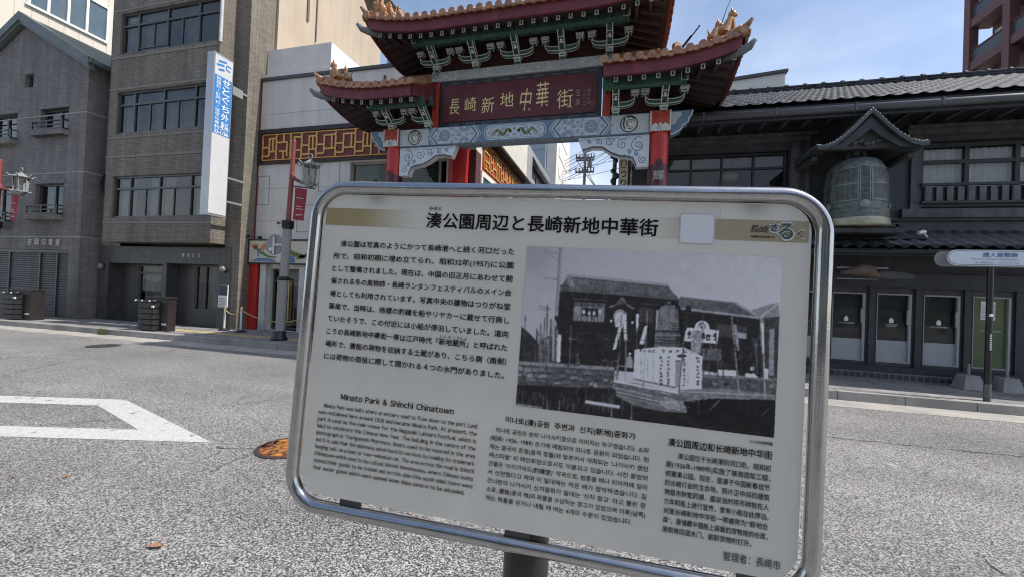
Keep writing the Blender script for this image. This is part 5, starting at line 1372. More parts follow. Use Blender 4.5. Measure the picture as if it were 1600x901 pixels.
m = MB(); m.box(bx - .6, bx + .6, 9.3, ty, 3.04, 3.13); m.box(bx + .5, bx + .95, 9.9, 10.0, 3.25, 3.33); m.box(bx + .8, bx + .86, 9.9, ty, 3.1, 3.3); m.build('bell_platform', M_dark2, shop)
m = MB()
for k in range(12): m.tube([(bx - .75, 9.9 - .04 * k, 3.02), (bx + 1.3, 9.9 - .04 * k, 3.0)], .02, 5) if k < 3 else None
m.build('platform_bearer', M_dark2, shop)

# the bronze bell
bell = thing('bronze_bell', 'large green bronze temple bell with raised characters hanging under the curved canopy', 'bell', (bx, byc, 3.14))
M_bron = mat('green_bronze', (0.118, 0.142, 0.13), 0.5, .15, var=.45, vscale=7, detail=10)
M_brong = mat('pale_worn_bronze', (0.36, 0.36, 0.26), 0.4, .25, var=.25, vscale=9)
M_brond = mat('dark_patina', (0.045, 0.058, 0.058), 0.6, var=.3, vscale=9)
prof = [(.0, .02), (.50, .02), (.535, .0), (.545, .06), (.545, .16), (.53, .165), (.53, .20), (.535, .21), (.535, .25), (.525, .255), (.525, .30), (.53, .31), (.53, .34), (.52, .345), (.52, .39), (.524, .40), (.524, .43), (.515, .44), (.515, .5), (.512, .76), (.50, .92), (.475, 1.08), (.44, 1.2), (.39, 1.29), (.37, 1.30), (.36, 1.325), (.26, 1.37), (.12, 1.40), (.0, 1.405)]
m = MB(); m.lathe(prof, (bx, byc, 3.18), 48); bb = m.build('bell_body', M_bron, bell)
m = MB(); m.lathe([(.546, .005), (.552, .03), (.552, .135), (.546, .155)], (bx, byc, 3.18), 48); m.build('bell_rim', M_brong, bell)
m = MB(); m.tube([(bx - .13, byc, 4.56), (bx - .14, byc, 4.7), (bx - .05, byc, 4.80), (bx + .05, byc, 4.80), (bx + .14, byc, 4.7), (bx + .13, byc, 4.56)], .045, 8); m.cyl((bx, byc, 4.76), (bx, byc, 5.0), .03, n=8); m.ball((bx - .02, byc - .05, 4.70), .07, .06, .09); m.build('dragon_loop', M_brond, bell)
def brad(z):
    for i in range(len(prof) - 1):
        if prof[i][1] <= z <= prof[i + 1][1] and i > 17:
            t = (z - prof[i][1]) / (prof[i + 1][1] - prof[i][1] + 1e-9); return prof[i][0] + (prof[i + 1][0] - prof[i][0]) * t
    return .515
TH0 = RAD(-97)
def bwrap(th, z, off): r = brad(z) + off; return Vector((bx + r * math.cos(th), byc + r * math.sin(th), 3.18 + z))
ribs, chars = MB(), MB()
def ribz(th, z0, z1, hw=.012):
    zz = np.linspace(z0, z1, 9)
    for i in range(8):
        a, b = zz[i], zz[i + 1]; ribs.quad(bwrap(th - hw / .5, a, .012), bwrap(th + hw / .5, a, .012), bwrap(th + hw / .5, b, .012), bwrap(th - hw / .5, b, .012))
def ribh(z, t0, t1, hw=.010):
    tt = np.linspace(t0, t1, 12)
    for i in range(11): ribs.quad(bwrap(tt[i], z - hw, .014), bwrap(tt[i + 1], z - hw, .014), bwrap(tt[i + 1], z + hw, .014), bwrap(tt[i], z + hw, .014))
def wrap_text(st, th, z, h, w):
    v, f = text_data(st)
    x0, x1 = v[:, 0].min(), v[:, 0].max(); z0, z1 = v[:, 1].min(), v[:, 1].max()
    chars.add([bwrap(th + ((p[0] - x0) / (x1 - x0) - .5) * w / .5, z + ((p[1] - z0) / (z1 - z0) - .5) * h, .016) for p in v], f)
for k in range(-2, 3):
    th = TH0 + k * RAD(68)
    for d in (-.17, -.12, .12, .17): ribz(th + d * 1.25, .47, 1.14, .008)
    c = bwrap(th, .415, .012)
    for q in range(14):
        t0, t1 = q / 14 * 6.283, (q + 1) / 14 * 6.283
        ribs.add([bwrap(th, .40, .035), bwrap(th + .16 * math.cos(t0), .40 + .075 * math.sin(t0), .02), bwrap(th + .16 * math.cos(t1), .40 + .075 * math.sin(t1), .02)], [(0, 1, 2)])
    for i, ch in enumerate('御堂丸薬本家'): wrap_text(ch, th, 1.09 - i * .112, .095, .12)
    t2 = th + RAD(34)
    ribh(.80, t2 - .36, t2 + .36); ribh(.48, t2 - .38, t2 + .38); ribh(1.12, t2 - .36, t2 + .36)
    for cxi in range(4):
        for i, ch in enumerate('南無釈迦牟尼'): wrap_text(ch, t2 + (1.5 - cxi) * .155, 1.085 - i * .05 if i < 5 else .0, .042, .055) if i < 5 else None
        for i, ch in enumerate('鐘楼堂記銘'): wrap_text(ch, t2 + (1.5 - cxi) * .155, .75 - i * .052, .042, .055)
ribh(1.16, 0, -6.28); ribs.build('raised_rib', mat('mid_bronze', (.20, .235, .215), .45, .15, var=.3, vscale=8), bell); chars.build('raised_lettering', mat('mid_bronze2', (.055, .07, .07), .5, .1, var=.3, vscale=8), bell)

# carved driftwood board and its rods under the canopy, small white lamp on the canopy
dx, dz = uv(1355, 425, 9.7)
dw = thing('driftwood_ornament', 'carved brown driftwood piece with a long leaf shaped paddle hung above the shop windows', 'ornament', (dx, 9.7, dz - .1))
m = MB(); m.tube([(dx - .45, 9.7, dz - .02), (dx - .3, 9.68, dz), (dx - .12, 9.66, dz + .04), (dx + .02, 9.66, dz + .02), (dx + .12, 9.68, dz - .06), (dx + .25, 9.7, dz - .08)], [.04, .06, .13, .12, .08, .03], 10); m.build('driftwood', mat('driftwood_brown', (.12, .085, .06), .7, var=.45, vscale=9, bump=.5), dw)
m = MB(); v = []; n = 22
lo = [(dx + .1 + .62 * (.5 - .5 * math.cos(t)) if False else dx + .45 + .36 * math.cos(t), 9.72 + .05 * math.sin(t), dz - .05 + .075 * math.sin(t)) for t in np.linspace(0, 6.283, n, endpoint=False)]
m.add(lo + [(a, b + .03, c) for a, b, c in lo], [tuple(range(n)), tuple(range(2 * n - 1, n - 1, -1))] + [(i, n + i, n + (i + 1) % n, (i + 1) % n) for i in range(n)]); m.build('paddle', mat('grey_paddle_wood', (.13, .125, .115), .6, var=.4, vscale=8), dw)
m = MB(); m.cyl((dx - .5, 9.74, dz + .08), (dx + .36, 9.74, dz + .085), .022, n=8); m.cyl((dx - .5, 9.74, dz - .14), (dx + .2, 9.74, dz - .14), .01, n=6); m.build('hanging_rod', mat('grey_rod', (.28, .28, .28), .4), dw)
m = MB()
for q in (-.3, .3): m.cyl((dx + q, 9.74, dz + .08), (dx + q, 9.74, 2.72), .006, n=5)
m.build('hanging_wire', M_black, dw)
lx, lz = uv(1443, 363, 9.75)
sl_ = thing('spotlight', 'tiny white spotlight standing on the low dark tiled canopy right of the bell', 'lamp', (lx, 9.75, lz - .1))
m = MB(); m.ball((lx, 9.75, lz), .05, .04, .045); m.cyl((lx - .09, 9.73, lz - .02), (lx, 9.75, lz), .035, .045, 10); m.build('lamp_head', M_white, sl_)
m = MB(); m.cyl((lx, 9.75, lz), (lx + .08, 9.78, lz - .1), .014, n=6); m.build('lamp_arm', M_white, sl_)
# ================================================================== hanging shop signs, poles and wires in the side street
def hang_sign(px0, px1, y, z1, z0, text, label, col, depth):
    x0, x1 = uv(px0, 265, y)[0], uv(px1, 265, y)[0]
    t = thing('shop_sign', label, 'sign', ((x0 + x1) / 2, y, z0))
    m = MB(); m.box(x0, x1, y, y + depth, z0, z1); m.build('board', mat('sign_edge_brown', (.10, .08, .06), .5), t)
    m = MB(); m.box(x0 + .015, x1 - .015, y - .012, y, z0 + .02, z1 - .02); m.build('face_panel', mat('cream_sign_face', col, .5, var=.1), t)
    m = MB(); w = (x1 - x0)
    xc = (x0 + x1) / 2; zt_ = z1 - .12
    m.strip([(-w * .25, -.06), (-w * .25, .03), (0, .09), (w * .25, .03), (w * .25, -.06)], .02, (xc, y - .014, zt_), EX, EZ)
    m.strip([(-w * .25, -.10), (w * .25, -.10)], .018, (xc, y - .014, zt_), EX, EZ)
    for i, ch in enumerate(text): m.text(ch, (xc, y - .014, zt_ - .26 - i * .2), EX, EZ, height=.15, width=w * .55, bold=.015, center=True)
    m.build('sign_lettering', M_ink, t)
    return t
hang_sign(967, 982, 9.9, 4.87, 3.0, 'つりがね堂薬局', 'tall cream shop sign with black lettering hung at the corner of the dark timber shop', (.52, .47, .36), .05)
hang_sign(984, 989, 10.3, 4.85, 3.2, 'くすり', 'narrow cream shop sign edge on beside the taller cream shop sign', (.45, .43, .36), .05)
px_, pz_ = uv(961, 245, 11.2)
t = thing('ornate_pole', 'slim grey lamp pole with decorated clamps beside the cream shop signs', 'pole', (px_, 11.2, .15))
m = MB(); m.cyl((px_, 11.2, .15), (px_, 11.2, 5.5), .055, n=10); m.build('pole', mat('grey_pole', (.3, .3, .31), .5), t)
m = MB()
for i in range(14): m.ball((px_ + .05 * math.sin(i * 2.3), 11.15, 3.6 + i * .135), .07 + .02 * math.sin(i * 5), n=7, m=5)
m.build('clamp', mat('dark_fitting', (.09, .1, .1), .5, var=.4, vscale=12), t)

a = uv(915, 232, 45.0)
up = thing('utility_pole', 'distant utility pole with crossarms and insulators under the gate beam', 'utility pole', (a[0], 45, .15))
m = MB(); m.cyl((a[0], 45, .15), (a[0], 45, a[1] + .3), .22, .14, 8); m.build('pole', mat('pole_concrete', (.10, .10, .11), .7), up)
m = MB()
for dz_ in (1.15, 1.4, 2.7): m.box(a[0] - 1.0, a[0] + 1.0, 44.9, 45.1, a[1] - dz_, a[1] - dz_ + .16)
for s in (-1, 1): m.cyl((a[0] + s * .9, 45, a[1] - 1.3), (a[0] + s * .1, 45, a[1] - 2.5), .04, n=5)
m.build('crossarm', mat('dark_steel', (.06, .06, .07), .5), up)
m = MB()
for dz_ in (1.0, 2.54):
    for q in (-.95, -.6, -.25, .3, .65, .95): m.cyl((a[0] + q, 45, a[1] - dz_), (a[0] + q, 45, a[1] - dz_ + .4), .09, .05, 6)
m.cyl((a[0] + .55, 44.7, a[1] - 2.2), (a[0] + .55, 44.7, a[1] - 1.4), .26, n=8); m.build('insulator', mat('dark_steel', (.06, .06, .07)), up)
m = MB()
def sag(p, q, s, n=10): return [tuple(Vector(p).lerp(Vector(q), t) + Vector((0, 0, -s * 4 * t * (1 - t)))) for t in np.linspace(0, 1, n)]
for k, (dz_, q) in enumerate(((1.0, -.95), (1.0, -.25), (1.0, .65), (2.5, -.9), (2.5, .3), (2.5, .95), (1.6, .5))):
    m.tube(sag((a[0] + q, 45, a[1] - dz_ + .4), (1.6 + .25 * k, 14, 10.4 - dz_ * .6 + .3 * (k % 3)), .5), .022, 4)
    m.tube(sag((a[0] + q, 45, a[1] - dz_ + .4), (a[0] - 18, 60, a[1] - dz_ - 1.6), .5), .03, 4)
for z_ in (14.6, 15.6): m.tube(sag((-10, 46, z_ - .5), (4, 43, z_ + 1.4), .3), .025, 4)
for q in range(3): m.tube(sag((a[0] + .2 * q, 44.9, a[1] - 2.6), (.2 + .1 * q, 12.5, 4.2 - .4 * q), .4), .03, 4)
tag(m.build('power_line', M_black), 'bundle of thin power lines strung from the distant utility pole over the side street', 'power line')
a, b_ = uv(1117, 58, 9.2), uv(1142, -4, 9.2)
m = MB(); m.tube([(a[0] - .05, 9.2, a[1] - .35), (b_[0], 9.6, b_[1]), (b_[0] + 2.4, 11, b_[1] + 6)], .010, 5)
tag(m.build('overhead_wire', M_black), 'single black wire rising from the right gate roof into the sky', 'wire')

# ================================================================== street lamps with lantern and banner
M_lpred = mat('lamp_red_paint', (0.22, 0.05, 0.042), 0.5, var=.15)
M_pebble = mat('pebbled_grey_post', (0.30, 0.295, 0.29), 0.8, var=.5, vscale=55, bump=.4, bscale=70)
M_lant = mat('lantern_grey_metal', (0.30, 0.31, 0.31), 0.45, .15, var=.3, vscale=12)
M_lglass = glass_mat('lantern_glass', (.78, .78, .76), .8)
M_banner = mat('crimson_banner', (0.26, 0.022, 0.04), 0.7, var=.12)
def lamp_post(x, y, label, arm, top=5.28, reach=.56):
    t = thing('street_lamp', label, 'street lamp', (x, y, .15), 'red street lamps with lanterns')
    lean = .035
    def X(z): return x + lean * (z - .15)
    m = MB(); m.cyl((X(.15), y, .15), (X(3.05), y, 3.05), .115, .105, 18); m.build('post', M_pebble, t)
    m = MB(); m.lathe([(.20, 0), (.20, .05), (.15, .10), (.155, .2), (.13, .24)], (X(.15), y, .15), 18); m.lathe([(.125, 0), (.15, .03), (.15, .07), (.125, .1)], (X(1.72), y, 1.68), 18); m.lathe([(.11, 0), (.12, .02), (.125, .16), (.15, .17), (.15, .22), (.1, .23)], (X(3.05), y, 3.0), 18)
    for k in range(10): th = k * .628; m.box(X(3.1) + .125 * math.cos(th) - .012, X(3.1) + .125 * math.cos(th) + .012, y + .125 * math.sin(th) - .012, y + .125 * math.sin(th) + .012, 3.03, 3.2)
    m.build('post_band', M_black, t)
    m = MB(); m.cyl((X(3.2), y, 3.2), (X(top), y, top), .062, .05, 14); m.ball((X(top), y, top), .052, n=12)
    s = arm; zA = 4.22
    m.tube([(X(zA) + s * .02, y, zA + .22), (X(zA) + s * .12, y, zA + .08), (X(zA) + s * (reach - .21), y, zA - .02), (X(zA) + s * (reach + .06), y, zA - .10)], [.06, .045, .035, .03], 8); m.build('upper_post', M_lpred, t)
    m = MB(); m.cyl((X(zA) + s * .08, y - .01, zA - .10), (X(zA) + s * (reach + .19), y - .01, zA - .18), .016, n=8); m.cyl((X(3.1), y, 3.12), (X(3.1) - .2, y - .06, 3.16), .012, n=6); m.ball((X(3.1) - .24, y - .07, 3.16), .035, n=8); m.build('banner_rod', M_black, t)
    # lantern
    lx = X(zA) + s * reach; lz = zA - .06
    L = MB(); L.X = Matrix.Translation((lx, y, lz)) @ Matrix.Scale(1.2, 4) @ Matrix.Translation((-lx, -y, -lz))
    L.lathe([(.03, -.10), (.06, -.06), (.10, -.03), (.115, 0)], (lx, y, lz), 12)
    for k in range(6):
        th = k * math.pi / 3 + .3; c, sn = math.cos(th), math.sin(th)
        L.tube([(lx + c * .125, y + sn * .125, lz + .03), (lx + c * .17, y + sn * .17, lz + .0), (lx + c * .20, y + sn * .20, lz + .045)], [.02, .016, .008], 6)
        L.cyl((lx + c * .125, y + sn * .125, lz), (lx + c * .15, y + sn * .15, lz + .38), .012, n=6)
        L.tube([(lx + c * .08, y + sn * .08, lz + .43), (lx + c * .19, y + sn * .19, lz + .39), (lx + c * .26, y + sn * .26, lz + .46)], [.02, .02, .008], 6)
    n = 6; P = lambda r, z: [(lx + r * math.cos(k * math.pi / 3 + .3), y + r * math.sin(k * math.pi / 3 + .3), lz + z) for k in range(n)]
    for r0, z0, r1, z1 in ((.145, 0, .145, .03), (.17, .375, .215, .39), (.215, .39, .12, .44), (.12, .44, .045, .50)):
        a, b = P(r0, z0), P(r1, z1); L.add(a + b, [(i, (i + 1) % n, n + (i + 1) % n, n + i) for i in range(n)])
    L.add(P(.145, .0), [tuple(range(n))]); L.add(P(.17, .375), [tuple(range(n))]); L.ball((lx, y, lz + .50), .035, n=8)
    L.tube([(lx + .055 * math.cos(q), y, lz + .585 + .062 * math.sin(q)) for q in np.linspace(0, 6.283, 16, endpoint=False)], .010, 6, closed=True)
    lan = L.build('lantern', M_lant, t)
    m = MB(); m.X = L.X; a, b = P(.12, .03), P(.142, .375); m.add(a + b, [(i, (i + 1) % n, n + (i + 1) % n, n + i) for i in range(n)]); m.build('lantern_glass', M_lglass, lan)
    m = MB(); m.lathe([(.03, .03), (.05, .08), (.045, .2), (.02, .24)], (lx, y, lz), 10); m.build('bulb', mat('white_bulb', (.75, .74, .7), .4), lan)
    # banner
    bx0, bx1 = sorted((X(zA) + s * (reach - .42), X(zA) + s * (reach - .06))); zt_, zb_ = zA - .14, zA - .96
    m = MB()
    def bf(a, b): return (bx0 + (bx1 - bx0) * a + .03 * (b - 1), y - .012 + .018 * math.sin(a * 5 + b * 3), zb_ + (zt_ - zb_) * b - .05 * (a if s > 0 else 1 - a))
    m.grid(bf, 8, 8); bn = m.build('banner', M_banner, t)
    m = MB(); O = (bx0, y - .034, zb_)
    for i, z_ in enumerate((.55, .34, .27)): m.strip([(.07, z_), (.30 - .05 * (i % 2), z_ - .025)], .016, O, EX, EZ)
    m.text('長崎市', (bx0 + .18, y - .034, zb_ + .11), EX, EZ, height=.05, width=.2, bold=.02, center=True); m.build('banner_lettering', mat('banner_white', (.6, .5, .5), .7), bn)
    return t
lamp_post(-8.52, 8.72, 'red street lamp before the restaurant with a round sign clamped to its post', 1)
lamp_post(-19.85, 8.5, 'red street lamp at the left edge, its lantern and banner before the gabled house', 1, 5.2, 1.08)
# round road sign seen from behind, clamped to the near lamp post
rs = thing('road_sign', 'round grey road sign seen from behind, clamped to the street lamp post', 'road sign', (-8.86, 8.70, 2.2))
sxp, szp = -8.80, 2.60
m = MB(); m.cyl((sxp, 8.70, szp), (sxp, 8.715, szp), .27, n=36); m.build('sign_plate', mat('grey_sign_back', (.20, .21, .215), .4, .4, var=.12), rs)
m = MB(); m.box(sxp - .03, sxp + .03, 8.672, 8.70, szp - .24, szp + .2); m.box(sxp - .03, sxp + .42, 8.655, 8.672, szp - .03, szp + .02); m.build('clamp_rail', M_alu, rs)
m = MB(); m.box(sxp - .16, sxp - .08, 8.697, 8.70, szp - .16, szp - .08); m.build('sticker', M_white, rs)

# ================================================================== street cabinets with horizontal guard tubes
M_cab = mat('dark_brown_cabinet', (0.024, 0.019, 0.019), 0.5, var=.3, vscale=4)
def cabinet(x0, x1, y0, y1, label):
    t = thing('street_cabinet', label, 'street cabinet', ((x0 + x1) / 2, y0, .15), 'brown street cabinets on the kerb'); h = .90
    m = MB(); xm = x0 + (x1 - x0) * .08
    m.box(xm + .02, x1, y0 + .12, y1, .15, .15 + h); b = m.build('cabinet_body', M_cab, t)
    m = MB(); m.box(xm, x1 + .02, y0 + .10, y1 + .02, .15 + h + .001, .15 + h + .05); m.build('cabinet_lid', M_cab, b)
    m = MB()
    for i in range(5):
        z = .24 + i * .155; w = x1 - x0
        P_ = [(x0 + .02, y0 + .16), (x0 - .02, y0 + .02), (x0 + .03, y0 - .04), (x0 + .10, y0 - .06), (x0 + w * .58, y0 - .06), (x0 + w * .66, y0 - .04), (x0 + w * .70, y0 + .02), (x0 + w * .70, y0 + .12)]
        for (ax, ay), (bx_, by_) in zip(P_[:-1], P_[1:]): m.quad((ax, ay, z - .062), (bx_, by_, z - .062), (bx_, by_, z + .062), (ax, ay, z + .062)); m.quad((ax, ay, z + .062), (bx_, by_, z + .062), (bx_ + (x0 + w * .35 - bx_) * .1, by_ + .05, z + .066), (ax + (x0 + w * .35 - ax) * .1, ay + .05, z + .066))
    m.build('guard_rail', mat('black_guard_slat', (.02, .018, .018), .5), t)
    m = MB(); w = x1 - x0
    m.tube([(x0 - .04, y0 + .0, .98), (x0 + .06, y0 - .08, .98), (x0 + w * .60, y0 - .08, .98), (x0 + w * .72, y0 + .0, .98)], .035, 8); m.build('top_rail', M_black, t)
    m = MB()
    for q in (.02, .30, .60): m.cyl((x0 + w * q, y0 - .125, .98), (x0 + w * q, y0 - .06, .98), .022, n=8)
    m.box(x0 + w * .66, x0 + w * .74, y0 - .10, y0 - .07, .80, .86); m.box(x0 + w * .78, x0 + w * .95, y0 + .112, y0 + .118, .32, .37)
    m.build('reflector', mat('white_reflector', (.7, .72, .7), .3), t)
    m = MB(); m.box(x0 + w * .82, x0 + w * .86, y0 + .11, y0 + .118, .4, .55); m.box(x0 + w * .76, x0 + w * .96, y0 + .108, y0 + .1185, .94, .99); m.build('plate', M_darkframe, b)
    return t
cabinet(-18.75, -17.62, 8.28, 8.72, 'dark brown street cabinet with guard tubes on the kerb before the grey shutters')
cabinet(-13.0, -12.1, 8.38, 8.72, 'dark brown street cabinet with guard tubes on the kerb before the granite ground floor')

# ================================================================== rope stanchions
M_post = mat('white_post', (0.66, 0.66, 0.63), 0.4, var=.06)
st = []
def stanchion(x, y, label):
    t = thing('rope_stanchion', label, 'stanchion', (x, y, .15), 'white rope stanchions')
    m = MB(); m.cyl((x, y, .19), (x, y, .82), .028, n=12); m.build('post', M_post, t)
    m = MB(); m.ball((x, y, .84), .036); m.cyl((x, y, .77), (x, y, .79), .036, n=12); m.build('finial', mat('brass', (.45, .33, .12), .35, .6), t)
    m = MB(); m.lathe([(.15, 0), (.15, .03), (.06, .05), (.04, .06)], (x, y, .15), 18); m.build('base', M_black, t)
sp = [(-11.42, 9.62), (-10.72, 9.55), (-9.05, 9.7), (-8.15, 9.45)]
stanchion(*sp[0], 'white rope stanchion nearest the granite pier'); stanchion(*sp[1], 'white rope stanchion in front of the red pilaster')
stanchion(*sp[3], 'white rope stanchion between the street lamp and the information board')
m = MB()
for a, b in ((sp[0], sp[1]), (sp[1], sp[3])): m.tube(sag((a[0], a[1], .78), (b[0], b[1], .78), .14 if a is sp[0] else .26, 16), .014, 6)
tag(m.build('barrier_rope', mat('golden_rope', (.5, .38, .14), .8, var=.3, vscale=60)), 'golden yellow rope slung between the white stanchions', 'rope')

# ================================================================== pedestrian finger sign on the right
fx, fy = 5.93, 8.66
fs = thing('finger_sign', 'white rounded direction sign with blue lettering on a black pole', 'direction sign', (fx, fy, .15))
m = MB(); m.cyl((fx, fy, .15), (fx, fy, 2.36), .042, n=16); m.cyl((fx, fy, .15), (fx, fy, .42), .045, n=16); m.build('pole', M_black, fs)
m = MB(); m.cyl((fx, fy, .15), (fx, fy, .43), .047, .047, 16); m.build('pole_sleeve', mat('worn_pole_sleeve', (.12, .12, .12), .6, var=.4, vscale=20), fs)
m = MB()
for k in range(9): m.box(fx - .012, fx + .012, fy - .046, fy - .040, 1.0 + k * .03, 1.018 + k * .03)
m.ball((fx, fy - .03, 1.57), .03, .02, .03); m.build('sticker', M_white, fs)
def plate(x0, x1, y, z0, z1, d, mbx):
    r = (z1 - z0) / 2; zc = (z0 + z1) / 2; n = 14
    pts = [(x0 + r + r * math.cos(t), zc + r * math.sin(t)) for t in np.linspace(math.pi / 2, 3 * math.pi / 2, n)] + [(x1 - r + r * math.cos(t), zc + r * math.sin(t)) for t in np.linspace(-math.pi / 2, math.pi / 2, n)]
    mbx.prism(pts, 'y', y, y + d); return pts
z0, z1 = 2.38, 2.645; xL = 5.31; xR = 7.05
m = MB(); plate(xL - .10, xR - .1, fy + .07, z0 - .01, z1 - .01, .02, m); m.build('rear_plate', mat('grey_plate', (.24, .24, .25), .5), fs)
m = MB(); pts = plate(xL, xR, fy - .06, z0, z1, .02, m); m.build('sign_plate', mat('sign_plate_white', (.60, .66, .72), .4, var=.03), fs)
m = MB(); zc = (z0 + z1) / 2; m.strip([((a - (xL + xR) / 2) * .985 + (xL + xR) / 2, zc + (b - zc) * .86) for a, b in pts], .006, (0, fy - .063, 0), EX, EZ, True)
m.build('sign_outline', M_ink, fs)
m = MB(); m.text('唐人屋敷跡', (6.01, fy - .063, 2.565), EX, EZ, width=.45, center=True, height=.075, bold=.02); m.strip([(6.33, 2.56), (6.62, 2.56)], .012, (0, fy - .063, 0), EX, EZ); m.strip([(6.56, 2.59), (6.64, 2.56), (6.56, 2.53)], .012, (0, fy - .063, 0), EX, EZ)
m.build('blue_lettering', mat('sign_text_blue', (.10, .17, .36), .5), fs)
m = MB(); m.text('Former Chinese Settlement', (5.94, fy - .063, 2.495), EX, EZ, width=.62, center=True); m.text('唐人屋敷旧址', (5.80, fy - .063, 2.435), EX, EZ, width=.24, center=True, height=.038); m.text('도진야시키터', (6.12, fy - .063, 2.435), EX, EZ, width=.26, center=True, height=.035)
m.build('grey_lettering', mat('sign_text_grey', (.30, .36, .45), .5), fs)

# ================================================================== sign weights, manholes, leaves, weeds
def weight(px, py, label):
    x, y = uv(px, py, 9.9)[0], 9.9; t = thing('sign_weight', label, 'sign weight', (x, y, .15), 'concrete sign weights')
    m = MB(); b, tt, h = .17, .11, .26
    v = [(x - b, y - b, .15), (x + b, y - b, .15), (x + b, y + b, .15), (x - b, y + b, .15), (x - tt, y - tt, .15 + h), (x + tt, y - tt, .15 + h), (x + tt, y + tt, .15 + h), (x - tt, y + tt, .15 + h)]
    m.add(v, [(0, 3, 2, 1), (4, 5, 6, 7), (0, 1, 5, 4), (1, 2, 6, 5), (2, 3, 7, 6), (3, 0, 4, 7)]); m.build('concrete_block', M_concrete, t)
    m = MB(); m.cyl((x, y, .41), (x, y, .62), .022, n=10); m.build('socket', mat('galvanised', (.5, .5, .5)), t)
weight(1513, 594, 'grey concrete sign weight left of the black sign pole'); weight(1573, 597, 'grey concrete sign weight right of the black sign pole')
def manhole(x, y, r, label, m1, m2, deco):
    t = thing('manhole_cover', label, 'manhole cover', (x, y, .004)); n = 40
    m = MB(); m.cyl((x, y, .001), (x, y, .008), r, n=n); m.build('rim', mat('iron_rim', (.05, .05, .05), .5, .3), t)
    m = MB(); m.cyl((x, y, .0085), (x, y, .011), r * .9, n=n); c = m.build('cover', m1, t)
    m = MB(); rnd = random.Random(4)
    if deco:
        for k in range(7):
            a = k * .9; m.spiral((r * .55 * math.cos(a), r * .55 * math.sin(a)), r * .22, 1.1, r * .10, (x, y, .0125), (1, 0, 0), (0, 1, 0), a)
        for k in range(10): a = k * .63 + .3; m.disc((r * .75 * math.cos(a), r * .75 * math.sin(a)), r * .07, (x, y, .0125), (1, 0, 0), (0, 1, 0), 10)
        m.ring((0, 0), r * .2, r * .06, (x, y, .0125), (1, 0, 0), (0, 1, 0)); m.ring((0, 0), r * .86, r * .07, (x, y, .0125), (1, 0, 0), (0, 1, 0), 40); m.poly([(-r * .75 + r * .22 * math.cos(q), -r * .1 + r * .3 * math.sin(q)) for q in np.linspace(0, 6, 9)], (x, y, .0125), (1, 0, 0), (0, 1, 0))
    else:
        for rr in (.25, .5, .75): m.ring((0, 0), r * rr, r * .05, (x, y, .0125), (1, 0, 0), (0, 1, 0), 32)
        for k in range(12): a = k * .5236; m.strip([(r * .28 * math.cos(a), r * .28 * math.sin(a)), (r * .85 * math.cos(a), r * .85 * math.sin(a))], r * .04, (x, y, .0125), (1, 0, 0), (0, 1, 0))
    m.build('cover_pattern', m2, c)
manhole(-3.10, 3.34, .28, 'round manhole cover with an orange coloured pattern half hidden by the information board', mat('orange_enamel', (.36, .15, .03), .55, var=.6, vscale=14), mat('dark_enamel', (.10, .04, .03), .5), True)
manhole(-11.47, 6.71, .30, 'plain dark iron manhole cover on the road near the far kerb', mat('worn_iron', (.10, .095, .09), .5, .3, var=.3), mat('dark_iron', (.05, .05, .05), .5, .3), False)
M_leaf = mat('dry_leaf_brown', (0.30, 0.16, 0.10), 0.8, var=.35, vscale=40)
def leaf(px, py, L, a, label):
    x, y = gr(px, py); m = MB(); c, s = math.cos(a), math.sin(a); out = []
    rows = []
    for i in range(9):
        t = i / 8; w = .33 * L * math.sin(math.pi * t) ** .7 * (1 - .3 * t); zc = .003 + .006 * math.sin(t * 3.1) + (.003 if i % 2 else 0)
        rows.append([(t * L, -w, zc + .007), (t * L, -w * .5, zc + .002), (t * L, 0, zc), (t * L, w * .5, zc + .002), (t * L, w, zc + .009)])
    v = [(x + p[0] * c - p[1] * s, y + p[0] * s + p[1] * c, p[2] + .002) for r in rows for p in r]
    m.add(v, [(i * 5 + j, i * 5 + j + 1, (i + 1) * 5 + j + 1, (i + 1) * 5 + j) for i in range(8) for j in range(4)])
    m.tube([(x, y, .01), (x - c * L * .35, y - s * L * .35, .012)], .002, 4)
    o = m.build('fallen_leaf', M_leaf, None, offset=(x, y, .002)); tag(o, label, 'leaf', 'fallen dry leaves on the road')
leaf(231, 855, .085, .35, 'brown dry leaf on the asphalt nearest the bottom left'); leaf(98, 748, .05, 2.0, 'brown dry leaf on the asphalt below the white diamond'); leaf(18, 747, .035, .3, 'small reddish dry leaf on the asphalt at the left edge')
wx, wy = gr(180, 521, 0.0); m = MB(); rnd = random.Random(2)
for k in range(60):
    a = rnd.uniform(0, 6.283); L = rnd.uniform(.08, .24); x0_, y0_ = wx + rnd.uniform(-.2, .2), kerb_y(wx) - rnd.uniform(.02, .12); q = rnd.uniform(.2, .9); w = .007
    tip = Vector((x0_ + math.cos(a) * L * q, y0_ + math.sin(a) * L * q * .6, L)); mid = Vector((x0_ + math.cos(a) * L * q * .4, y0_ + math.sin(a) * L * q * .25, L * .65))
    m.add([(x0_ - w, y0_, 0.0), (x0_ + w, y0_, 0.0), mid + Vector((w, 0, 0)), mid - Vector((w, 0, 0)), tip], [(0, 1, 2, 3), (3, 2, 4)])
o = m.build('weed_tuft', mat('dry_weed_green', (.17, .19, .06), .8, var=.4, vscale=20), None, offset=(wx, kerb_y(wx) - .05, 0)); tag(o, 'tuft of yellow green weeds growing from the kerb joint', 'weed')
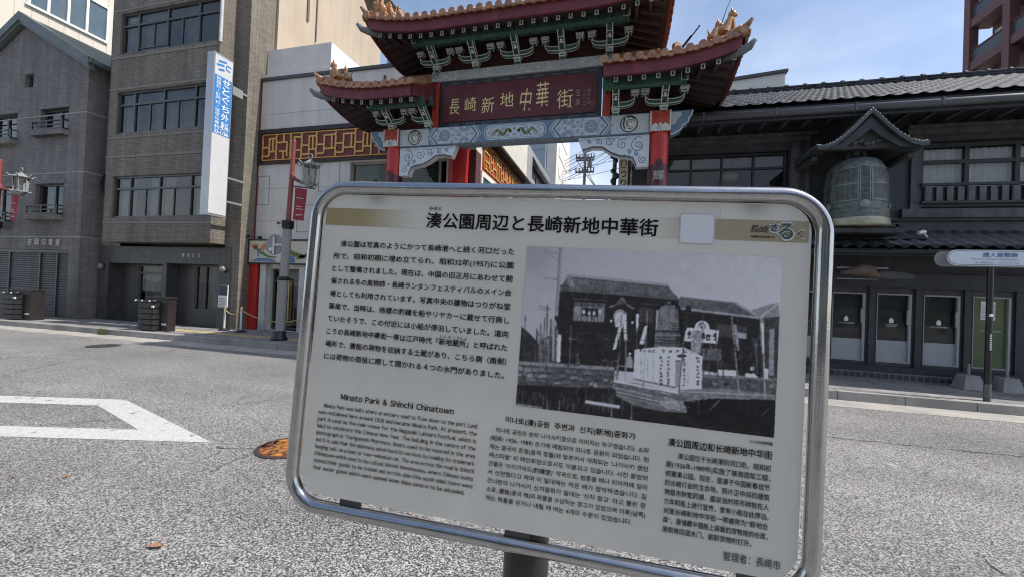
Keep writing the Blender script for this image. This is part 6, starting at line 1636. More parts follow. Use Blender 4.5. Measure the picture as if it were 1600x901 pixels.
# ================================================================== the park behind the photographer (seen in the steel frame and the window panes)
M_bark = mat('bark', (.09, .07, .055), .9, var=.4, vscale=8, bump=.6)
M_foli = mat('broad_leaf_green', (.045, .085, .022), .55, var=.5, vscale=1.2)
def park_tree(x, y, h, rr, label, seed):
    rnd = random.Random(seed); t = thing('park_tree', label, 'tree', (x, y, 0), 'park trees behind the board')
    m = MB(); tips = []
    m.tube([(x, y, 0), (x + .05, y, h * .2), (x - .05, y + .06, h * .42), (x + .04, y, h * .6)], [.2, .16, .13, .08], 9)
    for k in range(9):
        a = rnd.uniform(0, 6.283); z = h * rnd.uniform(.35, .6); e = (x + math.cos(a) * rr * .7, y + math.sin(a) * rr * .7, z + h * rnd.uniform(.12, .3)); m.tube([(x, y, z), (x + math.cos(a) * rr * .35, y + math.sin(a) * rr * .35, z + h * .1), e], [.08, .05, .02], 6); tips.append(e)
    m.build('trunk', M_bark, t)
    m = MB()
    for k in range(70):
        a, q, s = rnd.uniform(0, 6.283), rnd.random() ** .5, rnd.uniform(-1, 1)
        c = Vector((x + math.cos(a) * rr * q * math.sqrt(1 - s * s * .8), y + math.sin(a) * rr * q * math.sqrt(1 - s * s * .8), h * .70 + s * h * .27))
        for j in range(34):
            p = c + Vector((rnd.gauss(0, .28), rnd.gauss(0, .28), rnd.gauss(0, .2))); u = Vector((rnd.uniform(-1, 1), rnd.uniform(-1, 1), rnd.uniform(-.6, .6))).normalized(); v = u.orthogonal().normalized(); L, w = rnd.uniform(.07, .13), rnd.uniform(.03, .05)
            m.add([p - u * L, p + v * w, p + u * L, p - v * w], [(0, 1, 2, 3)])
    m.build('crown', M_foli, t)
park_tree(-6.5, -6.0, 7.0, 2.3, 'broad park tree standing behind the photographer on the left', 1)
park_tree(-.8, -7.5, 7.5, 2.5, 'tall park tree standing straight behind the photographer', 2)
park_tree(5.2, -6.8, 6.5, 2.2, 'lower park tree standing behind the photographer on the right', 3)
pb = thing('park_side_building', 'plain pale building on the far side of the park behind the photographer', 'building', (0, -26, 0))
m = MB(); m.box(-34, 30, -38, -26, 0, 13); m.build('wall', mat('pale_render', (.40, .38, .34), .8), pb)
m = MB()
for z in (1.5, 5, 8.6):
    for x in range(-32, 29, 4): m.box(x, x + 2.4, -26, -25.95, z, z + 1.9)
m.build('window_row', mat('blue_grey_glass', (.07, .11, .14)), pb)
# ================================================================== the information board in the foreground
BC = Vector((-0.15076, 0.70259, 1.47621)); BW, BH = 0.92, 0.6392
BM = (Matrix.Rotation(.060719, 3, 'Z') @ Matrix.Rotation(-.037913, 3, 'X') @ Matrix.Rotation(.025958, 3, 'Y')).to_4x4()
BM.translation = BC
BMI = BM.inverted()
def bxy(px, py):                     # photo pixel -> (x, z) on the board's face
    d = BMI.to_3x3() @ ray(px, py); o = BMI @ Vector((0, 0, CAMH)); t = -o.y / d.y
    return o.x + d.x * t, o.z + d.z * t
board = thing('information_board', 'white information board in a polished steel frame, printed in Japanese, English, Korean and Chinese', 'information board', (BC.x, BC.y + .06, 0))
def BB():
    m = MB(); m.X = BM; return m
tr_ = .0124; hw, hh, cr = BW / 2 - tr_, BH / 2 - tr_, .062
def rrect(hw, hh, r, n=10, cz=0.0):
    out = []
    for cx_, cz_, a0 in ((hw - r, hh - r, 0), (-hw + r, hh - r, 90), (-hw + r, -hh + r, 180), (hw - r, -hh + r, 270)):
        for k in range(n + 1):
            a = RAD(a0 + 90 * k / n); out.append((cx_ + r * math.cos(a), cz + cz_ + r * math.sin(a)))
    return out
m = BB(); m.tube([(x, 0, z) for x, z in rrect(hw, hh, cr, 14)], tr_, 20, closed=True); frame = m.build('frame', M_chrome, board)
pl, pr, pt, pb = -hw + tr_ + .004, hw - tr_ - .006, hh - tr_ - .001, -hh + tr_ + .010
pw, ph, pcx, pcz = (pr - pl) / 2, (pt - pb) / 2, (pl + pr) / 2, (pt + pb) / 2
M_board = mat('satin_white_board', (0.655, 0.635, 0.565), 0.33, var=.06, vscale=7, spec=.45)
m = BB(); pts = [(x + pcx, z) for x, z in rrect(pw, ph, .045, 10, pcz)]; m.prism(pts[::-1], 'y', 0.0, .005); panel = m.build('panel', M_board, board)
M_tab = mat('tab_steel', (.08, .08, .085), .4, .6)
for px in (545, 810, 1180): m = BB(); x = bxy(px, 800)[0]; m.box(x - .022, x + .022, .001, .0045, pb - .014, pb + .004); m.build('mounting_tab', M_tab, board)
for px in (590, 1180): m = BB(); x = bxy(px, 300)[0]; m.box(x - .02, x + .02, .0055, .012, pt - .03, pt + .006); m.build('mounting_tab', M_tab, board)
m = MB(); x = (BM @ Vector((bxy(803, 865)[0], 0, 0))); xw = x.x; yw = x.y + .055
m.cyl((xw, yw, 0.0), (xw, yw, 1.40), .042, n=24); m.box(xw - .15, xw + .15, yw - .03, yw - .012, 1.3, 1.36); m.build('post', mat('dark_brown_post', (.022, .02, .019), .45, var=.2), board)
m = MB(); m.cyl((xw, yw, 0), (xw, yw, .012), .11, n=24); m.build('post_base', mat('dark_brown_post', (.022, .02, .019)), board)

# gold bands printed across the board, fading towards the title
V = vcol_mat('board_print', .36, .45)
bcol = np.array((0.655, 0.635, 0.565)); gcol = np.array((.335, .275, .135)); g2 = np.array((.36, .31, .21))
def vgrid(mbx, x0, x1, z0, z1, y, cols, nu):
    """strip of the print: cols(a) -> colour along its length"""
    mbx.grid(lambda a, b: (x0 + (x1 - x0) * a, y, z0 + (z1 - z0) * b), nu, 1, smooth=False)
    return [cols(i / nu) for _ in range(2) for i in range(nu + 1)]
def setcols(o, cols):
    at = o.data.color_attributes.new('print', 'FLOAT_COLOR', 'POINT')
    a = np.ones((len(o.data.vertices), 4), np.float32); a[:, :3] = np.array(cols, np.float32); at.data.foreach_set('color', a.ravel())
zA = (bxy(493, 323)[1], bxy(493, 351)[1]); zB = (bxy(1117, 342)[1], bxy(1117, 376)[1])
zg0, zg1 = (zA[1] + zB[1]) / 2 + .001, (zA[0] + zB[0]) / 2 - .001
xg0 = pl + .004; xg1 = bxy(665, 340)[0]; xh0 = bxy(1000, 345)[0]; xh1 = pr - .004
def s5(t): t = min(max(t, 0), 1); return t * t * (3 - 2 * t)
m = BB(); cols = vgrid(m, xg0, xg1, zg0, zg1, -.0005, lambda a: gcol + (bcol - gcol) * s5((a - .30) / .7), 30)
o = m.build('gold_band', V, panel); setcols(o, cols)
m = BB(); cols = vgrid(m, xh0, xh1, zg0, zg1, -.0005, lambda a: bcol + (g2 - bcol) * s5(a / .5), 30)
o = m.build('gold_band', V, panel); setcols(o, cols)

# ---- the writing.  each line: text, photo points of its two ends
TY = -.0011
def para(name, lines, h, bold, col=None, just=True, label=None, first=None):
    m = BB(); L = []
    for st, (ax, ay), (bx_, by_) in lines:
        a, b = bxy(ax, ay), bxy(bx_, by_); L.append((st, a[0], b[0], (a[1] + b[1]) / 2))
    if len(L) > 2:
        k = np.arange(len(L)); z = np.polyfit(k, [l[3] for l in L], 1); xs = np.median([l[1] for l in L[1:]]); xe = np.median([l[2] for l in L[:-1]])
        L = [(l[0], l[1] if i == 0 else xs, l[2] if i == len(L) - 1 else xe, z[0] * i + z[1]) for i, l in enumerate(L)]
    for st, x0, x1, zc in L:
        v, f = latin_data(st) if name.startswith('english') else text_data(st); vz0, vz1 = v[:, 1].min(), v[:, 1].max(); vx0, vx1 = v[:, 0].min(), v[:, 0].max()
        sx = (x1 - x0) / (vx1 - vx0); sz = h
        for i, (dx, dz) in enumerate(bold_offsets(bold)): m.add([(x0 + (p[0] + dx - vx0) * sx, TY - .00012 * i, zc + (p[1] + dz - .34) * sz) for p in v], f)
    return m.build(name, col or M_ink, panel, label)
def c1(x, y): return (430 + x / 3.0025, 270 + y / 3.0025)
def c2(x, y): return (430 + x / 3.0025, 580 + y / 3.0025)
def c4(x, y): return (750 + x / 4.097, 630 + y / 4.097)
def c5(x, y): return (1010 + x / 3.4516, 640 + y / 3.4516)
def msz(px, n): return px / 910.0 * n
para('title_text', [('湊公園周辺と長崎新地中華街', (667, 345.5), (1028, 357.5))], .0310, .020)
para('ruby_text', [('みなと', (671, 326), (691, 326.7))], .0075, .01)
para('japanese_text', [
    ('湊公園は写真のようにかつて長崎港へと続く河口だった', (533, 380.5), (804.7, 394)),
    ('所で、昭和初期に埋め立てられ、昭和32年(1957)に公園', (521.6, 400), (802.4, 414.9)),
    ('として整備されました。現在は、中国の旧正月にあわせて開', (520, 419.9), (800.7, 436.5)),
    ('催される冬の風物詩・長崎ランタンフェスティバルのメイン会', (517.6, 439.2), (799.7, 457.5)),
    ('場としても利用されています。写真中央の建物はつりがね堂', (516, 458.2), (797.4, 479.8)),
    ('薬局で、当時は、商標の釣鐘を船やリヤカーに載せて行商し', (514.3, 477.2), (795.7, 500.5)),
    ('ていたそうで、この付近には小船が停泊していました。道向', (512.6, 496.5), (794.7, 522.1)),
    ('こうの長崎新地中華街一帯は江戸時代「新地蔵所」と呼ばれた', (511, 516.5), (792.4, 543.1)),
    ('場所で、唐船の荷物を収納する土蔵があり、こちら側（南側）', (509, 535.8), (791.4, 564.8)),
    ('には荷物の荷役に際して開かれる４つの水門がありました。', (507.6, 554.8), (788, 586))], .0128, .015)
para('ruby_text', [('しん ち くらしょ', c1(775, 762), c1(900, 778))], .0052, .01)
para('english_title', [('Minato Park & Shinchi Chinatown', c2(310, 117), c2(838, 187))], .0140, .022)
para('english_text', [
    ('Minato Park was built where an estuary used to flow down to the port. Land', c2(230, 155), c2(950, 258)),
    ('was reclaimed here around 1926 and became Minato Park. At present, the', c2(205, 187), c2(947, 292)),
    ('park is used as the main venue for the Nagasaki Lantern Festival which is', c2(200, 218), c2(943, 325)),
    ('held to celebrate the Chinese New Year. The building in the centre of the', c2(197, 250), c2(940, 362)),
    ('photograph is Tsuriganedo Pharmacy. Boats used to be moored in the area', c2(195, 283), c2(938, 397)),
    ('and it is said that the pharmacy advertised its services by loading its trademark', c2(193, 316), c2(935, 432)),
    ('hanging bell on a boat or two-wheeled car. The area across the road is Shinchi', c2(190, 348), c2(930, 467)),
    ('Chinatown which used to be called Shinchi Warehouses, where Chinese boats', c2(187, 378), c2(930, 503)),
    ('stored their goods to be traded and on this side (the south side) there were', c2(183, 412), c2(927, 537)),
    ('four water gates which were opened when ships came in to be unloaded.', c2(180, 443), c2(888, 570))], .0096, .011)
para('korean_title', [('미나토(湊)공원  주변과  신치(新地)중화가', c4(165, 98), c4(995, 213))], .0120, .014)
para('korean_text', [
    ('미나토 공원은 원래 나가사키항으로 이어지는 하구였습니다. 쇼와', c4(105, 163), c4(1083, 303)),
    ('(昭和: 1926- 1989) 초기에 매립되어 미나토 공원이 되었습니다. 현', c4(67, 215), c4(1080, 363)),
    ('재는 중국의 춘절(음력 정월)에 맞추어서 개최되는 ‘나가사키 랜턴', c4(62, 268), c4(1075, 420)),
    ('패스티발’ 의 메인회장으로서도 이용되고 있습니다. 사진 중앙의', c4(58, 325), c4(1073, 478)),
    ('건물은 ‘쓰리가네도(釣鐘堂)’ 약국으로, 범종을 배나 리어커에 실어', c4(55, 378), c4(1068, 538)),
    ('서 선전했다고 하며 이 일대에는 작은 배가 정박하였습니다. 길', c4(52, 430), c4(1062, 597)),
    ('건너편의 나가사키 신치중화가 일대는 ‘신치 창고’ 라고 불린 장', c4(47, 487), c4(1057, 655)),
    ('소로, 唐船(중국 배)의 화물을 수납하는 창고가 있었으며 이쪽(남쪽)', c4(43, 543), c4(1055, 712)),
    ('에는 화물을 싣거나 내릴 때 여는 4개의 수문이 있었습니다.', c4(40, 595), c4(970, 760))], .0096, .003)
para('chinese_title', [('凑公园周边和长崎新地中华街', c5(118, 172), c5(678, 245))], .0138, .014)
para('chinese_text', [
    ('凑公园位于长崎港的河口处。昭和初', c5(170, 245), c5(670, 310)),
    ('期(1926年-1989年)实施了填海造陆工程，', c5(107, 293), c5(668, 378)),
    ('修建凑公园。现在，是源于中国新春佳节', c5(103, 342), c5(665, 415)),
    ('的长崎灯会的主会场。照片正中间的建筑', c5(100, 390), c5(662, 465)),
    ('物是吊钟堂药铺，据说当时将吊钟放在人', c5(97, 440), c5(660, 520)),
    ('力车和船上进行宣传，曾有小船在此停泊。', c5(95, 490), c5(657, 578)),
    ('对面长崎新地中华街一带被称为“新地仓', c5(92, 540), c5(655, 628)),
    ('库”，是储藏中国船上装载的货物用的仓库，', c5(88, 588), c5(650, 685)),
    ('南侧有四道水门，装卸货物时打开。', c5(85, 637), c5(565, 720))], .0106, .002)
para('credit_text', [('つりがね堂所蔵', c5(552, 167), c5(680, 183))], .0056, .004)
para('manager_text', [('管理者：長崎市', c5(413, 785), c5(722, 838))], .0150, .002, mat('grey_ink', (.09, .09, .09), .6, var=.05))
for px, py in ((590, 301), (1180, 311)):     # dark smudges under the two upper clips, fading outwards
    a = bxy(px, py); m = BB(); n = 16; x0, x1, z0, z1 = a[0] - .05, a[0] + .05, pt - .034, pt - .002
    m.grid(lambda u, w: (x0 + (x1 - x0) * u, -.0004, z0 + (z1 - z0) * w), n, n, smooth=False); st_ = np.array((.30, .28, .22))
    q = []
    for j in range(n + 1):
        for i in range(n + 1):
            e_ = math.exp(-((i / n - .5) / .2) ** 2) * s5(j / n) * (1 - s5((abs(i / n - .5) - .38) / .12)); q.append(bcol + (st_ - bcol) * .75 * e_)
    o = m.build('dark_smudge', V, panel); setcols(o, q)
# blank white sticker and the hand drawn logo letters
def c7(x, y): return (1040 + x / 5.714, 300 + y / 5.717)
a, b_ = bxy(*c7(132, 190)), bxy(*c7(430, 472)); m = BB()
sx, sz, sxc, szc = (b_[0] - a[0]) / 2, (a[1] - b_[1]) / 2, (a[0] + b_[0]) / 2, (a[1] + b_[1]) / 2
m.prism([(x + sxc, z) for x, z in rrect(sx, sz, .004, 4, szc)][::-1], 'y', -.0012, -.0002); stk = m.build('sticker', mat('sticker_white', (.70, .71, .74), .3, var=.02), panel)
m = BB(); m.strip([(x + sxc, z) for x, z in rrect(sx - .001, sz - .001, .004, 4, szc)], .0008, (0, -.0014, 0), EX, EZ, True); m.build('sticker_edge', mat('sticker_edge_grey', (.4, .4, .43), .4), stk)
def logo(ch, p0, p1, col, nm, y=-.0016, grow=.0, bold=.03, shear=0):
    a, b = bxy(*c7(*p0)), bxy(*c7(*p1)); m = BB()
    m.text(ch, ((a[0] + b[0]) / 2, y, (a[1] + b[1]) / 2), EX, EZ, width=b[0] - a[0] + grow, height=a[1] - b[1] + grow, bold=bold, center=True, shear=shear); m.build(nm, col, panel)
wht = mat('logo_white', (.66, .66, .64), .4, var=.02)
for ch, p0, p1, col in (('さ', (935, 285), (998, 358), mat('logo_purple', (.07, .05, .16), .5)), ('る', (1010, 285), (1130, 425), mat('logo_green', (.04, .11, .08), .5)), ('く', (1160, 345), (1225, 415), mat('logo_brick', (.30, .10, .07), .5))):
    logo(ch, p0, p1, wht, 'logo_outline', -.0012, .003, .055); logo(ch, p0, p1, col, 'logo_letter', -.0018, 0, .022)
logo('長', (755, 300), (835, 368), M_ink, 'logo_letter', bold=0, shear=.12); logo('崎', (838, 305), (912, 372), M_ink, 'logo_letter', bold=0, shear=.12)
m = BB(); a, b = bxy(*c7(760, 400)), bxy(*c7(935, 407)); m.text('TABIBITOGOKORO', (a[0], -.0016, a[1]), EX, EZ, width=b[0] - a[0], height=.0028, bold=.01); m.build('logo_caption', M_ink, panel)
m = BB(); a = bxy(*c7(957, 406)); m.disc(a, .0024, (0, -.0016, 0), EX, EZ, 12); m.build('logo_mark', mat('logo_brick', (.30, .10, .07)), panel)

# ---- the old black and white photograph printed on the board, painted point by point
K = 2.3
CW, CH_ = 1174, 901
S = 0.5
cv = np.zeros((int(CH_ * S), int(CW * S)), np.float32)
rng = np.random.default_rng(3)
def blur(a, n):
    for _ in range(n):
        a = (np.pad(a, 1, mode='edge')[:-2, 1:-1] + np.pad(a, 1, mode='edge')[2:, 1:-1] + np.pad(a, 1, mode='edge')[1:-1, :-2] + np.pad(a, 1, mode='edge')[1:-1, 2:] + 2 * a) / 6
    return a
def pmask(pts):
    P = np.array(pts, float) * S; x0, y0 = np.maximum(np.floor(P.min(0)).astype(int) - 1, 0); x1, y1 = np.ceil(P.max(0)).astype(int) + 2
    x1, y1 = min(x1, cv.shape[1]), min(y1, cv.shape[0])
    X, Y = np.meshgrid(np.arange(x0, x1) + .5, np.arange(y0, y1) + .5); ins = np.zeros(X.shape, bool); n = len(P)
    for i in range(n):
        (ax, ay), (bx_, by_) = P[i], P[(i + 1) % n]
        if ay == by_: continue
        c = ((ay > Y) != (by_ > Y)) & (X < (bx_ - ax) * (Y - ay) / (by_ - ay) + ax); ins ^= c
    return (slice(y0, y1), slice(x0, x1)), ins
def fill(pts, v, noise=0.0, soft=None):
    sl_, ins = pmask(pts); q = cv[sl_]; val = v + (rng.normal(0, noise, q.shape) if noise else 0); q[ins] = (val if np.isscalar(val) else val[ins])
def line(p, q, w, v, n=0.0):
    p, q = np.array(p, float), np.array(q, float); d = (q - p) / (np.linalg.norm(q - p) + 1e-9); k = np.array([-d[1], d[0]]) * w / 2; fill([p - k, q - k, q + k, p + k], v, n)
def disc_(c, r, v, ry=None): fill([(c[0] + r * math.cos(t), c[1] + (ry or r) * math.sin(t)) for t in np.linspace(0, 6.283, 18)], v)
yy, xx = np.mgrid[0:cv.shape[0], 0:cv.shape[1]] / S
cv[:] = 128 + 18 * (xx / CW) + 10 * (yy / 450) - 14 * np.exp(-((xx - 90) ** 2 + (yy - 60) ** 2) / 9000)
cl = blur(rng.normal(0, 1, cv.shape).astype(np.float32), 60); cv += cl / cl.std() * 1.2
# distant street on the left, poles
fill([(38, 375), (70, 400), (105, 440), (125, 470), (125, 548), (30, 528)], 38, 5); fill([(105, 455), (205, 380), (205, 550), (105, 548)], 62, 10)
for x, y0, w in ((58, 330, 3), (122, 365, 4), (138, 340, 4), (150, 288, 5), (165, 345, 6), (112, 400, 3)): line((x, y0), (x - 4, 540), w, 52, 6)
line((60, 330), (125, 330), 2, 80); line((115, 290), (165, 305), 3, 70); line((118, 303), (160, 312), 3, 75)
for k in range(25): x = rng.uniform(100, 200); line((x, rng.uniform(380, 480)), (x + rng.normal(0, 3), 540), 5, rng.uniform(25, 110))
# main building
fill([(200, 225), (712, 268), (720, 540), (510, 575), (195, 548), (180, 340)], 31, 4)
fill([(205, 215), (238, 165), (655, 205), (714, 275), (460, 248), (205, 232)], 66, 5)
for k in range(38):
    t = k / 37; a = (245 + 408 * t, 172 + 37 * t); b = (215 + 495 * t, 226 + 44 * t); line(a, b, 4.5, 96 - 20 * t, 5)
line((236, 163), (656, 207), 12, 122, 9); line((238, 172), (656, 215), 4, 58); fill([(228, 165), (252, 162), (262, 212), (240, 212)], 104, 8); line((205, 232), (712, 275), 5, 24)
fill([(205, 205), (240, 200), (240, 228), (205, 232)], 60, 8)
line((258, 262), (340, 266), 4, 66); line((350, 268), (402, 272), 4, 66); line((545, 285), (640, 292), 4, 60)
# upstairs window with people
fill([(262, 276), (392, 284), (388, 362), (258, 354)], 104, 12); fill([(296, 300), (364, 304), (362, 338), (294, 334)], 26, 4); fill([(262, 278), (392, 286), (391, 300), (262, 293)], 66, 14)
for x in (294, 318, 340, 364): line((x, 278), (x - 2, 356), 3, 40)
for k in range(18): line((262 + k * 7.2, 336 + k * .4), (261 + k * 7.2, 356 + k * .4), 3, 122 if k % 2 else 60)
for x, y in ((303, 318), (326, 324), (346, 324), (370, 316)): disc_((x, y), 7, 150, 10); disc_((x, y - 12), 4, 70)
# bell hood, small bell, lamps
for a, b in (((410, 300), (440, 288)), ((440, 288), (465, 260)), ((465, 260), (485, 288)), ((485, 288), (514, 308))): line(a, b, 8, 86, 8)
fill([(440, 292), (465, 268), (488, 294), (465, 286)], 58, 6); disc_((455, 338), 27, 120, 30); disc_((453, 340), 18, 158, 20); fill([(432, 340), (472, 340), (468, 386), (434, 384)], 150, 24)
disc_((418, 357), 5, 215); disc_((508, 365), 5, 215); line((225, 400), (420, 420), 3, 50); line((235, 430), (270, 434), 3, 80); line((380, 430), (420, 440), 3, 60)
# right hand windows
fill([(535, 300), (600, 307), (600, 372), (534, 362)], 46, 8)
for k in range(6): line((538 + k * 10, 304), (537 + k * 10, 362), 2, 74 if k % 2 else 28)
# second building
fill([(705, 300), (1058, 350), (1060, 612), (715, 560)], 30, 4); fill([(700, 300), (712, 258), (952, 285), (1062, 352), (860, 325)], 76, 6)
for k in range(44):
    t = k / 43; line((716 + 236 * t, 262 + 26 * t), (704 + 352 * t, 304 + 46 * t), 3, 64 + 10 * (k % 2), 4); c = (705 + 350 * t, 306 + 45 * t); line((c[0] - 3, c[1] - 5), (c[0] + 3, c[1] + 5), 3.5, 186)
line((712, 258), (952, 285), 5, 96, 8); line((952, 285), (1062, 352), 9, 116, 8)
fill([(872, 372), (1000, 388), (998, 440), (872, 428)], 52, 9)
for k in range(12): line((880 + k * 10, 376 + k), (880 + k * 10, 436), 2, 84)
fill([(960, 412), (998, 416), (996, 440), (958, 436)], 126, 16)
for k in range(14): line((800 + k * 19, 470 + rng.uniform(0, 40)), (800 + k * 19 + rng.normal(0, 4), 590), 5, rng.uniform(20, 58), 5)
# right edge house
fill([(1020, 318), (1085, 296), (1140, 285), (1142, 352), (1062, 350)], 112, 8)
for k in range(6): line((1030 + k * 20, 318 - k * 5), (1075 + k * 14, 350), 3, 90)
line((1060, 345), (1138, 290), 8, 136, 8); fill([(1062, 352), (1142, 345), (1132, 612), (1056, 605)], 48, 9); fill([(1098, 400), (1120, 398), (1115, 600), (1093, 600)], 112, 20)
# cloth, shop sign
fill([(806, 478), (892, 482), (888, 534), (804, 528)], 66, 6)
for k in range(7): line((812 + k * 12, 482), (812 + k * 12, 530), 3, 92)
disc_((806, 392), 32, 186, 32); disc_((804, 386), 19, 70, 20); disc_((803, 386), 14, 176, 15); line((796, 372), (808, 400), 7, 40); fill([(736, 388), (878, 402), (872, 460), (730, 446)], 190, 5)
def glyph(cx_, cy_, w, h, v, n=6, lw=4.0):
    for _ in range(n):
        if rng.random() < .5: y = cy_ + rng.uniform(-h, h) * .5; line((cx_ - w * .5 * rng.uniform(.5, 1), y), (cx_ + w * .5 * rng.uniform(.5, 1), y + rng.normal(0, 1.5)), lw, v)
        else: x = cx_ + rng.uniform(-w, w) * .45; line((x, cy_ - h * .5 * rng.uniform(.4, 1)), (x + rng.normal(0, 3), cy_ + h * .5 * rng.uniform(.4, 1)), lw, v)
for k in range(5): glyph(752 + k * 27, 421 + k * 3, 22, 30, 28, 8, 4.5)
# stone quay
fill([(30, 525), (432, 555), (428, 650), (25, 628)], 62, 7); line((32, 530), (432, 560), 15, 108, 10)
for row, (a, b) in enumerate((((28, 548), (430, 578)), ((27, 574), (429, 604)), ((26, 600), (428, 628)))):
    x = a[0]
    while x < b[0]:
        w = rng.uniform(16, 44); t = (x - a[0]) / (b[0] - a[0]); y = a[1] + (b[1] - a[1]) * t + rng.normal(0, 4); h = rng.uniform(14, 25); q = lambda s: rng.normal(0, s)
        fill([(x + 4 + q(2), y + 2 + q(2)), (x + w * .5, y + q(2)), (x + w - 3 + q(2), y + 4 + q(2)), (x + w - 2, y + h * .6), (x + w - 5 + q(2), y + h), (x + w * .5, y + h + q(2)), (x + 4, y + h - 2 + q(2)), (x + 1, y + h * .4)], rng.uniform(58, 118), 10); fill([(x + 4, y + h - 4), (x + w - 4, y + h - 3), (x + w - 6, y + h + 1), (x + 5, y + h)], 40, 6); x += w
x = 30
while x < 430: t = (x - 30) / 400; line((x, 523 + 30 * t), (x - 1, 538 + 30 * t), 3, 45); x += rng.uniform(40, 90)
fill([(800, 590), (1132, 612), (1124, 690), (800, 660)], 62, 12)
for k in range(30): x = rng.uniform(805, 1115); y = rng.uniform(615, 668); fill([(x, y), (x + 24, y + 2), (x + 22, y + 15), (x + 2, y + 14)], rng.uniform(40, 98), 8)
line((800, 598), (1130, 618), 8, 96, 8); fill([(875, 570), (952, 576), (950, 600), (873, 594)], 206, 6); fill([(992, 588), (1046, 592), (1044, 608), (990, 604)], 196, 8); disc_((1022, 568), 9, 180); fill([(1060, 570), (1040, 560), (1036, 600), (1058, 604)], 22, 4)
# water
fill([(25, 622), (430, 646), (700, 745), (1124, 682), (1114, 870), (16, 712)], 27, 4)
for k in range(150):
    x = rng.uniform(20, 470); y = rng.uniform(632, 715); L = rng.uniform(14, 70); line((x, y), (x - 1, y + L), rng.uniform(1.5, 5), rng.uniform(22, 70))
for k in range(60): x = rng.uniform(470, 1110); y = rng.uniform(740, 840); line((x, y), (x + rng.uniform(10, 60), y + rng.uniform(2, 10)), rng.uniform(1.5, 4), rng.uniform(16, 52))
for x in (150, 200, 420, 505, 760): line((x, 690), (x - 2, 790), 5, 92, 12)
fill([(20, 700), (130, 716), (130, 736), (18, 716)], 96, 14); line((308, 697), (454, 722), 13, 150, 10); line((312, 706), (450, 730), 4, 60)
# the boat
fill([(428, 612), (520, 622), (700, 665), (742, 690), (738, 752), (640, 745), (520, 720), (440, 678)], 84, 12)
for k in range(18): t = k / 17; line((434 + 8 * t, 622 + 48 * t), (736, 690 + 55 * t), 3, rng.uniform(42, 138), 10)
line((428, 612), (705, 668), 8, 166, 10); fill([(600, 694), (690, 702), (728, 716), (720, 740), (660, 738)], 118, 26); fill([(700, 655), (890, 648), (1120, 682), (1120, 705), (880, 690), (740, 700)], 92, 14); line((705, 660), (1122, 686), 5, 132, 10)
fill([(722, 702), (870, 692), (1118, 706), (1114, 860), (760, 790)], 22, 3); line((890, 690), (836, 742), 5, 84); line((1096, 738), (1060, 770), 4, 66); line((790, 700), (788, 760), 3, 60); line((1000, 705), (998, 770), 2, 50)
# the big display bell
fill([(606, 318), (622, 290), (650, 278), (690, 280), (714, 300), (724, 400), (728, 474), (590, 474), (600, 400)], 22, 3)
fill([(618, 318), (632, 296), (652, 290), (690, 292), (704, 306), (712, 400), (716, 472), (600, 470), (610, 400)], 82, 7); fill([(690, 294), (704, 306), (712, 400), (716, 472), (690, 472)], 52, 6); disc_((662, 283), 14, 48, 12); disc_((664, 282), 6, 90)
for r in range(7):
    for c in range(9): disc_((624 + c * 9.5, 312 + r * 6.5), 2.6, 112)
fill([(620, 348), (660, 350), (658, 396), (618, 394)], 104, 14); fill([(672, 352), (704, 354), (706, 398), (672, 396)], 92, 12); line((612, 318), (604, 470), 4, 104); line((706, 310), (716, 470), 4, 30); line((610, 402), (714, 404), 4, 30)
for x in (628, 638, 648): line((x, 350), (x - 1, 394), 2.5, 50)
line((664, 300), (664, 470), 5, 78); 
for y in (404, 418, 428, 440, 452): line((606, y), (714, y + 3), 4, 104 if y % 4 else 40)
# white placard box on the boat
fill([(518, 480), (624, 470), (728, 474), (806, 512), (802, 652), (690, 642), (512, 602)], 196, 5); fill([(512, 600), (690, 640), (690, 648), (512, 608)], 90)
line((624, 470), (622, 630), 2.5, 150); line((728, 478), (726, 640), 2.5, 140); fill([(690, 530), (714, 530), (712, 646), (688, 642)], 116, 6); line((690, 530), (714, 530), 4, 40)
for x, y0, y1, lw, w in ((545, 515, 600, 2, 6), (572, 512, 606, 2.2, 7), (596, 515, 612, 2.2, 7), (629, 515, 632, 4, 14), (660, 515, 634, 4, 14), (728, 525, 640, 3.6, 12), (744, 535, 640, 2, 6), (786, 520, 640, 4, 14)):
    y = y0
    while y < y1: glyph(x, y, w, w * .9, 42 if lw > 3 else 92, 5, lw * .75); y += w * 1.15
for k, x in enumerate((545, 562, 582, 600, 640, 668, 700, 732)): glyph(x, 487 + (x - 545) * .02, 16, 16, 40 if x > 610 else 80, 6, 3)
disc_((718, 510), 22, 40, 8)
# flags, banners and poles
line((206, 45), (188, 335), 13, 116, 9); line((202, 45), (184, 335), 3, 84); line((128, 64), (210, 74), 7, 112, 8); line((140, 175), (192, 182), 4, 96); line((160, 72), (200, 110), 3, 96)
line((250, 375), (243, 540), 6, 76, 14); fill([(166, 360), (186, 350), (196, 420), (190, 525), (174, 525)], 122, 34); fill([(196, 412), (208, 414), (204, 530), (190, 528)], 168, 14); line((186, 380), (182, 530), 6, 40, 10)
line((482, 320), (478, 612), 4, 112, 10); line((462, 330), (444, 605), 4, 78, 8); fill([(450, 385), (462, 386), (438, 478), (424, 480)], 186, 8); fill([(466, 330), (482, 332), (486, 440), (474, 446)], 160, 24); fill([(524, 328), (536, 328), (532, 400), (525, 402)], 182, 8); line((528, 400), (526, 482), 4, 70, 20)
line((574, 310), (552, 640), 4, 104, 10); fill([(562, 376), (572, 378), (556, 458), (538, 456)], 190, 6); fill([(610, 312), (618, 312), (614, 392), (607, 392)], 140, 20)
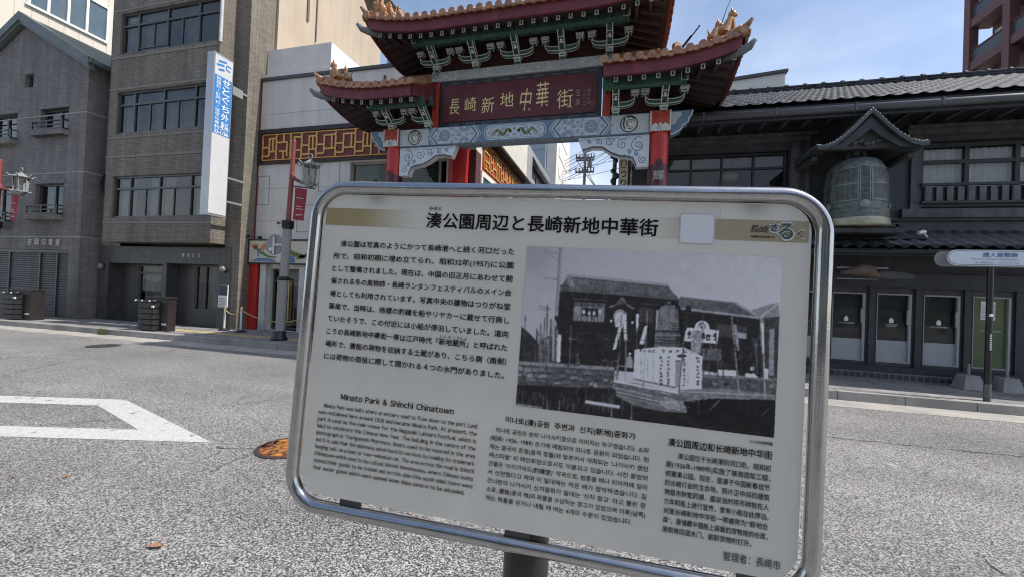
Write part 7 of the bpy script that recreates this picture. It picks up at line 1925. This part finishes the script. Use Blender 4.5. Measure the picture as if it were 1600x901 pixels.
line((744, 285), (704, 668), 6, 50, 8); line((742, 285), (702, 668), 2, 116); fill([(738, 290), (762, 300), (742, 390), (720, 440)], 34, 20)
for x in (762, 778, 792): fill([(x, 400), (x + 14, 400), (x + 8, 500), (x - 6, 500)], 120, 46)
line((812, 335), (806, 500), 4, 60, 20); line((866, 352), (866, 480), 5, 54, 20); line((872, 480), (872, 620), 3, 70); line((934, 340), (964, 672), 5, 122, 14); fill([(942, 375), (956, 380), (968, 490), (954, 492)], 112, 40); line((1068, 338), (1076, 695), 5, 140, 14); fill([(1062, 372), (1075, 372), (1074, 502), (1066, 505)], 180, 28); fill([(1074, 568), (1092, 570), (1090, 612), (1072, 610)], 188, 6)
line((1042, 590), (1036, 440), 4, 92); line((1038, 500), (1022, 430), 3, 84); line((1038, 480), (1054, 420), 3, 84); line((430, 545), (800, 600), 3, 132); line((480, 555), (478, 612), 3, 120); line((445, 520), (440, 610), 5, 96, 12)
fill([(484, 512), (500, 505), (510, 530), (508, 558), (482, 556)], 122, 12); disc_((497, 498), 6, 170); disc_((392, 536), 16, 58, 16); disc_((392, 536), 11, 28, 11); disc_((432, 540), 16, 58, 16); disc_((432, 540), 11, 28, 11)
fill([(270, 495), (282, 488), (288, 540), (268, 542)], 72, 12)
for k in range(70):      # boards, beams and gaps in the dark fronts
    x, y = rng.uniform(205, 700), rng.uniform(365, 545); line((x, y), (x + rng.uniform(15, 70), y + rng.uniform(1, 6)), rng.uniform(1.5, 3), rng.uniform(18, 52)) if not (505 < x + 40 and y > 460) else None
for k in range(40): x, y = rng.uniform(205, 480), rng.uniform(400, 500); line((x, y), (x + rng.normal(0, 2), y + rng.uniform(15, 55)), rng.uniform(1.5, 3.5), rng.uniform(18, 56))
for k in range(46): x, y = rng.uniform(815, 1050), rng.uniform(440, 580); line((x, y), (x + rng.normal(0, 3), y + rng.uniform(10, 40)), rng.uniform(1.5, 4), rng.uniform(18, 92))
for k in range(60): x, y = rng.uniform(440, 720), rng.uniform(640, 735); line((x, y), (x + rng.uniform(15, 60), y + rng.uniform(3, 14)), rng.uniform(1, 2.5), rng.uniform(46, 170)) if y < 640 + (x - 430) * .32 and y > 615 + (x - 430) * .17 else None
f1, f2 = blur(rng.normal(0, 1, cv.shape).astype(np.float32), 5), blur(rng.normal(0, 1, cv.shape).astype(np.float32), 24); f1, f2 = f1 / f1.std(), f2 / f2.std()
wt = blur((cv < 112).astype(np.float32), 3)
cv = blur(cv, 2); cv *= 1 + wt * (.045 * f1 + .07 * f2); cv += rng.normal(0, 1.7, cv.shape)
# resample on the print
qz = [(65, 38), (1158, 90), (1113, 865), (18, 708)]
def homog(dst):
    A = []
    for (u, v), (x, y) in zip(((0, 0), (1, 0), (1, 1), (0, 1)), dst): A += [[u, v, 1, 0, 0, 0, -u * x, -v * x, x], [0, 0, 0, u, v, 1, -u * y, -v * y, y]]
    A = np.array(A, float); h = np.linalg.solve(A[:, :8], A[:, 8]); return np.append(h, 1).reshape(3, 3)
HM = homog(qz)
cs = [bxy(800 + x / 2.7302, 370 + y / 2.7302) for x, y in qz]
NU, NV = 330, 240
px0, px1 = (cs[0][0] + cs[3][0]) / 2, (cs[1][0] + cs[2][0]) / 2; pz1, pz0 = (cs[0][1] + cs[1][1]) / 2, (cs[3][1] + cs[2][1]) / 2
U, Vv = np.meshgrid(np.linspace(0, 1, NU + 1), np.linspace(0, 1, NV + 1))
Q = np.stack([U, Vv, np.ones_like(U)], -1) @ HM.T; QX, QY = Q[..., 0] / Q[..., 2] * S, Q[..., 1] / Q[..., 2] * S
ix, iy = np.clip(QX.astype(int), 0, cv.shape[1] - 2), np.clip(QY.astype(int), 0, cv.shape[0] - 2); fx_, fy_ = np.clip(QX - ix, 0, 1), np.clip(QY - iy, 0, 1)
G = cv[iy, ix] * (1 - fx_) * (1 - fy_) + cv[iy, ix + 1] * fx_ * (1 - fy_) + cv[iy + 1, ix] * (1 - fx_) * fy_ + cv[iy + 1, ix + 1] * fx_ * fy_
G = np.clip(G, 12, 235); Lg = np.where(G / 255 <= .04045, G / 255 / 12.92, ((G / 255 + .055) / 1.055) ** 2.4) * K
tint = np.stack([Lg * (1.0 + .04 * (Lg < .12)), Lg * .985, Lg * (1.03)], -1)
m = BB(); m.grid(lambda a, b: (px0 + (px1 - px0) * a, -.0006, pz1 + (pz0 - pz1) * b), NU, NV, smooth=False)
m.f = [f[::-1] for f in m.f]
o = m.build('old_photograph', vcol_mat('photo_print', .45, .25), panel); setcols(o, np.clip(tint, 0, .8).reshape(-1, 3))
